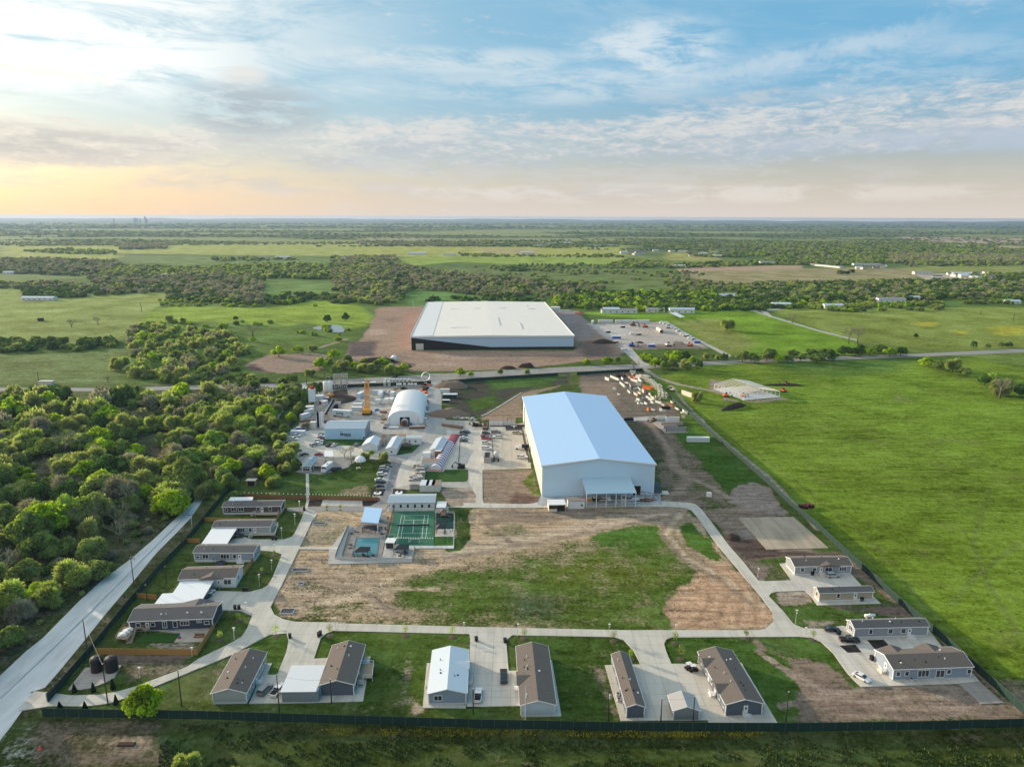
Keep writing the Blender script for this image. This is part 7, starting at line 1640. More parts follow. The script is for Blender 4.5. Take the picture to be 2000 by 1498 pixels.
def pipe(label,pa,pb,rad,m,name='pipe_section'):
    a_,b_=P(*pa),P(*pb);r=root(name,a_,0,label,'pipe');q_=MB();q_.tube((0,0,rad),((b_-a_).x,(b_-a_).y,rad),rad,n=18,caps=False);q_.tube((0,0,rad),((b_-a_).x,(b_-a_).y,rad),rad*.88,n=18,caps=False);q_.build('shell',m,r,True);MB().obox(0,0,0,rad*1.4,.4,.3).build('chock',M_DARK,r)
pipe('big pale pipe lying in the middle of the gravel yard',kb(768,285),kb(738,262),2.0,M_CREAM)
pipe('white domed pipe section by the soil heap below the warehouse',ka(425,600),ka(440,580),2.6,M_TRIM)
def heap(label,px,w,d,h,m,name='soil_heap',seed=1,cat='heap',rz_=0):
    g_=P(*px);r_=np.random.RandomState(seed);n=22;b=MB();vs=[]
    for j in range(n+1):
        for i in range(n+1):
            x,y=(i/n-.5)*2,(j/n-.5)*2;k=max(0,1-(x*x+y*y));z=h*k**.8*(.55+.9*float(fbm(np.array([x*2.2+seed]),np.array([y*2.2]),seed)[0]))-.05;vs.append((x*w/2,y*d/2,z))
    fs=[(j*(n+1)+i,j*(n+1)+i+1,(j+1)*(n+1)+i+1,(j+1)*(n+1)+i)for j in range(n)for i in range(n)]
    b.add(vs,fs);o=b.build(name,m,None,True);o.location=g_;o.rotation_euler=(0,0,rz_);return tag(o,label,cat)
heap('brown soil heap beside the drive, left end of the dark field',kj(1390,350),26,16,4.5,M_SOIL,seed=2);heap('tan soil heap above the row of slabs by the yard',kj(1360,900),28,16,4.0,M_SOIL,seed=3)
heap('reddish soil heap against the hall corner',kf(-110,430),38,16,3.5,M_SOIL,seed=4);heap('long dark soil heap at the lower left of the warehouse yard',ka(320,590),34,10,4,M_SOILD,seed=5)
heap('black trench spoil beside the steel frame building',kf(1330,385),26,6,2.6,M_SOILD,seed=6,rz_=.65);heap('black spoil bank behind the steel frame building',kf(1720,212),34,4,1.6,M_SOILD,seed=7)
heap('tan gravel heap in the gravel yard',kb(890,370),16,10,3.5,mat('tan_gravel',(.36,.29,.2),1,.2,1),seed=8);heap('small dark heap in the gravel yard',kb(600,360),8,5,1.6,M_SOILD,seed=9);heap('dark muck heap below the steel tower',ki(1010,600),24,26,2.0,M_SOILD,seed=10)
heap('red earth heap right of the warehouse',kb(130,135),14,14,3.5,mat('red_earth',(.33,.15,.09),1,.3,.4),seed=11);heap('dark brush heap at the right of the warehouse yard',kb(320,360),24,12,4,M_SOILD,seed=12);heap('dark brush pile above the big empty slab',k6(100,230),6,6,1.6,M_SOILD,seed=13)
heap('brush heap above the top road, left one',ka(1330,640),14,6,2.4,M_SOILD,seed=14);heap('brush heap above the top road, right one',ka(1470,630),14,6,4,M_SOILD,seed=15)
# ------------------------------------------------------------------ silos, tower, crane
A,B=ki(462,735),ki(548,740)
g_=P(*ki(505,735));H_=hgt(ki(505,735),ki(0,395)[1]);r=root('cement_silo',g_,.1,'tall square white silo with red machinery on top','silo')
W2=4.0;b=MB();b.box(-W2/2,W2/2,-W2/2,W2/2,3.5,H_);b.build('tower',mat('silo_panel',(.66,.74,.80),.5,.05,.4,wave=('X',1.2,.1)),r)
for x in(-1.8,1.8):
    for y in(-1.8,1.8):MB().box(x-.15,x+.15,y-.15,y+.15,0,3.5).build('leg',M_STEEL,r)
for i,(x,y)in enumerate([(-.8,.3),(.9,.5),(.2,-.8)]):MB().lathe(x,y,[(.7,H_),(.85,H_+.8),(.5,H_+1.8),(.1,H_+2.1)],10).build('filter',M_RED,r)
b=MB();b.tube((W2/2+.3,0,0),(W2/2+.3,0,H_),.06,n=4);b.tube((W2/2+.3,.5,0),(W2/2+.3,.5,H_),.06,n=4);b.build('ladder',M_STEEL,r)
for i,x in enumerate((772,852)):
    g_=P(*ki(x,545));H_=hgt(ki(x,545),ki(0,245)[1]);r=root('cement_silo',g_,0,'tall cylindrical white silo, %s one of the pair'%['left','right'][i],'silo','pair of round white silos')
    MB().lathe(0,0,[(.4,2.0),(1.75,4.2),(1.75,H_-.6),(1.2,H_-.1),(.3,H_)],20).build('body',mat('cream_silo',(.70,.72,.70),.5,.06),r,True)
    for k in range(4):t=.785+k*1.57;MB().tube((1.6*math.cos(t),1.6*math.sin(t),0),(1.6*math.cos(t),1.6*math.sin(t),4.5),.12,n=5).build('leg',M_STEEL,r)
    b=MB();b.tube((-1,0,H_-.2),(0,0,H_+2),.06,n=4);b.tube((1,0,H_-.2),(0,0,H_+2),.06,n=4);b.tube((-1.1,0,H_+.6),(1.1,0,H_+.6),.06,n=4);b.build('top_rail',M_STEEL,r)
g_=P(*ki(870,580));r=root('mixer_drum',g_,0,'yellow mixer drum at the foot of the round silos','mixer');q_=MB();q_.tube((-1.6,0,2.4),(1.6,0,2.0),1.7,1.0,n=16);q_.build('drum',M_YEL,r,True);MB().box(-2,2,-1.5,1.5,0,.9).build('frame',M_STEEL,r);MB().box(2.2,5.2,-2,1.2,.2,.6).build('tray',M_YEL,r)
# braced steel tower
A,B=ki(925,400),ki(1180,395);a,L,rz=frame_of(A,B);H_=hgt(A,ki(0,128)[1]);r=root('steel_tower',(a.x,a.y,0),rz,'square braced steel tower beside the round silos','tower');D_=6.0
b=MB()
for x in(0,L/2,L):
    for y in(0,D_):b.tube((x,y,0),(x,y,H_),.22,n=4)
M_TOW=mat('grey_tower_steel',(.30,.29,.29),.7,.2);b.build('columns',M_TOW,r);b=MB()
nz=4
for y in(0,D_):
    for j in range(nz+1):z=H_*j/nz;b.box(0,L,y-.15,y+.15,z-.15 if j else 0,z+.1)
for x in(0,L):
    for j in range(1,nz+1):z=H_*j/nz;b.box(x-.2,x+.2,0,D_,z-.25,z+.1)
b.build('beams',M_TOW,r);b=MB()
for j in(1,2):
    z0,z1=H_*j/nz,H_*(j+1)/nz
    for x0,x1 in((0,L/2),(L/2,L)):b.tube((x0,-.05,z0 if x0==0 else z1),(x1,-.05,z1 if x0==0 else z0),.18,n=4)if j==2 else b.tube((x0,-.05,z1 if x0==0 else z0),(x1,-.05,z0 if x0==0 else z1),.15,n=4)
b.build('diagonals',M_STEEL,r);b=MB()
for j in(0,3):
    for k in range(7):x=L*(k+.5)/7;b.box(x-.3,x+.3,-.12,.0,H_*j/nz+.9,H_*j/nz+2.0)
b.build('machinery_panels',M_CREAM,r);MB().box(-.3,L+.3,-.3,D_*.3,H_+.12,H_+.25).build('deck',M_TOW,r)
for k in range(3):MB().box(L*.15+k*L*.28,L*.35+k*L*.28,1,D_-1,H_*.02,H_*.2).build('machine',M_DARK,r)
# crane
g_=P(*ki(1570,880));r=root('crawler_crane',g_,math.radians(95),'yellow crawler crane with raised lattice boom','crane');HB=hgt(ki(1600,830),ki(0,200)[1])
for y in(-2.3,2.3):b=MB();b.extr([(-3.4,.2),(-3.9,.7),(-3.4,1.2),(3.4,1.2),(3.9,.7),(3.4,.2)],'y',y-.45,y+.45);o=b.build('track',M_DARK,r)
MB().box(-1.6,1.6,-1.85,1.85,.7,1.35).build('carbody',M_DARK,r);b=MB();b.box(-3.8,3.0,-1.9,1.9,1.5,2.5);b.box(-3.9,-1.0,-2.3,2.3,2.5,3.9);b.build('superstructure',M_YEL,r)
MB().box(1.2,3.0,.9,2.3,2.51,4.3).build('cab',M_YEL,r);MB().box(3.01,3.06,1.0,2.2,2.9,4.1).build('cab_window',M_GLASS,r);MB().box(-5.1,-3.9,-2.4,2.4,1.6,3.8).build('counterweight',M_YEL,r)
b=MB();p0=Vector((2.2,0,2.6));p1=Vector((4.2,0,HB));w0,w1=1.35,1.15
def corner(t,sx,sy):w=(w0+(w1-w0)*t)*(1 if t<.97 else .3)*min(1,.4+t*6);c_=p0.lerp(p1,t);return c_+Vector((sx*w,sy*w,0))
N_=16
for sx,sy in((-1,-1),(1,-1),(1,1),(-1,1)):
    for i in range(N_):b.tube(corner(i/N_,sx,sy),corner((i+1)/N_,sx,sy),.18,n=4)
for i in range(N_):
    t0,t1=i/N_,(i+1)/N_;c4=[(-1,-1),(1,-1),(1,1),(-1,1)]
    for k in range(4):
        a1,a2=c4[k],c4[(k+1)%4]
        b.tube(corner(t0,*a1),corner(t1,*a2),.06,n=4);b.tube(corner(t1,*a1),corner(t1,*a2),.06,n=4);b.tube(corner(t0,*a2),corner(t1,*a1),.06,n=4)
b.build('boom',M_YEL,r);b=MB();b.tube((-3.5,-.8,3.9),(-2.6,-.8,9.5),.14,n=4);b.tube((-3.5,.8,3.9),(-2.6,.8,9.5),.14,n=4);b.tube((-.5,-.8,2.6),(-2.6,-.8,9.5),.12,n=4);b.tube((-.5,.8,2.6),(-2.6,.8,9.5),.12,n=4);b.build('gantry',M_YEL,r)
b=MB();b.tube((-2.6,-.5,9.5),p1,.05,n=4);b.tube((-2.6,.5,9.5),p1,.05,n=4);b.tube(p1,(5.6,0,6),.05,n=4);b.build('cables',M_WIRE,r)
# boring plant: shed on legs, inclined conveyor arch, dark segment rack
container('white raised plant shed right of the tall silo',ki(645,640),8,WPANEL,5.5,5,4.2,name='plant_shed',cat='shed',roofm=M_MROOF)
container('red pump skid beside the raised plant shed',ki(690,690),60,M_RED,3.2,2,2.4,name='pump_skid',cat='machine');container('white water tank skid right of the red pump',ki(745,720),80,CW_,5,2.2,3.2,name='tank_skid',cat='machine');container('pale generator in front of the round silos',ki(782,615),0,CB_,3,2,2,name='generator',cat='generator');container('cream cabinet at the foot of the dark rack',ki(525,1165),0,M_CREAM,3.4,2.5,4,name='cabinet',cat='cabinet')
A,B=ki(760,930),ki(905,700);a_=P(*A);r=root('conveyor',a_,0,'inclined grey conveyor rising to a dark steel arch','conveyor');e_=P(*ki(940,830))-a_;b=MB()
for s in(-1.2,1.2):b.tube((s,0,.5),(e_.x+s,e_.y,6.5),.25,n=4);b.tube((s,0,1.8),(e_.x+s,e_.y,7.8),.2,n=4)
for i in range(12):t=i/12;b.tube((-1.2,e_.y*t,.5+6*t),(1.2+e_.x*t*0,e_.y*t,.5+6*t),.1,n=4)
b.build('truss',M_STEEL,r);b=MB();b.add([(-1,0,1.0),(1,0,1.0),(e_.x+1,e_.y,7.0),(e_.x-1,e_.y,7.0)],[(0,1,2,3)]);b.build('belt',M_DARK,r);b=MB();b.box(e_.x-2.4,e_.x+3.2,e_.y-1,e_.y+4,0,5.4);b.build('hopper',M_CONCD,r);MB().box(e_.x-1.8,e_.x+2.4,e_.y-1.06,e_.y-1.01,.4,4.6).build('opening',M_DARK,r)
A,B=ki(590,1165),ki(720,1168);a,L,rz=frame_of(A,B);H_=hgt(A,ki(0,850)[1]);r=root('segment_rack',(a.x,a.y,0),rz,'dark upright steel rack and white lattice mast left of the lettered building','rack')
MB().box(0,L*.42,0,3,.8,H_).build('dark_box',M_DARK,r);b=MB()
for x in(0,L*.45,L*.75,L):
    b.box(x-.15,x+.15,-.15,.15,0,H_+.3)
for i in range(10):z=.6+i*(H_/10);b.tube((L*.45,0,z),(L,0,z+H_/10),.13,n=4);b.tube((L,0,z),(L*.45,0,z+H_/10),.13,n=4);b.box(L*.45,L,-.1,.1,z-.08,z+.08)
b.build('lattice',M_TRIM,r)
run_fence('retaining_wall','rust-brown trench lining behind the lettered building',KI((610,1050),(730,1060),(1240,1050),(1590,1060)),1.6,M_RUST,posts=4,cat='wall')
run_fence('retaining_wall','rusty barrier across the yard left of the dark rack',KI((260,1060),(360,1040),(480,1040),(590,1050)),1.4,M_RUST,posts=4,cat='wall')
# ring segment standing on the top fence
p=P(*kj(918,235));r=root('tunnel_ring',p,.3,'upright white tunnel ring by the top fence','ring');b=MB();n=28;R1,R2=3.3,2.95
vs=[(R_k*math.cos(2*math.pi*i/n),y,R1+R_k*math.sin(2*math.pi*i/n))for y in(-.6,.6)for R_k in(R1,R2)for i in range(n)]
fs=[]
for i in range(n):j=(i+1)%n;fs+=[(i,j,n+j,n+i),(2*n+j,2*n+i,3*n+i,3*n+j),(j,i,2*n+i,2*n+j),(n+i,n+j,3*n+j,3*n+i)]
b.add(vs,fs);b.build('ring',M_TRIM,r);MB().box(-1.5,1.5,-1,1,-.02,.25).build('base',M_DARK,r)
# precast segment stacks
M_PALE=mat('pale_precast',(.60,.60,.58),.85,.15,1)
def segstack(px,n,label,deg=0,w=2.2,d=2.0,group='stacks of precast segments',m=None):
    g_=P(*px);r=root('segment_stack',g_,math.radians(deg),label,'stack',group);t=.42
    for k in range(n):
        b=MB();z=k*(t+.14);pr_=[(-w/2,z),(-w*.25,z+.12),(w*.25,z+.12),(w/2,z),(w/2,z+t*.8),(w*.25,z+t),(-w*.25,z+t),(-w/2,z+t*.8)]
        b.extr(pr_,'y',-d/2,d/2);b.build('segment',m or(M_CONC if k%2 else M_CONCD),r)
    return r
for j,(yy,xs)in enumerate([(330,(120,200)),(280,(140,225,300,370,440,515,600)),(345,(370,425,505,590,650,720))]):
    for i,x in enumerate(xs):segstack(kj(x,yy+16),7 if j!=2 else 5,'grey segment stack behind the arched shelter, %s from left in the %s row'%(ORD[i],['nearest left','back','middle'][j]),4,1.85,2.6,m=M_PALE)
for i,(x,y,n_)in enumerate([(525,832,4),(580,860,5),(630,818,4),(690,782,4),(645,880,5),(565,935,5),(650,915,4),(570,970,3),(655,985,4),(450,1010,2),(440,1050,3),(515,1080,3),(610,1080,4),(430,1085,2),(590,1030,3),(690,860,3)]):
    segstack(kn(x,y),n_,'grey segment stack left of the striped tube, %s counted from the top of the photo'%ORD[i],rnd.uniform(-10,10),2.5,2.2,'segment stacks left of the striped tube')
for i,x in enumerate((480,590)):segstack(kn(x,1238),5,'tall stone-like block stack below the lawn, %s one'%['left','right'][i],0,3.6,3.4,'two tall stacks below the lawn')
for i in range(13):
    t=i/12;x=1310+t*270;y=945+t*30 if False else 470
    px_=(870+t*58,814+t*6+math.sin(i*2.1)*1.2);segstack(px_,1+(i%2),'white slab in the curved row beside the dark field, %s from the left'%ORD[i],rnd.uniform(-40,40),2.2,1.8,'white slabs in a curved row',M_CONC)
for i in range(16):
    t=i/15;px_=(832+1.5*math.sin(i*1.7),768+t*56);rr=segstack(px_,1+(i%3),'equipment bundle along the right wall of the arched shelter, %s from the back'%ORD[i],rnd.uniform(-30,30),2.4,2.0,'bundles along the shelter wall',[M_CONCD,M_RUST,M_TRIM,M_STEEL][i%4])
LEFTB=[(20,900,M_CREAM),(50,930,M_CONC),(100,1000,M_RUST),(90,1060,M_RUST),(150,1100,M_CONCD),(110,870,M_RUST),(60,850,M_RUST),(180,800,M_CONCD),(30,700,M_STEEL),(10,640,M_CONCD),(90,470,M_STEEL),(170,500,M_CONCD),(220,520,M_STEEL),(300,420,M_RUST),(330,395,M_RUST),(470,400,M_FENCE),(120,540,M_CONC),(210,450,M_STEEL),(0,470,M_STEEL),(520,398,M_RUST)]
for i,(x,y,m_)in enumerate(sorted(LEFTB,key=lambda q:q[1])):segstack(kj(x,y),1+(i*7%3),'machinery bundle left of the arched shelter, %s from the back'%ORD[i],rnd.uniform(-60,60),3.2,2.0,'bundles left of the arched shelter',m_)
for i,(x,y,m_,w_)in enumerate([(160,1165,mat('navy_paint',(.05,.08,.16)),4.5),(270,1165,M_TRIM,7),(700,1150,M_CREAM,6),(800,1140,M_CREAM,6),(850,1120,M_RUST,4),(745,1170,M_RUST,9)]):segstack(kj(x,y),2,'crated load in front of the arched shelter, %s from the left'%ORD[[0,1,2,4,5,3][i]],4,w_,1.8,'loads in front of the arched shelter',m_)
for i,(x,y,m_)in enumerate([(835,300,M_DARK),(880,330,M_DARK),(860,360,M_RUST),(920,300,M_TRIM),(820,440,M_ORA),(905,480,M_ORA),(975,330,M_ORA),(900,430,M_DARK),(960,530,M_CONC),(925,395,M_DARK),(890,270,M_CREAM),(780,300,M_RUST)]):segstack(kj(x,y),2+(i%2),['black','black low','rusty','white','bright orange','orange','salmon','tall black','grey','dark','cream','brown'][i]+' machinery item in the clutter behind the arched shelter',i*25,3.4,2.4,'clutter behind the arched shelter',m_)
# striped tunnel tube
a_,b_=P(*kn(905,885)),P(*kn(1290,200));d=(b_-a_);Lt=d.length;r=root('striped_tube',a_,math.atan2(d.y,d.x)-math.pi/2,'long half tube striped purple and white with a red end, in the yard','tube');R_=2.8
def halftube(y0,y1,R1,m,name,n=14):
    b=MB();vs=[]
    for y in(y0,y1):
        for i in range(n+1):t=math.pi*i/n;vs.append((R1*math.cos(t),y,R1*math.sin(t)))
    b.add(vs,[(i,i+1,n+2+i,n+1+i)for i in range(n)]+[tuple(range(n,-1,-1)),tuple(range(n+1,2*n+2))]);return b.build(name,m,r)
MW_=mat('tube_white',(.68,.66,.70),.6,.06);MP_=mat('tube_purple',(.09,.045,.14),.6,.1);MR_=mat('tube_red',(.26,.05,.075),.7,.25,.6)
NS=13;Ls=Lt*.70
for i in range(NS):y0=Ls*i/NS;halftube(y0,y0+Ls/NS*.58,R_,MW_,'white_band');halftube(y0+Ls/NS*.58,y0+Ls/NS,R_-.02,MP_,'purple_band')
halftube(Ls,Lt,R_-.1,MR_,'red_section').scale=(1,1,.3);MB().box(-3.6,3.6,-.5,Ls*.02,0,.25).build('base_plate',M_RED,r)
MB().box(-4.4,4.4,-.8,Lt+.5,.0,.15).build('slab',M_CONC,r)
# other yard machines
def digger(label,px,deg,m,sc=1.0,name='excavator'):
    g_=P(*px);r=root(name,g_,math.radians(deg),label,'excavator');k=sc*.72
    for y in(-1.1,1.1):MB().box(-1.8*k,1.8*k,(y-.28)*k,(y+.28)*k,0,.8*k).build('track',M_DARK,r)
    MB().box(-1.9*k,1.0*k,-1.2*k,1.2*k,.85*k,1.9*k).build('body',m,r);MB().box(.0,1.2*k,.2*k,1.2*k,1.91*k,2.9*k).build('cab',M_GLASS,r)
    b=MB();b.tube((1*k,-.4*k,1.6*k),(3.0*k,-.4*k,3.1*k),.22*k,n=4);b.tube((3.0*k,-.4*k,3.1*k),(4.3*k,-.4*k,1.4*k),.17*k,n=4);b.build('arm',m,r);MB().box(4.0*k,4.7*k,-.8*k,0,.3*k,1.2*k).build('bucket',M_DARK,r)
digger('orange telehandler at the left corner of the steel frame building',kf(1270,300),10,M_ORA,1.4);digger('orange machine inside the front of the steel frame building',kf(1405,300),20,M_ORA,1.3);digger('red machine at the right corner of the steel frame building',kf(1720,262),200,M_ORA,1.5);digger('dark excavator on the spoil bank behind the frame',kf(1745,205),180,M_RUST,1.4)
digger('tan excavator beside the long fence by the farm track',kf(850,255),130,M_CREAM,1.4);digger('dark excavator beside the slabs above the parked cars',ko(80,325),150,M_DARK,1.3);digger('rusty excavator beside the white containers',ko(285,385),80,M_RUST,1.5);digger('brown loader in the middle of dark machinery above the cars',ko(165,320),10,M_RUST,1.3)
digger('dark tractor by the bottom edge of the concrete yard',kn(1405,845),180,M_DARK,1.4);digger('orange excavator at the right corner of the gravel yard',kb(990,385),60,M_ORA,1.8);digger('tan loader at the lower edge of the gravel yard',kb(820,385),20,M_CREAM,2.0);digger('dark machine at the lower left of the gravel yard',kb(535,388),10,M_BLUEP,2.0);digger('green and orange machine near the top of the gravel yard',kb(545,225),10,M_RUST,2.2);digger('red machine right of the green one in the gravel yard',kb(640,238),180,M_ORA,2.0)
for i,(x,y)in enumerate([(765,205),(790,212),(815,225),(825,245),(850,245),(875,255),(895,268),(925,295),(945,305),(965,312),(985,325),(1010,335)]):container('parked item along the right edge of the gravel yard, %s from the top'%ORD[i],kb(x,y),40,[CW_,M_CREAM,M_STEEL,M_DARK,CW_,M_CONCD][i%6],5.5,2.2,1.9,name='stored_vehicle',cat='equipment',group='items along the edge of the gravel yard')
for i,(x,y,m_)in enumerate([(465,240,M_DARK),(590,298,M_RUST),(350,280,M_DARK),(410,360,M_RUST),(475,418,CW_)]):container(['small black truck near the top left of the gravel yard','brown box beside the small caravan','dark load by the left edge of the gravel yard','orange brown machine at the yard entrance','white truck on the yard entrance road'][i],kb(x,y),20,m_,5,2.2,2,name='small_truck',cat='truck')
# tall grey rack machine and mixer between the car columns
g_=P(*ko(318,1040));r=root('segment_machine',g_,0,'tall dark grey slatted machine beside the dashed line','machine');
for k in range(5):MB().box(-1.6,1.6,k*1.7,k*1.7+1.4,0,3.0-.2*(k%2)).build('module',M_CONCD,r);MB().box(-1.1,1.1,k*1.7-.04,k*1.7+1.0,3.01,3.1).build('dark_hatch',M_DARK,r)
b=MB();b.box(-1.8,-1.62,0,8.2,0,3.4);b.box(1.62,1.8,0,8.2,0,3.4);b.build('side_frame',M_STEEL,r)
g_=P(*ko(485,1010));r=root('mixer_plant',g_,0,'round grey mixer plant on a frame right of the slatted machine','machine');q_=MB();q_.tube((0,1,2.3),(0,5.5,2.8),1.5,1.1,n=14);q_.build('drum',M_STEEL,r,True);MB().box(-1.5,1.5,0,6,0,.8).build('frame',M_CONCD,r)
for k in range(5):t=random.Random(k).uniform(-1.5,1.5);MB().box(t-.2,t+.2,-1.0+k*.25,-.8+k*.25,0,1.8).build('strut',M_DARK,r)
pipe('long rusty pipe string lying on the drive above the striped tube',kn(1030,5),kn(1440,55),.55,M_RUST);pipe('second rusty pipe string beside the first',kn(1040,22),kn(1420,78),.55,M_RUST)
# dashed rows of cones
M_CONE=mat('cone_orange',(.30,.10,.04),.7)
def cones(pa,pb,n,label,grp):
    a_,b_=P(*pa),P(*pb);b=MB();b.lathe(0,0,[(.32,0),(.32,.08),(.18,.09),(.06,.9)],8);me_=b.mesh('traffic_cone',M_DARK if 'black' in label else M_CONE)
    for i in range(n):
        o=link('traffic_cone',me_,None,a_.lerp(b_,(i+.5)/n));tag(o,label,'cone',grp)
cones(kn(1400,105),kn(1352,800),34,'small black traffic cone in the dashed line right of the striped tube','black cones right of the striped tube')
cones(ko(400,440),ko(440,1040),24,'small black cone in the dashed line between the car columns','black cones between the car columns')
# ------------------------------------------------------------------ steel frame building under construction
A,B=kf(1412,325),kf(1690,300);a,L,rz=frame_of(A,B);H_=hgt(A,kf(0,285)[1]);Wd=depth_of(A,B,kf(1213,198),H_);
r=root('steel_frame_building',(a.x,a.y,0),rz,'open white steel frame of a building going up in the pasture','frame building');RS=2.6
MB().box(-.6,L+.6,-.6,Wd+.6,0,.14).build('slab',mat('bright_slab',(.62,.64,.66),.8,.1),r);b=MB();c_=MB();pl_=MB()
NB=8
for j in range(NB+1):
    y=Wd*j/NB
    for x in(0,L):b.box(x-.2,x+.2,y-.2,y+.2,.14,H_)
    c_.tube((0,y,H_),(L/2,y,H_+RS),.24,n=4);c_.tube((L/2,y,H_+RS),(L,y,H_),.24,n=4)
b.build('columns',M_BEIGE,r);c_.build('rafters',M_BEIGE,r)
for k in range(15):
    t=k/14;x=L*t;z=H_+RS*(1-abs(2*t-1))+.3;pl_.box(x-.15,x+.15,0,Wd,z-.08,z+.1)
pl_.build('purlins',M_BEIGE,r);b=MB()
for k in range(1,8):x=L*k/8;b.box(x-.08,x+.08,-.12,.12,.14,H_+RS*(1-abs(2*k/8-1)))
for z in(1.6,3.2):b.box(-.1,.1,0,Wd,z,z+.15);b.box(L-.1,L+.1,0,Wd,z,z+.15)
b.build('girts',M_BEIGE,r);b=MB()
b.extr([(.2,H_+.6),(Wd*.0+.6,H_+.6)],'x',0,.01)if False else None
MB().add([(L*.52,Wd*.30,H_+RS*.96+.42),(L,Wd*.30,H_+.42),(L,Wd,H_+.42),(L*.52,Wd,H_+RS*.96+.42),(L*.52,Wd*.30,H_+RS*.96+.48),(L,Wd*.30,H_+.48),(L,Wd,H_+.48),(L*.52,Wd,H_+RS*.96+.48)],[(4,5,6,7),(0,3,2,1),(0,1,5,4),(1,2,6,5),(2,3,7,6),(3,0,4,7)]).build('roof_sheeting',M_BEIGE,r)
# concrete block bays right of the hall
sheet('concrete_pad',KR((870,960),(1000,880),(1480,1120),(1500,1130),(1090,1140)),paving('bay_slab',(.46,.40,.34),4,.15));sheet('path',KR((290,880),(760,850),(930,850),(900,930),(560,920),(300,905)),DUSTP,r=1)
def bay(label,pa,pb,far,h,m,opn=True):
    a,L,rz=frame_of(pa,pb);Wd=depth_of(pa,pb,far,h);r=root('material_bay',(a.x,a.y,0),rz,label,'bay');b=MB();b.box(0,L,Wd-.4,Wd,0,h);b.box(0,.4,0,Wd-.4,0,h);b.box(L-.4,L,0,Wd-.4,0,h);b.build('wall',m,r)
    if not opn:MB().box(.4,L-.4,0,.3,0,h*.8).build('front_wall',m,r)
    MB().box(.45,L-.45,.4,Wd-.5,0,h*.3).build('contents',M_CONCD,r)
bay('white walled mixing bay at the back of the concrete slab',kr(1095,950),kr(1335,950),kr(1120,850),3.2,M_WHITE,False);bay('open white bay holding dark machinery',kr(935,930),kr(1090,930),kr(940,835),3.2,M_WHITE,True)
bay('pinkish block bay behind the grey one',kr(1010,1010),kr(1400,1000),kr(1010,955),1.8,mat('pink_block',(.42,.33,.29),.9),False);bay('nearest grey block bay on the slab',kr(1090,1125),kr(1455,1120),kr(1060,1040),3.0,mat('grey_block',(.33,.31,.31),.9,.15,1),False)
bay('small pinkish bay between the two block bays',kr(1050,1075),kr(1290,1060),kr(1040,1005),2.2,mat('pink_block',(.42,.33,.29),.9),False)
g_=P(*kr(430,940));r=root('water_bowser',g_,0,'dark green rounded tank trailer beside the hall','tank');q_=MB();q_.tube((-3,0,1.5),(3,0,1.5),1.1,n=14);q_.build('vessel',M_TANKB,r,True);MB().box(-3.4,4.2,-.9,.9,.3,.6).build('frame',M_STEEL,r)
digger('dark machine left of the open white bay',kr(880,930),200,M_RUST,1.2)
# scrap yard: every piece lies loose
SCR=[(120,150,270,215,'w'),(20,190,90,220,'w'),(310,190,340,215,'w'),(360,100,480,190,'b'),(400,100,560,185,'o'),(300,130,330,190,'d'),(240,100,270,150,'d'),(480,215,600,250,'w'),(570,130,660,150,'w'),(560,165,640,190,'w'),(610,215,670,260,'w'),(290,260,375,335,'w'),(380,250,440,270,'b'),(460,305,470,370,'w'),(430,400,470,445,'w'),(530,450,600,490,'b'),(610,430,660,460,'b'),(680,400,720,440,'b'),(570,290,650,300,'w'),(690,320,860,350,'o'),(700,340,850,365,'o'),(680,350,820,380,'o'),(600,350,650,400,'w'),(520,370,580,360,'w'),(160,370,210,378,'w'),(240,460,280,470,'w'),(750,510,800,530,'w'),(830,500,890,530,'w'),(690,530,680,560,'w'),(860,540,900,575,'w'),(780,555,860,580,'w'),(920,500,930,540,'b'),(580,570,640,590,'w'),(650,630,690,640,'w'),(720,620,765,650,'w'),(830,600,880,620,'w'),(910,600,1020,630,'w'),(1190,600,1230,620,'b'),(1030,650,1080,665,'b'),(1120,630,1230,690,'r'),(1200,680,1270,690,'y'),(1270,700,1330,740,'w'),(1000,745,1020,750,'w'),(1050,755,1070,756,'w'),(1020,710,1170,725,'d'),(840,730,900,745,'w'),(780,740,800,750,'o'),(1400,765,1430,780,'w'),(1430,800,1480,810,'w'),(1370,780,1400,800,'b'),(980,560,1000,520,'b'),(800,460,830,475,'w'),(640,120,660,140,'w'),(455,70,560,80,'w'),(490,100,525,110,'b'),(200,100,230,160,'d'),(340,90,370,150,'d'),(1380,870,1440,880,'b'),(600,610,620,640,'w'),(560,590,600,560,'w')]
M_PW=mat('scrap_white',(.66,.66,.58),.7,.2,1.5);M_PB=mat('scrap_beige',(.58,.50,.38),.7,.2,1.5);SM=dict(w=M_PW,b=M_PB,o=M_ORA,d=M_DARK,r=M_RUST,y=M_YEL);SN=dict(w='white',b='beige',o='orange',d='dark',r='rusty',y='yellow')
sr=random.Random(8)
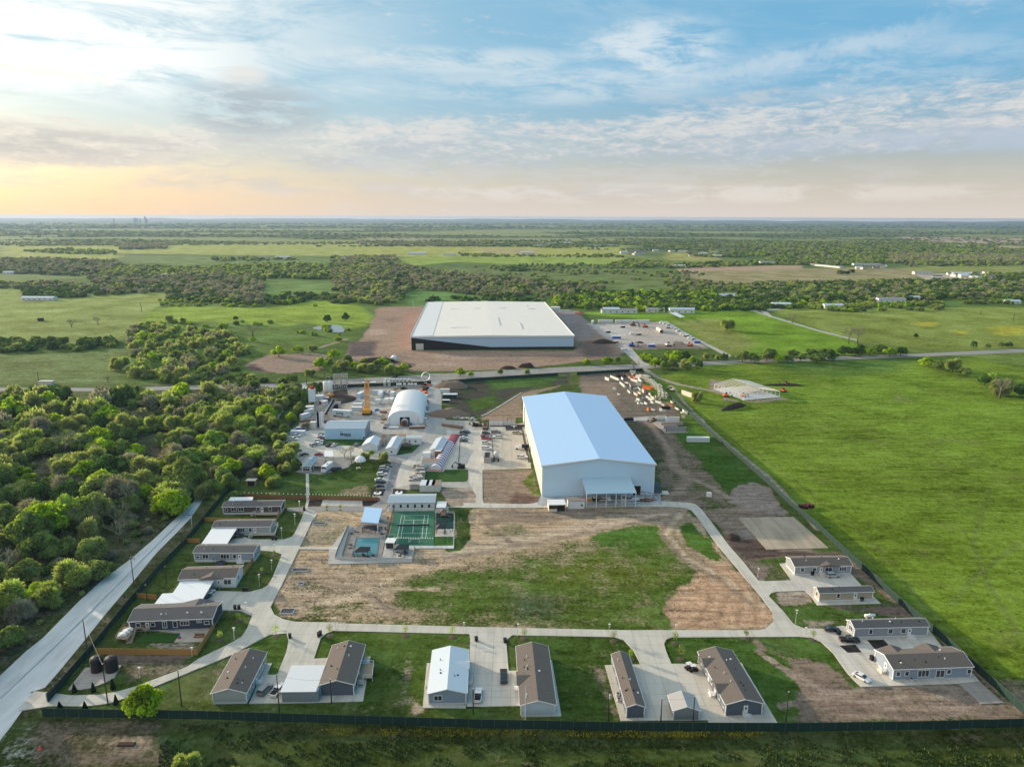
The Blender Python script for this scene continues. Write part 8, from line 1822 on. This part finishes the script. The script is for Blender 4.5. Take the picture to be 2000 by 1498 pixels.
for i,(x0,y0,x1,y1,k)in enumerate(sorted(SCR,key=lambda s:s[1]+s[3])):
    p,q=P(*kr(x0,y0)),P(*kr(x1,y1));d=q-p;L_=max(2.2,min(d.length,24));c_=(p+q)/2
    r=root('steel_section',c_,math.atan2(d.y,d.x),'%s steel offcut in the scrap yard, %s from the top of the pile'%(SN[k],ORD[i]),'scrap metal','loose steel pieces in the scrap yard')
    w_=sr.uniform(.7,1.6);h_=sr.uniform(.8,2.2)
    b=MB();b.box(-L_/2,L_/2,-w_/2,w_/2,0,.18);b.box(-L_/2,L_/2,-w_/2,-w_/2+.15,.18,h_);b.box(-L_/2,L_/2,w_/2-.15,w_/2,.18,h_*.7)
    for j in range(int(L_/2)):x=-L_/2+1+j*2;b.box(x-.1,x+.1,-w_/2+.15,w_/2-.15,.18,h_*.8)
    b.build('plates',SM[k],r)
    if L_>4:MB().tube((-L_/2,0,h_*.5),(L_/2*.8,sr.uniform(-.3,.3),h_),.14,n=5).build('brace',SM[k],r)
FR=[(700,180,3),(740,190,3),(770,225,4),(800,255,3),(850,275,3),(880,310,3),(910,340,3),(950,370,4),(985,400,4),(995,460,4),(1000,500,4),(1070,530,4),(740,165,2)]
for i,(x,y,n_)in enumerate(FR):
    g_=P(*kr(x,y));r=root('support_frame',g_,math.radians(-50 if i<8 else-85),'%s steel box frame in the line along the fence, %s from the top'%('yellow' if i==12 else 'cream',ORD[i+1 if i<12 else 0]),'steel frame','steel frames lined along the fence');k=MB();w_,h_=3.0,1.0*n_
    for x_ in(-w_/2,w_/2):
        for y_ in(-1.2,1.2):k.tube((x_,y_,0),(x_,y_,h_),.28,n=4)
    k.build('uprights',M_YEL if i==12 else M_PB,r);k=MB()
    for z in(.3,h_*.5,h_):k.box(-w_/2,w_/2,-1.35,-1.05,z-.25,z+.05);k.box(-w_/2,w_/2,1.05,1.35,z-.25,z+.05);k.box(-w_/2-.1,-w_/2+.2,-1.2,1.2,z-.2,z+.02);k.box(w_/2-.2,w_/2+.1,-1.2,1.2,z-.2,z+.02)
    k.build('crossbars',M_YEL if i==12 else M_PW,r)
# small features of the compound
r=root('black_tank',P(*kl(684,826)),0,'','tank')
bpy.data.objects.remove(r)
for i,(x,lb)in enumerate(((684,'ribbed black water tank with crumpled top, left one of two'),(786,'ribbed black water tank, right one beside the cypress'))):
    g_=P(*kl(x,824));r=root('water_tank',g_,0,lb,'tank','two black water tanks');H_=hgt(kl(x,824),kl(0,722)[1]);prof=[]
    R1=1.62
    for k in range(9):z=H_*.86*k/9;prof+=[(R1,z+.02),(R1,z+H_*.07),(R1-.07,z+H_*.085)]
    prof+=[(R1*.97,H_*.87),(R1*.8,H_*.95),(R1*.3,H_),(.1,H_)]
    MB().lathe(0,0,prof,24).build('shell',M_TANKB,r);MB().lathe(.3,0,[(.35,H_-.1),(.35,H_+.12)],10).build('lid',M_GAZ,r)
M_CYP=leafmat('cypress_leaves',[(0,(.012,.028,.014)),(1,(.022,.042,.018))],.05)
for i,(x,y,w_,top)in enumerate([(522,972,34,915),(655,970,34,907),(792,952,34,880),(813,1058,30,992),(596,1092,32,1038),(419,1086,28,1040)]):
    H_=hgt(kl(x,y),kl(0,top)[1]);me_=None;rr_=np.random.RandomState(200+i);n=900;z=rr_.rand(n)**1.0;a2=rr_.rand(n)*6.283;rad=(1-z*.88)*(.30+.70*np.minimum(1,z*7))*(.85+.2*rr_.rand(n));
    b=MB();Rr=.72
    for j in range(n):
        c_=Vector((math.cos(a2[j])*rad[j]*Rr,math.sin(a2[j])*rad[j]*Rr,z[j]*H_));s=.12;t1=Vector(rr_.normal(size=3)).normalized()*s;t2=Vector((0,0,1))*s*1.6
        b.v+=[tuple(c_-t1-t2),tuple(c_+t1-t2),tuple(c_+t2+t1*.3)];k=len(b.v);b.f.append((k-3,k-2,k-1))
    r=root('cypress',P(*kl(x,y)),0,['young cypress left of the tank pad edge','young cypress at the middle of the tank pad edge','young cypress below the right black tank','young cypress right of the tall pole below the path','young cypress below the path, second from the gate','young cypress below the path nearest the gate'][i],'cypress','young cypresses around the entrance');b.build('crown',M_CYP,r);MB().tube((0,0,0),(0,0,H_*.8),.06,n=5).build('trunk',BARK,r)
# wheelie bins
BIN=[(k3(1232,895),'left of the pair by the third drive'),(k3(1255,893),'right of the pair by the third drive'),(k3(1162,1040),'left of the pair by the navy house drive'),(k3(1195,1040),'right of the pair by the navy house drive'),(k3(1608,1275),'at the edge of the pointed lawn'),(k3(1467,478),'left of the pair by the ramp deck'),(k3(1495,478),'right of the pair by the ramp deck'),(k3(1725,240),'at the top of the street'),(k4(866,228),'left of the pair on the second front drive'),(k4(878,218),'right of the pair on the second front drive'),(k4(1965,258),'at the corner of the third front drive'),(k5(150,178),'grey one at the corner of the fourth lawn'),(k6(607,466),'in front of the farthest right house'),(k6(985,1008),'beside the left gable of the largest right house'),(k6(775,845),'between the two black vehicles'),(k6(920,632),'below the narrow tan house'),(k1(216,1185),'beside the footpath gate')]
b=MB();b.obox(0,0,.08,.62,.7,1.0,0,1.15);mb_=b.mesh('bin_body',M_TANKB);b=MB();b.obox(0,0,1.08,.78,.86,.1);ml_=b.mesh('bin_lid',M_TANKB);b=MB();b.tube((-.35,.3,.14),(.35,.3,.14),.14,n=8);mw_=b.mesh('bin_wheels',M_TYRE)
for(px_,t_)in BIN:r=root('wheelie_bin',P(*px_),.3,'black wheelie bin, %s'%t_,'bin','black wheelie bins');link('body',mb_,r,sc=1.25);link('lid',ml_,r,sc=1.25);link('wheels',mw_,r,sc=1.25)
# lamp posts with small solar heads
LP=[(k3(1250,1078),k3(1255,985),'by the navy house drive'),(k3(1157,1285),k3(1145,1192),'on the lawn beside the navy house'),(k3(812,1420),k3(805,1350),'by the orange cedar fence corner'),(k3(1460,722),k3(1460,640),'right of the pale blue house'),(k3(1360,855),k3(1360,758),'right of the white house'),(k3(1542,468),k3(1540,378),'beside the ramp deck lawn'),(k3(1648,355),k3(1648,268),'on the upper street lawn'),(k3(1688,262),k3(1687,165),'at the head of the street'),(k3(1480,590),k3(1478,515),'on the second drive'),
 (k4(985,178),k4(985,95),'on the street left of centre'),(k4(1877,203),k4(1877,128),'on the street above the third drive'),(k4(275,240),k4(268,165),'on the lawn left of the street fork'),(k5(228,135),k5(228,60),'at the left end of the fourth lawn'),(k5(803,140),k5(803,62),'above the curved drive'),(k5(1222,140),k5(1220,65),'right of the curved drive'),(k6(500,775),k6(497,690),'below the narrow tan house'),(k6(562,852),k6(560,800),'at the street end on the right'),(k6(260,478),k6(258,425),'in the brown verge on the right'),(k6(357,560),k6(357,530),'on the upper right drive'),(kl(978,868),kl(968,800),'beside the yellow-green tree'),(k2(100,400),k2(100,315),'above the head of the street'),(k2(65,490),k2(65,415),'left of the street head')]
M_LH=mat('lamp_head',(.75,.74,.66),.5)
for(bx,tp,t_)in LP:
    H_=hgt(bx,tp[1]);r=root('lamp_post',P(*bx),0,'slim lamp post with pale head %s'%t_,'street lamp','slim lamp posts along the streets')
    MB().tube((0,0,0),(0,0,H_),.06,.045,6).build('pole',M_CREAM,r);MB().obox(.1,0,H_,.62,.5,.12).build('lamp_head',M_LH,r);MB().obox(0,0,0,.3,.3,.12).build('foot',M_CONC,r);MB().obox(.15,0,H_*.78,.3,.18,.35).build('battery_box',M_LH,r)
# utility poles
UP=[((170,1267),(163,1208),'standing beside the black tanks, tallest view over the cedar fence'),((262,1144),(257,1088),'on the gravel road verge'),((211,1376),(197,1296),'beside the lower entrance path'),((355,1378.6),(345,1308),'left of the leftmost front house'),(k4(592,752),k4(582,490),'in front of the white pickup'),(k4(956,695),k4(952,520),'in front of the slate gable'),(k4(1944,760),k4(1942,588),'in front of the third drive'),(k5(279,664),k5(283,452),'in front of the pale gable house'),(k5(797,672),k5(806,456),'left of the long narrow house'),(k5(1131,672),k5(1136,527),'between the narrow house and the shed'),(k5(1333,690),k5(1345,515),'in front of the garage shed'),(k5(1918,682),k5(1925,485),'at the right end of the front lawns'),(k3(735,540),k3(728,405),'beside the first carport fence'),(k3(812,375),k3(805,262),'pale one on the upper gravel road'),(k3(605,830),k3(597,690),'between fence and white house'),(k3(448,970),k3(435,840),'behind the stepped carport'),((599,752),(598,727),'dark one by the road left of the silos'),((634,745),(633,727),'with crossarm above the round silos'),((76,749),(70,725),'alone in the lower left pasture'),((470,874),(443,851)if False else(470,856),'in the wood by the upper gravel road'),((272,937),(271,903),'in the wood, left one of two'),((364,936),(364,905),'in the wood, right one of two'),(kg(1717,50),kg(1717,15),'in the flowered field, left one'),(kg(1930,92),kg(1930,40),'in the flowered field, right one'),(ka(588,150),ka(586,110),'pale one in the green strip behind the warehouse'),((735,975),(733,952)if False else(732,950),'beside the planting bed by the office'),(kc(790,540),kc(788,490),'in the far pasture by the track'),(kc(478,610),kc(476,575),'in the pale pasture between bare trees')]
for i,(bx,tp,t_)in enumerate(UP):
    H_=hgt(bx,tp[1]);r=root('utility_pole',P(*bx),0,'utility pole %s'%t_,'utility pole','wooden utility poles');top=P(*bx)
    pale='pale' in t_;k_=1.0+max(0,(P(*bx).y-250)/500)
    MB().tube((0,0,-.2),(0,0,H_),.17*k_,.11*k_,8).build('pole',M_STEEL if pale else M_POLE,r)
    if 'crossarm' in t_ or i in(1,13):MB().box(-1.4,1.4,-.09,.09,H_-.6,H_-.4).build('crossarm',M_POLE,r)
    if i in(7,8,13):MB().lathe(.3,-.28,[(.24,H_*.68),(.26,H_*.72),(.26,H_*.80),(.1,H_*.82)],10).build('transformer',M_STEEL,r)
    else:MB().obox(0,0,H_-.05,.3*k_,.3*k_,.08).build('cap',M_STEEL,r)
def wire(pa,ta,pb,tb,sag,label):
    a_=P(*pa);a_.z=hgt(pa,ta);b_=P(*pb);b_.z=hgt(pb,tb);b=MB();n=14;pr_=None
    for i in range(n+1):
        t=i/n;q_=a_.lerp(b_,t);q_.z-=sag*4*t*(1-t)
        if pr_:b.tube(pr_-a_,q_-a_,.022,n=3)
        pr_=q_
    o=b.build('power_line',M_WIRE);o.location=a_;tag(o,label,'power line')
wire((262,1144),1090,(170,1267),1210,1.0,'power line between the two gravel road poles');wire((170,1267),1209,(211,1376),1298,.5,'guy lines from the tall pole down towards the entrance pole')
wire(k4(592,752),k4(0,492)[1],k4(956,695),k4(0,522)[1],.8,'power line between the two poles in front of the second house');wire(k4(1944,760),k4(0,590)[1],k5(279,664),k5(0,454)[1],.8,'power line crossing in front of the third drive')
wire(k5(279,664),k5(0,454)[1],k5(797,672),k5(0,458)[1],1.2,'power line across the fourth front lawn');wire(k5(1131,672),k5(0,529)[1],k5(1333,690),k5(0,517)[1],.5,'power line beside the garage shed')
# saplings with mulch rings
SAP=[(k4(570,222),k4(0,135)[1],'at the tip of the pointed lawn'),(k4(945,220),k4(0,135)[1],'left end of the second lawn'),(k4(1470,222),k4(0,140)[1],'middle of the second lawn'),(k4(1797,230),k4(0,150)[1],'right end of the second lawn'),(k5(270,150),k5(0,82)[1],'left end of the fourth lawn'),(k5(832,168),k5(0,95)[1],'by the curved drive'),(k5(1220,180),k5(0,105)[1],'left end of the fifth lawn'),(k5(1255,280),k5(0,190)[1],'below the left end of the fifth lawn'),(k5(1668,148),k5(0,95)[1],'middle of the fifth lawn'),(k5(942,282),k5(0,215)[1],'beside the long narrow house'),(k6(612,876),k6(0,812)[1],'by the lower right drive'),(k3(1042,1290),k3(0,1210)[1],'on the lawn beside the cedar fence'),(k3(1190,1130),k3(0,1080)[1],'below the navy house drive'),(k3(1480,600),k3(0,560)[1],'by the second drive'),(k2(313,385),k2(0,345)[1],'left one below the office car park'),(k2(418,385),k2(0,340)[1],'right one below the office car park'),(k3(1380,740),k3(0,700)[1],'right of the pale blue house')]
M_RING=mat('mulch_ring',(.10,.075,.055),1,.3,2)
for i,(bx,ty,t_)in enumerate(SAP):
    H_=hgt(bx,ty);rr_=np.random.RandomState(300+i);r=root('sapling',P(*bx),i,'thin sapling, %s'%t_,'sapling','thin saplings along the streets');MB().tube((0,0,0),(0,0,H_*.8),.06,.03,5).build('trunk',BARK,r)
    b=MB()
    for j in range(260):
        dd=Vector(rr_.normal(size=3));dd.normalize();c_=Vector((0,0,H_*.66))+Vector((dd.x*H_*.27,dd.y*H_*.27,dd.z*H_*.34))*rr_.rand()**.4;s=.16;t1=Vector(rr_.normal(size=3)).normalized()*s;t2=Vector(rr_.normal(size=3)).normalized()*s
        b.v+=[tuple(c_-t1),tuple(c_+t2),tuple(c_+t1)];k=len(b.v);b.f.append((k-3,k-2,k-1))
    b.build('crown',L_OLIVE if i%3 else L_BRIGHT,r);MB().lathe(0,0,[(1.15,.0),(1.1,.06),(.2,.14)],14).build('mulch_ring',M_RING,r)
# raised vegetable beds and small pads in the dirt
for i,(x,y,w_,d_)in enumerate([(k3(1693,722),0,5.5,2.2),(k3(1588,1058),0,4.2,3.0),(k2(250,492),0,5,2.2),(k2(107,855),0,5.5,2.2),(k3(1697,835),0,1.6,1.4),(k2(318,458),0,1.6,1.0)]if False else[(k3(1693,722),0,5.5,2.2),(k3(1588,1058),0,4.2,3.0),(k2(255,492),0,5,2.2),(k3(1697,835),0,2,1.6),(k2(318,458),0,1.6,1.0)]):
    g_=P(*x);r=root('planter_box',g_,0,['black framed planter bed left of the dirt, upper one','black framed planter bed at the lower left corner of the dirt','black framed planter bed above the pool path','small grey valve box between the two planter beds','small grey valve box above the pool path planter'][i],'planter');b=MB();b.box(-w_/2,w_/2,-d_/2,-d_/2+.15,0,.35);b.box(-w_/2,w_/2,d_/2-.15,d_/2,0,.35);b.box(-w_/2,-w_/2+.15,-d_/2+.15,d_/2-.15,0,.35);b.box(w_/2-.15,w_/2,-d_/2+.15,d_/2-.15,0,.35);b.build('frame',M_STEEL,r);MB().box(-w_/2+.15,w_/2-.15,-d_/2+.15,d_/2-.15,0,.25).build('cover',M_GAZ,r)
# AC units, trampolines, bits
def acunit(label,px,z=0):
    g_=P(*px);r=root('air_conditioner',g_,0,label,'air conditioner');MB().box(-.45,.45,-.45,.45,.1,1.0).build('casing',M_STEEL,r);MB().lathe(0,0,[(.38,1.0),(.35,1.05)],12).build('fan_grille',M_DARK,r)
acunit('air conditioner at the left wall of the long narrow house',k5(866,548));acunit('second air conditioner behind the first at the long narrow house',k5(860,515));acunit('air conditioner at the right gable corner of the large front house',k5(1768,608));acunit('air conditioner below the windows of the largest right house',k6(1235,1143))
g_=P(*k3(1038,680));r=root('trampoline',g_,0,'black netted trampoline below the pale blue house','trampoline');MB().lathe(0,0,[(2.0,.8),(2.0,.86)],20).build('mat',M_GAZ,r);b=MB()
for k in range(8):t=k*math.pi/4;b.tube((2*math.cos(t),2*math.sin(t),0),(2*math.cos(t),2*math.sin(t),2.6),.04,n=4)
for k in range(20):t,u=2*math.pi*k/20,2*math.pi*(k+1)/20;b.tube((2*math.cos(t),2*math.sin(t),2.6),(2*math.cos(u),2*math.sin(u),2.6),.04,n=4);b.tube((2*math.cos(t),2*math.sin(t),1.7),(2*math.cos(u),2*math.sin(u),1.7),.02,n=3)
b.build('net_frame',M_DARK,r)
g_=P(*k3(868,1268));r=root('patio_sofa',g_,0,'brown garden sofa on the patio of the navy house','sofa');MB().box(-1.4,1.4,-.5,.5,.15,.5).build('seat',M_RUST,r);MB().box(-1.4,1.4,.5,.7,.15,1.0).build('backrest',M_RUST,r)
g_=P(*k3(710,1280));r=root('toy_car',g_,0,'small red and blue ride-on toy on the patio','toy');MB().box(-.4,.4,-.3,.3,.2,.6).build('body',M_RED,r);MB().box(-.25,.2,-.25,.25,.61,1.0).build('roof',M_BLUEP,r)
for i,x in enumerate((640,662)):g_=P(*k3(x,1212));r=root('bicycle',g_,0,'bicycle leaning by the navy house wall, %s one'%['left','right'][i],'bicycle');b=MB();[b.tube((sx+.33*math.cos(t),0,.35+.33*math.sin(t)),(sx+.33*math.cos(t+.52),0,.35+.33*math.sin(t+.52)),.03,n=4)for sx in(-.5,.5)for t in[k*.52 for k in range(12)]];b.build('wheels',M_TYRE,r);b=MB();b.tube((-.5,0,.35),(0,0,.8),.03,n=4);b.tube((.5,0,.35),(0,0,.8),.03,n=4);b.tube((-.5,0,.35),(.4,0,.75),.03,n=4);b.tube((.4,0,.75),(.42,0,1.05),.03,n=4);b.build('frame',M_BLUEP,r)
g_=P(*km(1438,775));r=root('grey_canopy',g_,0,'round pale faceted canopy on the lawn','canopy');MB().lathe(0,0,[(2.9,2.2),(2.4,3.4),(1.3,4.3),(.2,4.6)],9).build('cover',M_MWHITE,r);MB().tube((0,0,0),(0,0,4.4),.12,n=6).build('pole',M_STEEL,r)
g_=P(*km(1395,855));r=root('picnic_table',g_,.5,'cream picnic table on the lawn below the pale canopy','table');MB().box(-1,1,-.4,.4,.7,.78).build('tabletop',M_CREAM,r);MB().box(-1,1,-.9,-.6,.42,.48).build('bench',M_CREAM,r);MB().box(-1,1,.6,.9,.42,.48).build('bench',M_CREAM,r)
for x in(-.8,.8):MB().box(x-.05,x+.05,-.8,.8,0,.69).build('leg',M_CREAM,r)
g_=P(*kf(1138,1080));r=root('water_tote',g_,0,'small white cube tank alone on the earth below the green field','tank');MB().box(-1,1,-.8,.8,.2,2.0).build('tank',M_TRIM,r);MB().box(-1.1,1.1,-.9,.9,0,.19).build('pallet',M_WOOD,r)
for i,(x,y)in enumerate([(1870,1165),(1900,1168),(1930,1160)]):g_=P(*kf(x,y));r=root('farm_implement',g_,i,'dark red farm implement outside the long fence, %s'%['left','middle','right'][i],'implement');MB().box(-1.4,1.4,-.8,.8,.4,1.4).build('hopper',mat('dark_red',(.12,.02,.025),.6),r);[MB().tube((x_,-.9,.5),(x_,.9,.5),.5,n=10).build('wheel',M_TYRE,r)for x_ in(-1,1)]
g_=P(*kc(228,592));r=root('hay_feeder',g_,0,'square rusty hay feeder in the pale pasture','feeder');MB().box(-2.6,2.6,-2,2,.5,3.6).build('box',M_SOILD,r);[MB().box(x-.2,x+.2,-2,2,0,.5).build('leg',M_DARK,r)for x in(-2.2,2.2)]
g_=P(*kc(262,945));r=root('field_shed',g_,0,'small cream shed beside the county road at the left','shed');MB().box(-5,5,-2,2,0,2.4).build('wall',M_CREAM,r);MB().box(-5.2,5.2,-2.2,2.2,2.4,2.7).build('roof',M_BEIGE,r)
g_=P(*kf(985,300));r=root('stone_slab',g_,-1.1,'leaning white slab wall beside the bare tree in the pasture','slab');MB().box(-8,8,-.4,.4,0,3.2).build('panel',M_CREAM,r);MB().box(-8,8,.41,1.6,0,.4).build('footing',M_CONC,r)
treepx('olive',*kf(1045,345),26,26,'grey budding tree beside the leaning white slab',seed=5)
g_=P(*kl(885,1340));r=root('culvert_grate',g_,0,'dark iron grate lying on the bare ground outside the fence','grate');MB().box(-2.0,2.0,-.6,.6,.02,.3).build('frame',M_DARK,r);b=MB();[b.box(-1.9+i*.4,-1.8+i*.4,-.55,.55,.3,.36)for i in range(10)];b.build('bars',M_RUST,r)
g_=P(*kl(283,1372));o=MB().lathe(0,0,[(.5,0),(.5,.1),(.28,.6),(.1,.9)],10).build('marker_buoy',mat('coral_red',(.7,.12,.08),.6));o.location=g_;tag(o,'small coral-red marker on the bare ground at the lower left','marker')
r=root('barn',P(*km(0,0)),0,'','');bpy.data.objects.remove(r)
g_=P(505,950)if False else P(*kh(1635,830));r=root('timber_lean_to',g_,0,'small dark-mouthed timber lean-to under the trees','shed');MB().box(-2,2,0,2.5,0,2.6).build('wall',M_WOOD,r);MB().box(-1.6,1.6,-.05,-.01,.1,2.3).build('opening',M_DARK,r);MB().box(-2.3,2.3,-.6,2.8,2.61,2.75).build('roof',M_CONCD,r)
# ------------------------------------------------------------------ ponds
def pond(px):
    w=bpy.data.materials.get('pond_water')
    if not w:
        w=bpy.data.materials.new('pond_water');w.use_nodes=True;bs=w.node_tree.nodes['Principled BSDF'];bs.inputs['Base Color'].default_value=(.10,.11,.10,1);bs.inputs['Roughness'].default_value=.08;bs.inputs['Specular IOR Level'].default_value=1.0
    sheet('pond',px,w,r=8)
pond(KC((1735,632),(1780,618),(1850,612),(1900,616),(1925,640),(1915,655),(1860,655),(1790,642)))
pond(KE((265,450),(300,436),(400,436),(470,460),(465,468),(400,465),(330,452)))
# ------------------------------------------------------------------ farmsteads and far houses
def farhouse(px,w,d,h,label,wallm=M_WHITE,roofm=M_MROOF,rz_=0.0,rise=1.6,cat='house',name='farmhouse'):
    g_=P(*px);r=root(name,g_,rz_,label,cat);MB().extr([(0,0),(d,0),(d,h),(d/2,h+rise),(0,h)],'x',-w/2,w/2).build('wall',wallm,r)
    s=rise/(d/2);MB().extr([(-.5,h-.5*s+.03),(d/2,h+rise+.03),(d+.5,h-.5*s+.03),(d+.5,h-.5*s+.25),(d/2,h+rise+.25),(-.5,h-.5*s+.25)],'x',-w/2-.5,w/2+.5).build('roof',roofm,r)
    n=max(1,int(w/7))
    for i in range(n):x=-w/2+w*(i+.5)/n;MB().box(x-.9,x+.9,-.06,-.01,1.1,2.4).build('window',M_GLASS,r)
    return r
FH=[(kb(440,128),46,10,4,'long white farm building with grey roof above the gravel yard'),(kb(378,126),20,12,5,'white farmhouse at the left end of the long farm building'),(kb(722,122),24,10,4,'grey roofed farmhouse right of the long farm building'),(kb(930,128),32,10,5,'white farmhouse with pale roof above the bright field'),(kb(1715,85),24,14,5,'white farmhouse in the trees at the head of the diagonal lane'),
 (kc(207,478),46,12,4,'long white house in the pale pasture at the far left'),(kc(940,344),26,10,4,'pale roofed shed in the far left thickets'),(kc(45,330),22,10,4,'white shed at the far left edge'),(kc(1470,244),24,10,5,'white farmhouse in the far pasture, left of the blue one'),(kc(1575,246),40,14,6,'pale blue far farmhouse with several roofs'),(kc(1930,252),30,12,5,'far farmhouse at the end of the hedge'),
 (kd(325,222),60,18,6,'far white barn in the light green strip'),(kd(510,228),44,14,5,'far brown barn right of the white one'),(kd(1170,162),40,14,6,'far white barn among the distant trees'),(kd(940,217),40,14,5,'small far farmhouse beside the hedge'),(kd(1830,282)if False else(1327,523),30,16,5,'far white shed beside the earthworks'),
 (ke(940,520),26,10,4,'white caravan-like house in the far right trees'),(ke(1265,488),40,12,5,'dark roofed cabin in the right belt of trees'),(ke(1395,474),14,10,4,'small white cabin in the right belt of trees'),(ke(1945,497),20,10,4,'small cream cabin at the far right edge'),(ke(1125,282),70,14,4,'long rusty far barn on the plain'),(ke(1655,338),40,14,5,'far cream barn in the distant yard'),(ke(1440,332),40,12,5,'far grey barn in the distant yard'),(ke(570,275),40,14,6,'far dark barn left of the white wall')]
for i,(px_,w,d,h,t_)in enumerate(FH):farhouse(px_,w,d,h,t_,wallm=M_WHITE if i%4!=2 else M_CREAM,roofm=M_CONCD if i in(0,2,8,12,17,20,22,23)else M_MROOF)
canopy('long pale open-sided barn roof running down from the white farmhouse',KB((835,125),(915,160),(950,155),(875,118)),5,M_MROOF,name='pole_barn',cat='barn')
p,q=P(*ke(775,278)),P(*ke(970,297));r=root('long_greenhouse',p,math.atan2((q-p).y,(q-p).x),'very long low white building on the far plain','building');L_=(q-p).length;MB().box(0,L_,0,12,0,3.4).build('wall',M_WHITE,r);MB().box(-1,L_+1,-1,13,3.4,3.8).build('roof',M_CREAM,r)
fr=random.Random(5)
def village(px,n,label,grp,wr=(16,40)):
    n=n*2//3
    xs=[p[0]for p in px];ys=[p[1]for p in px];out=[]
    while len(out)<n:
        x,y=fr.uniform(min(xs),max(xs)),fr.uniform(min(ys),max(ys))
        if inpoly((x,y),px):out.append((x,y))
    for i,(x,y)in enumerate(sorted(out)):farhouse((x,y),fr.uniform(*wr),fr.uniform(9,16),fr.uniform(4,6),'%s, %s from the left'%(label,ORD[i]),fr.choice([M_WHITE,M_CREAM,M_TANS]),fr.choice([M_MROOF,M_SHING,M_CONCD,M_SHING2]),fr.uniform(-.5,.5),name='far_house')
village(KE((1390,330),(1820,332),(1840,358),(1450,358)),14,'distant pale shed in the settlement at the right',1,(8,20));village(KE((1020,292),(1220,296),(1200,315),(1040,306)),10,'distant white shed beside the long low building',1,(8,18))
village(KD((1440,205),(1700,205),(1640,225),(1480,225)),12,'tiny distant house in the hamlet at centre right',1,(16,36));village(KD((1640,198),(2000,205),(2000,245),(1700,220)),9,'tiny distant house right of the hamlet',1,(16,36));village(KE((190,208),(340,212),(330,240),(220,240)),9,'tiny distant house in the far right hamlet',1,(18,40));village(KD((980,150),(1500,152),(1480,185),(1000,180)),9,'tiny distant house among the far trees',1,(25,60));village(KE((1500,150),(1650,152),(1640,190),(1500,160)),4,'tiny distant house on the far wooded rise',1,(30,60))
# city skyline on the horizon
sk=root('city_skyline',(0,0,0),0,'','');bpy.data.objects.remove(sk)
def skytower(px,wpx,top,i):
    p=P(px,437.0);dz=-(CRT@(p-Vector((0,0,CAMH)))).z;w=wpx*dz/FPX;h=hgt((px,437.0),top)if False else None
    lo,hi=0,900
    for _ in range(30):
        m=(lo+hi)/2
        if proj((p.x,p.y,m))[1]>top:lo=m
        else:hi=m
    r=root('skyscraper',p,0,'distant skyscraper on the hazy horizon, %s of the skyline from the left'%ORD[i],'skyscraper','distant city skyline');MB().box(-w/2,w/2,0,w,0,lo*.85).build('tower',M_GREY,r);MB().box(-w/3,w/3,w*.1,w*.9,lo*.85,lo).build('crown',M_GREY,r)
for i,(x,w_,t_)in enumerate([(222.5,1.6,427.0),(262,1.8,426),(265.5,2.2,425.5),(269,1.5,427),(274,2,428),(283.8,2.2,422.8),(287,2,428)]):skytower(x,w_,t_,i)
# painted emblems on the black beds
def emblem(cx,cy,rad,ring=True):
    z=.03+_z[0]*.004+.012;g_=P(cx,cy);b=MB()
    if ring:
        pts=[(g_.x+rad*math.cos(t),g_.y+rad*1.25*math.sin(t))for t in[math.radians(d)for d in range(112,429,8)]]+[(g_.x+rad*.28,g_.y),(g_.x-rad*.28,g_.y)]
    else:pts=[(g_.x+x*rad,g_.y+y*rad)for x,y in((-1.1,1),(1.1,1),(.9,.5),(.22,.35),(.12,-1.6),(-.12,-1.6),(-.22,.35),(-.9,.5))]
    b.prism(pts,z-.02,z);o=b.build('ground_emblem',M_TRIM);tag(o,kind='structure')
emblem(*km(1772,1335),1.7);emblem(*kn(190,1328),1.7);emblem(*ko(838,338),1.7,False)
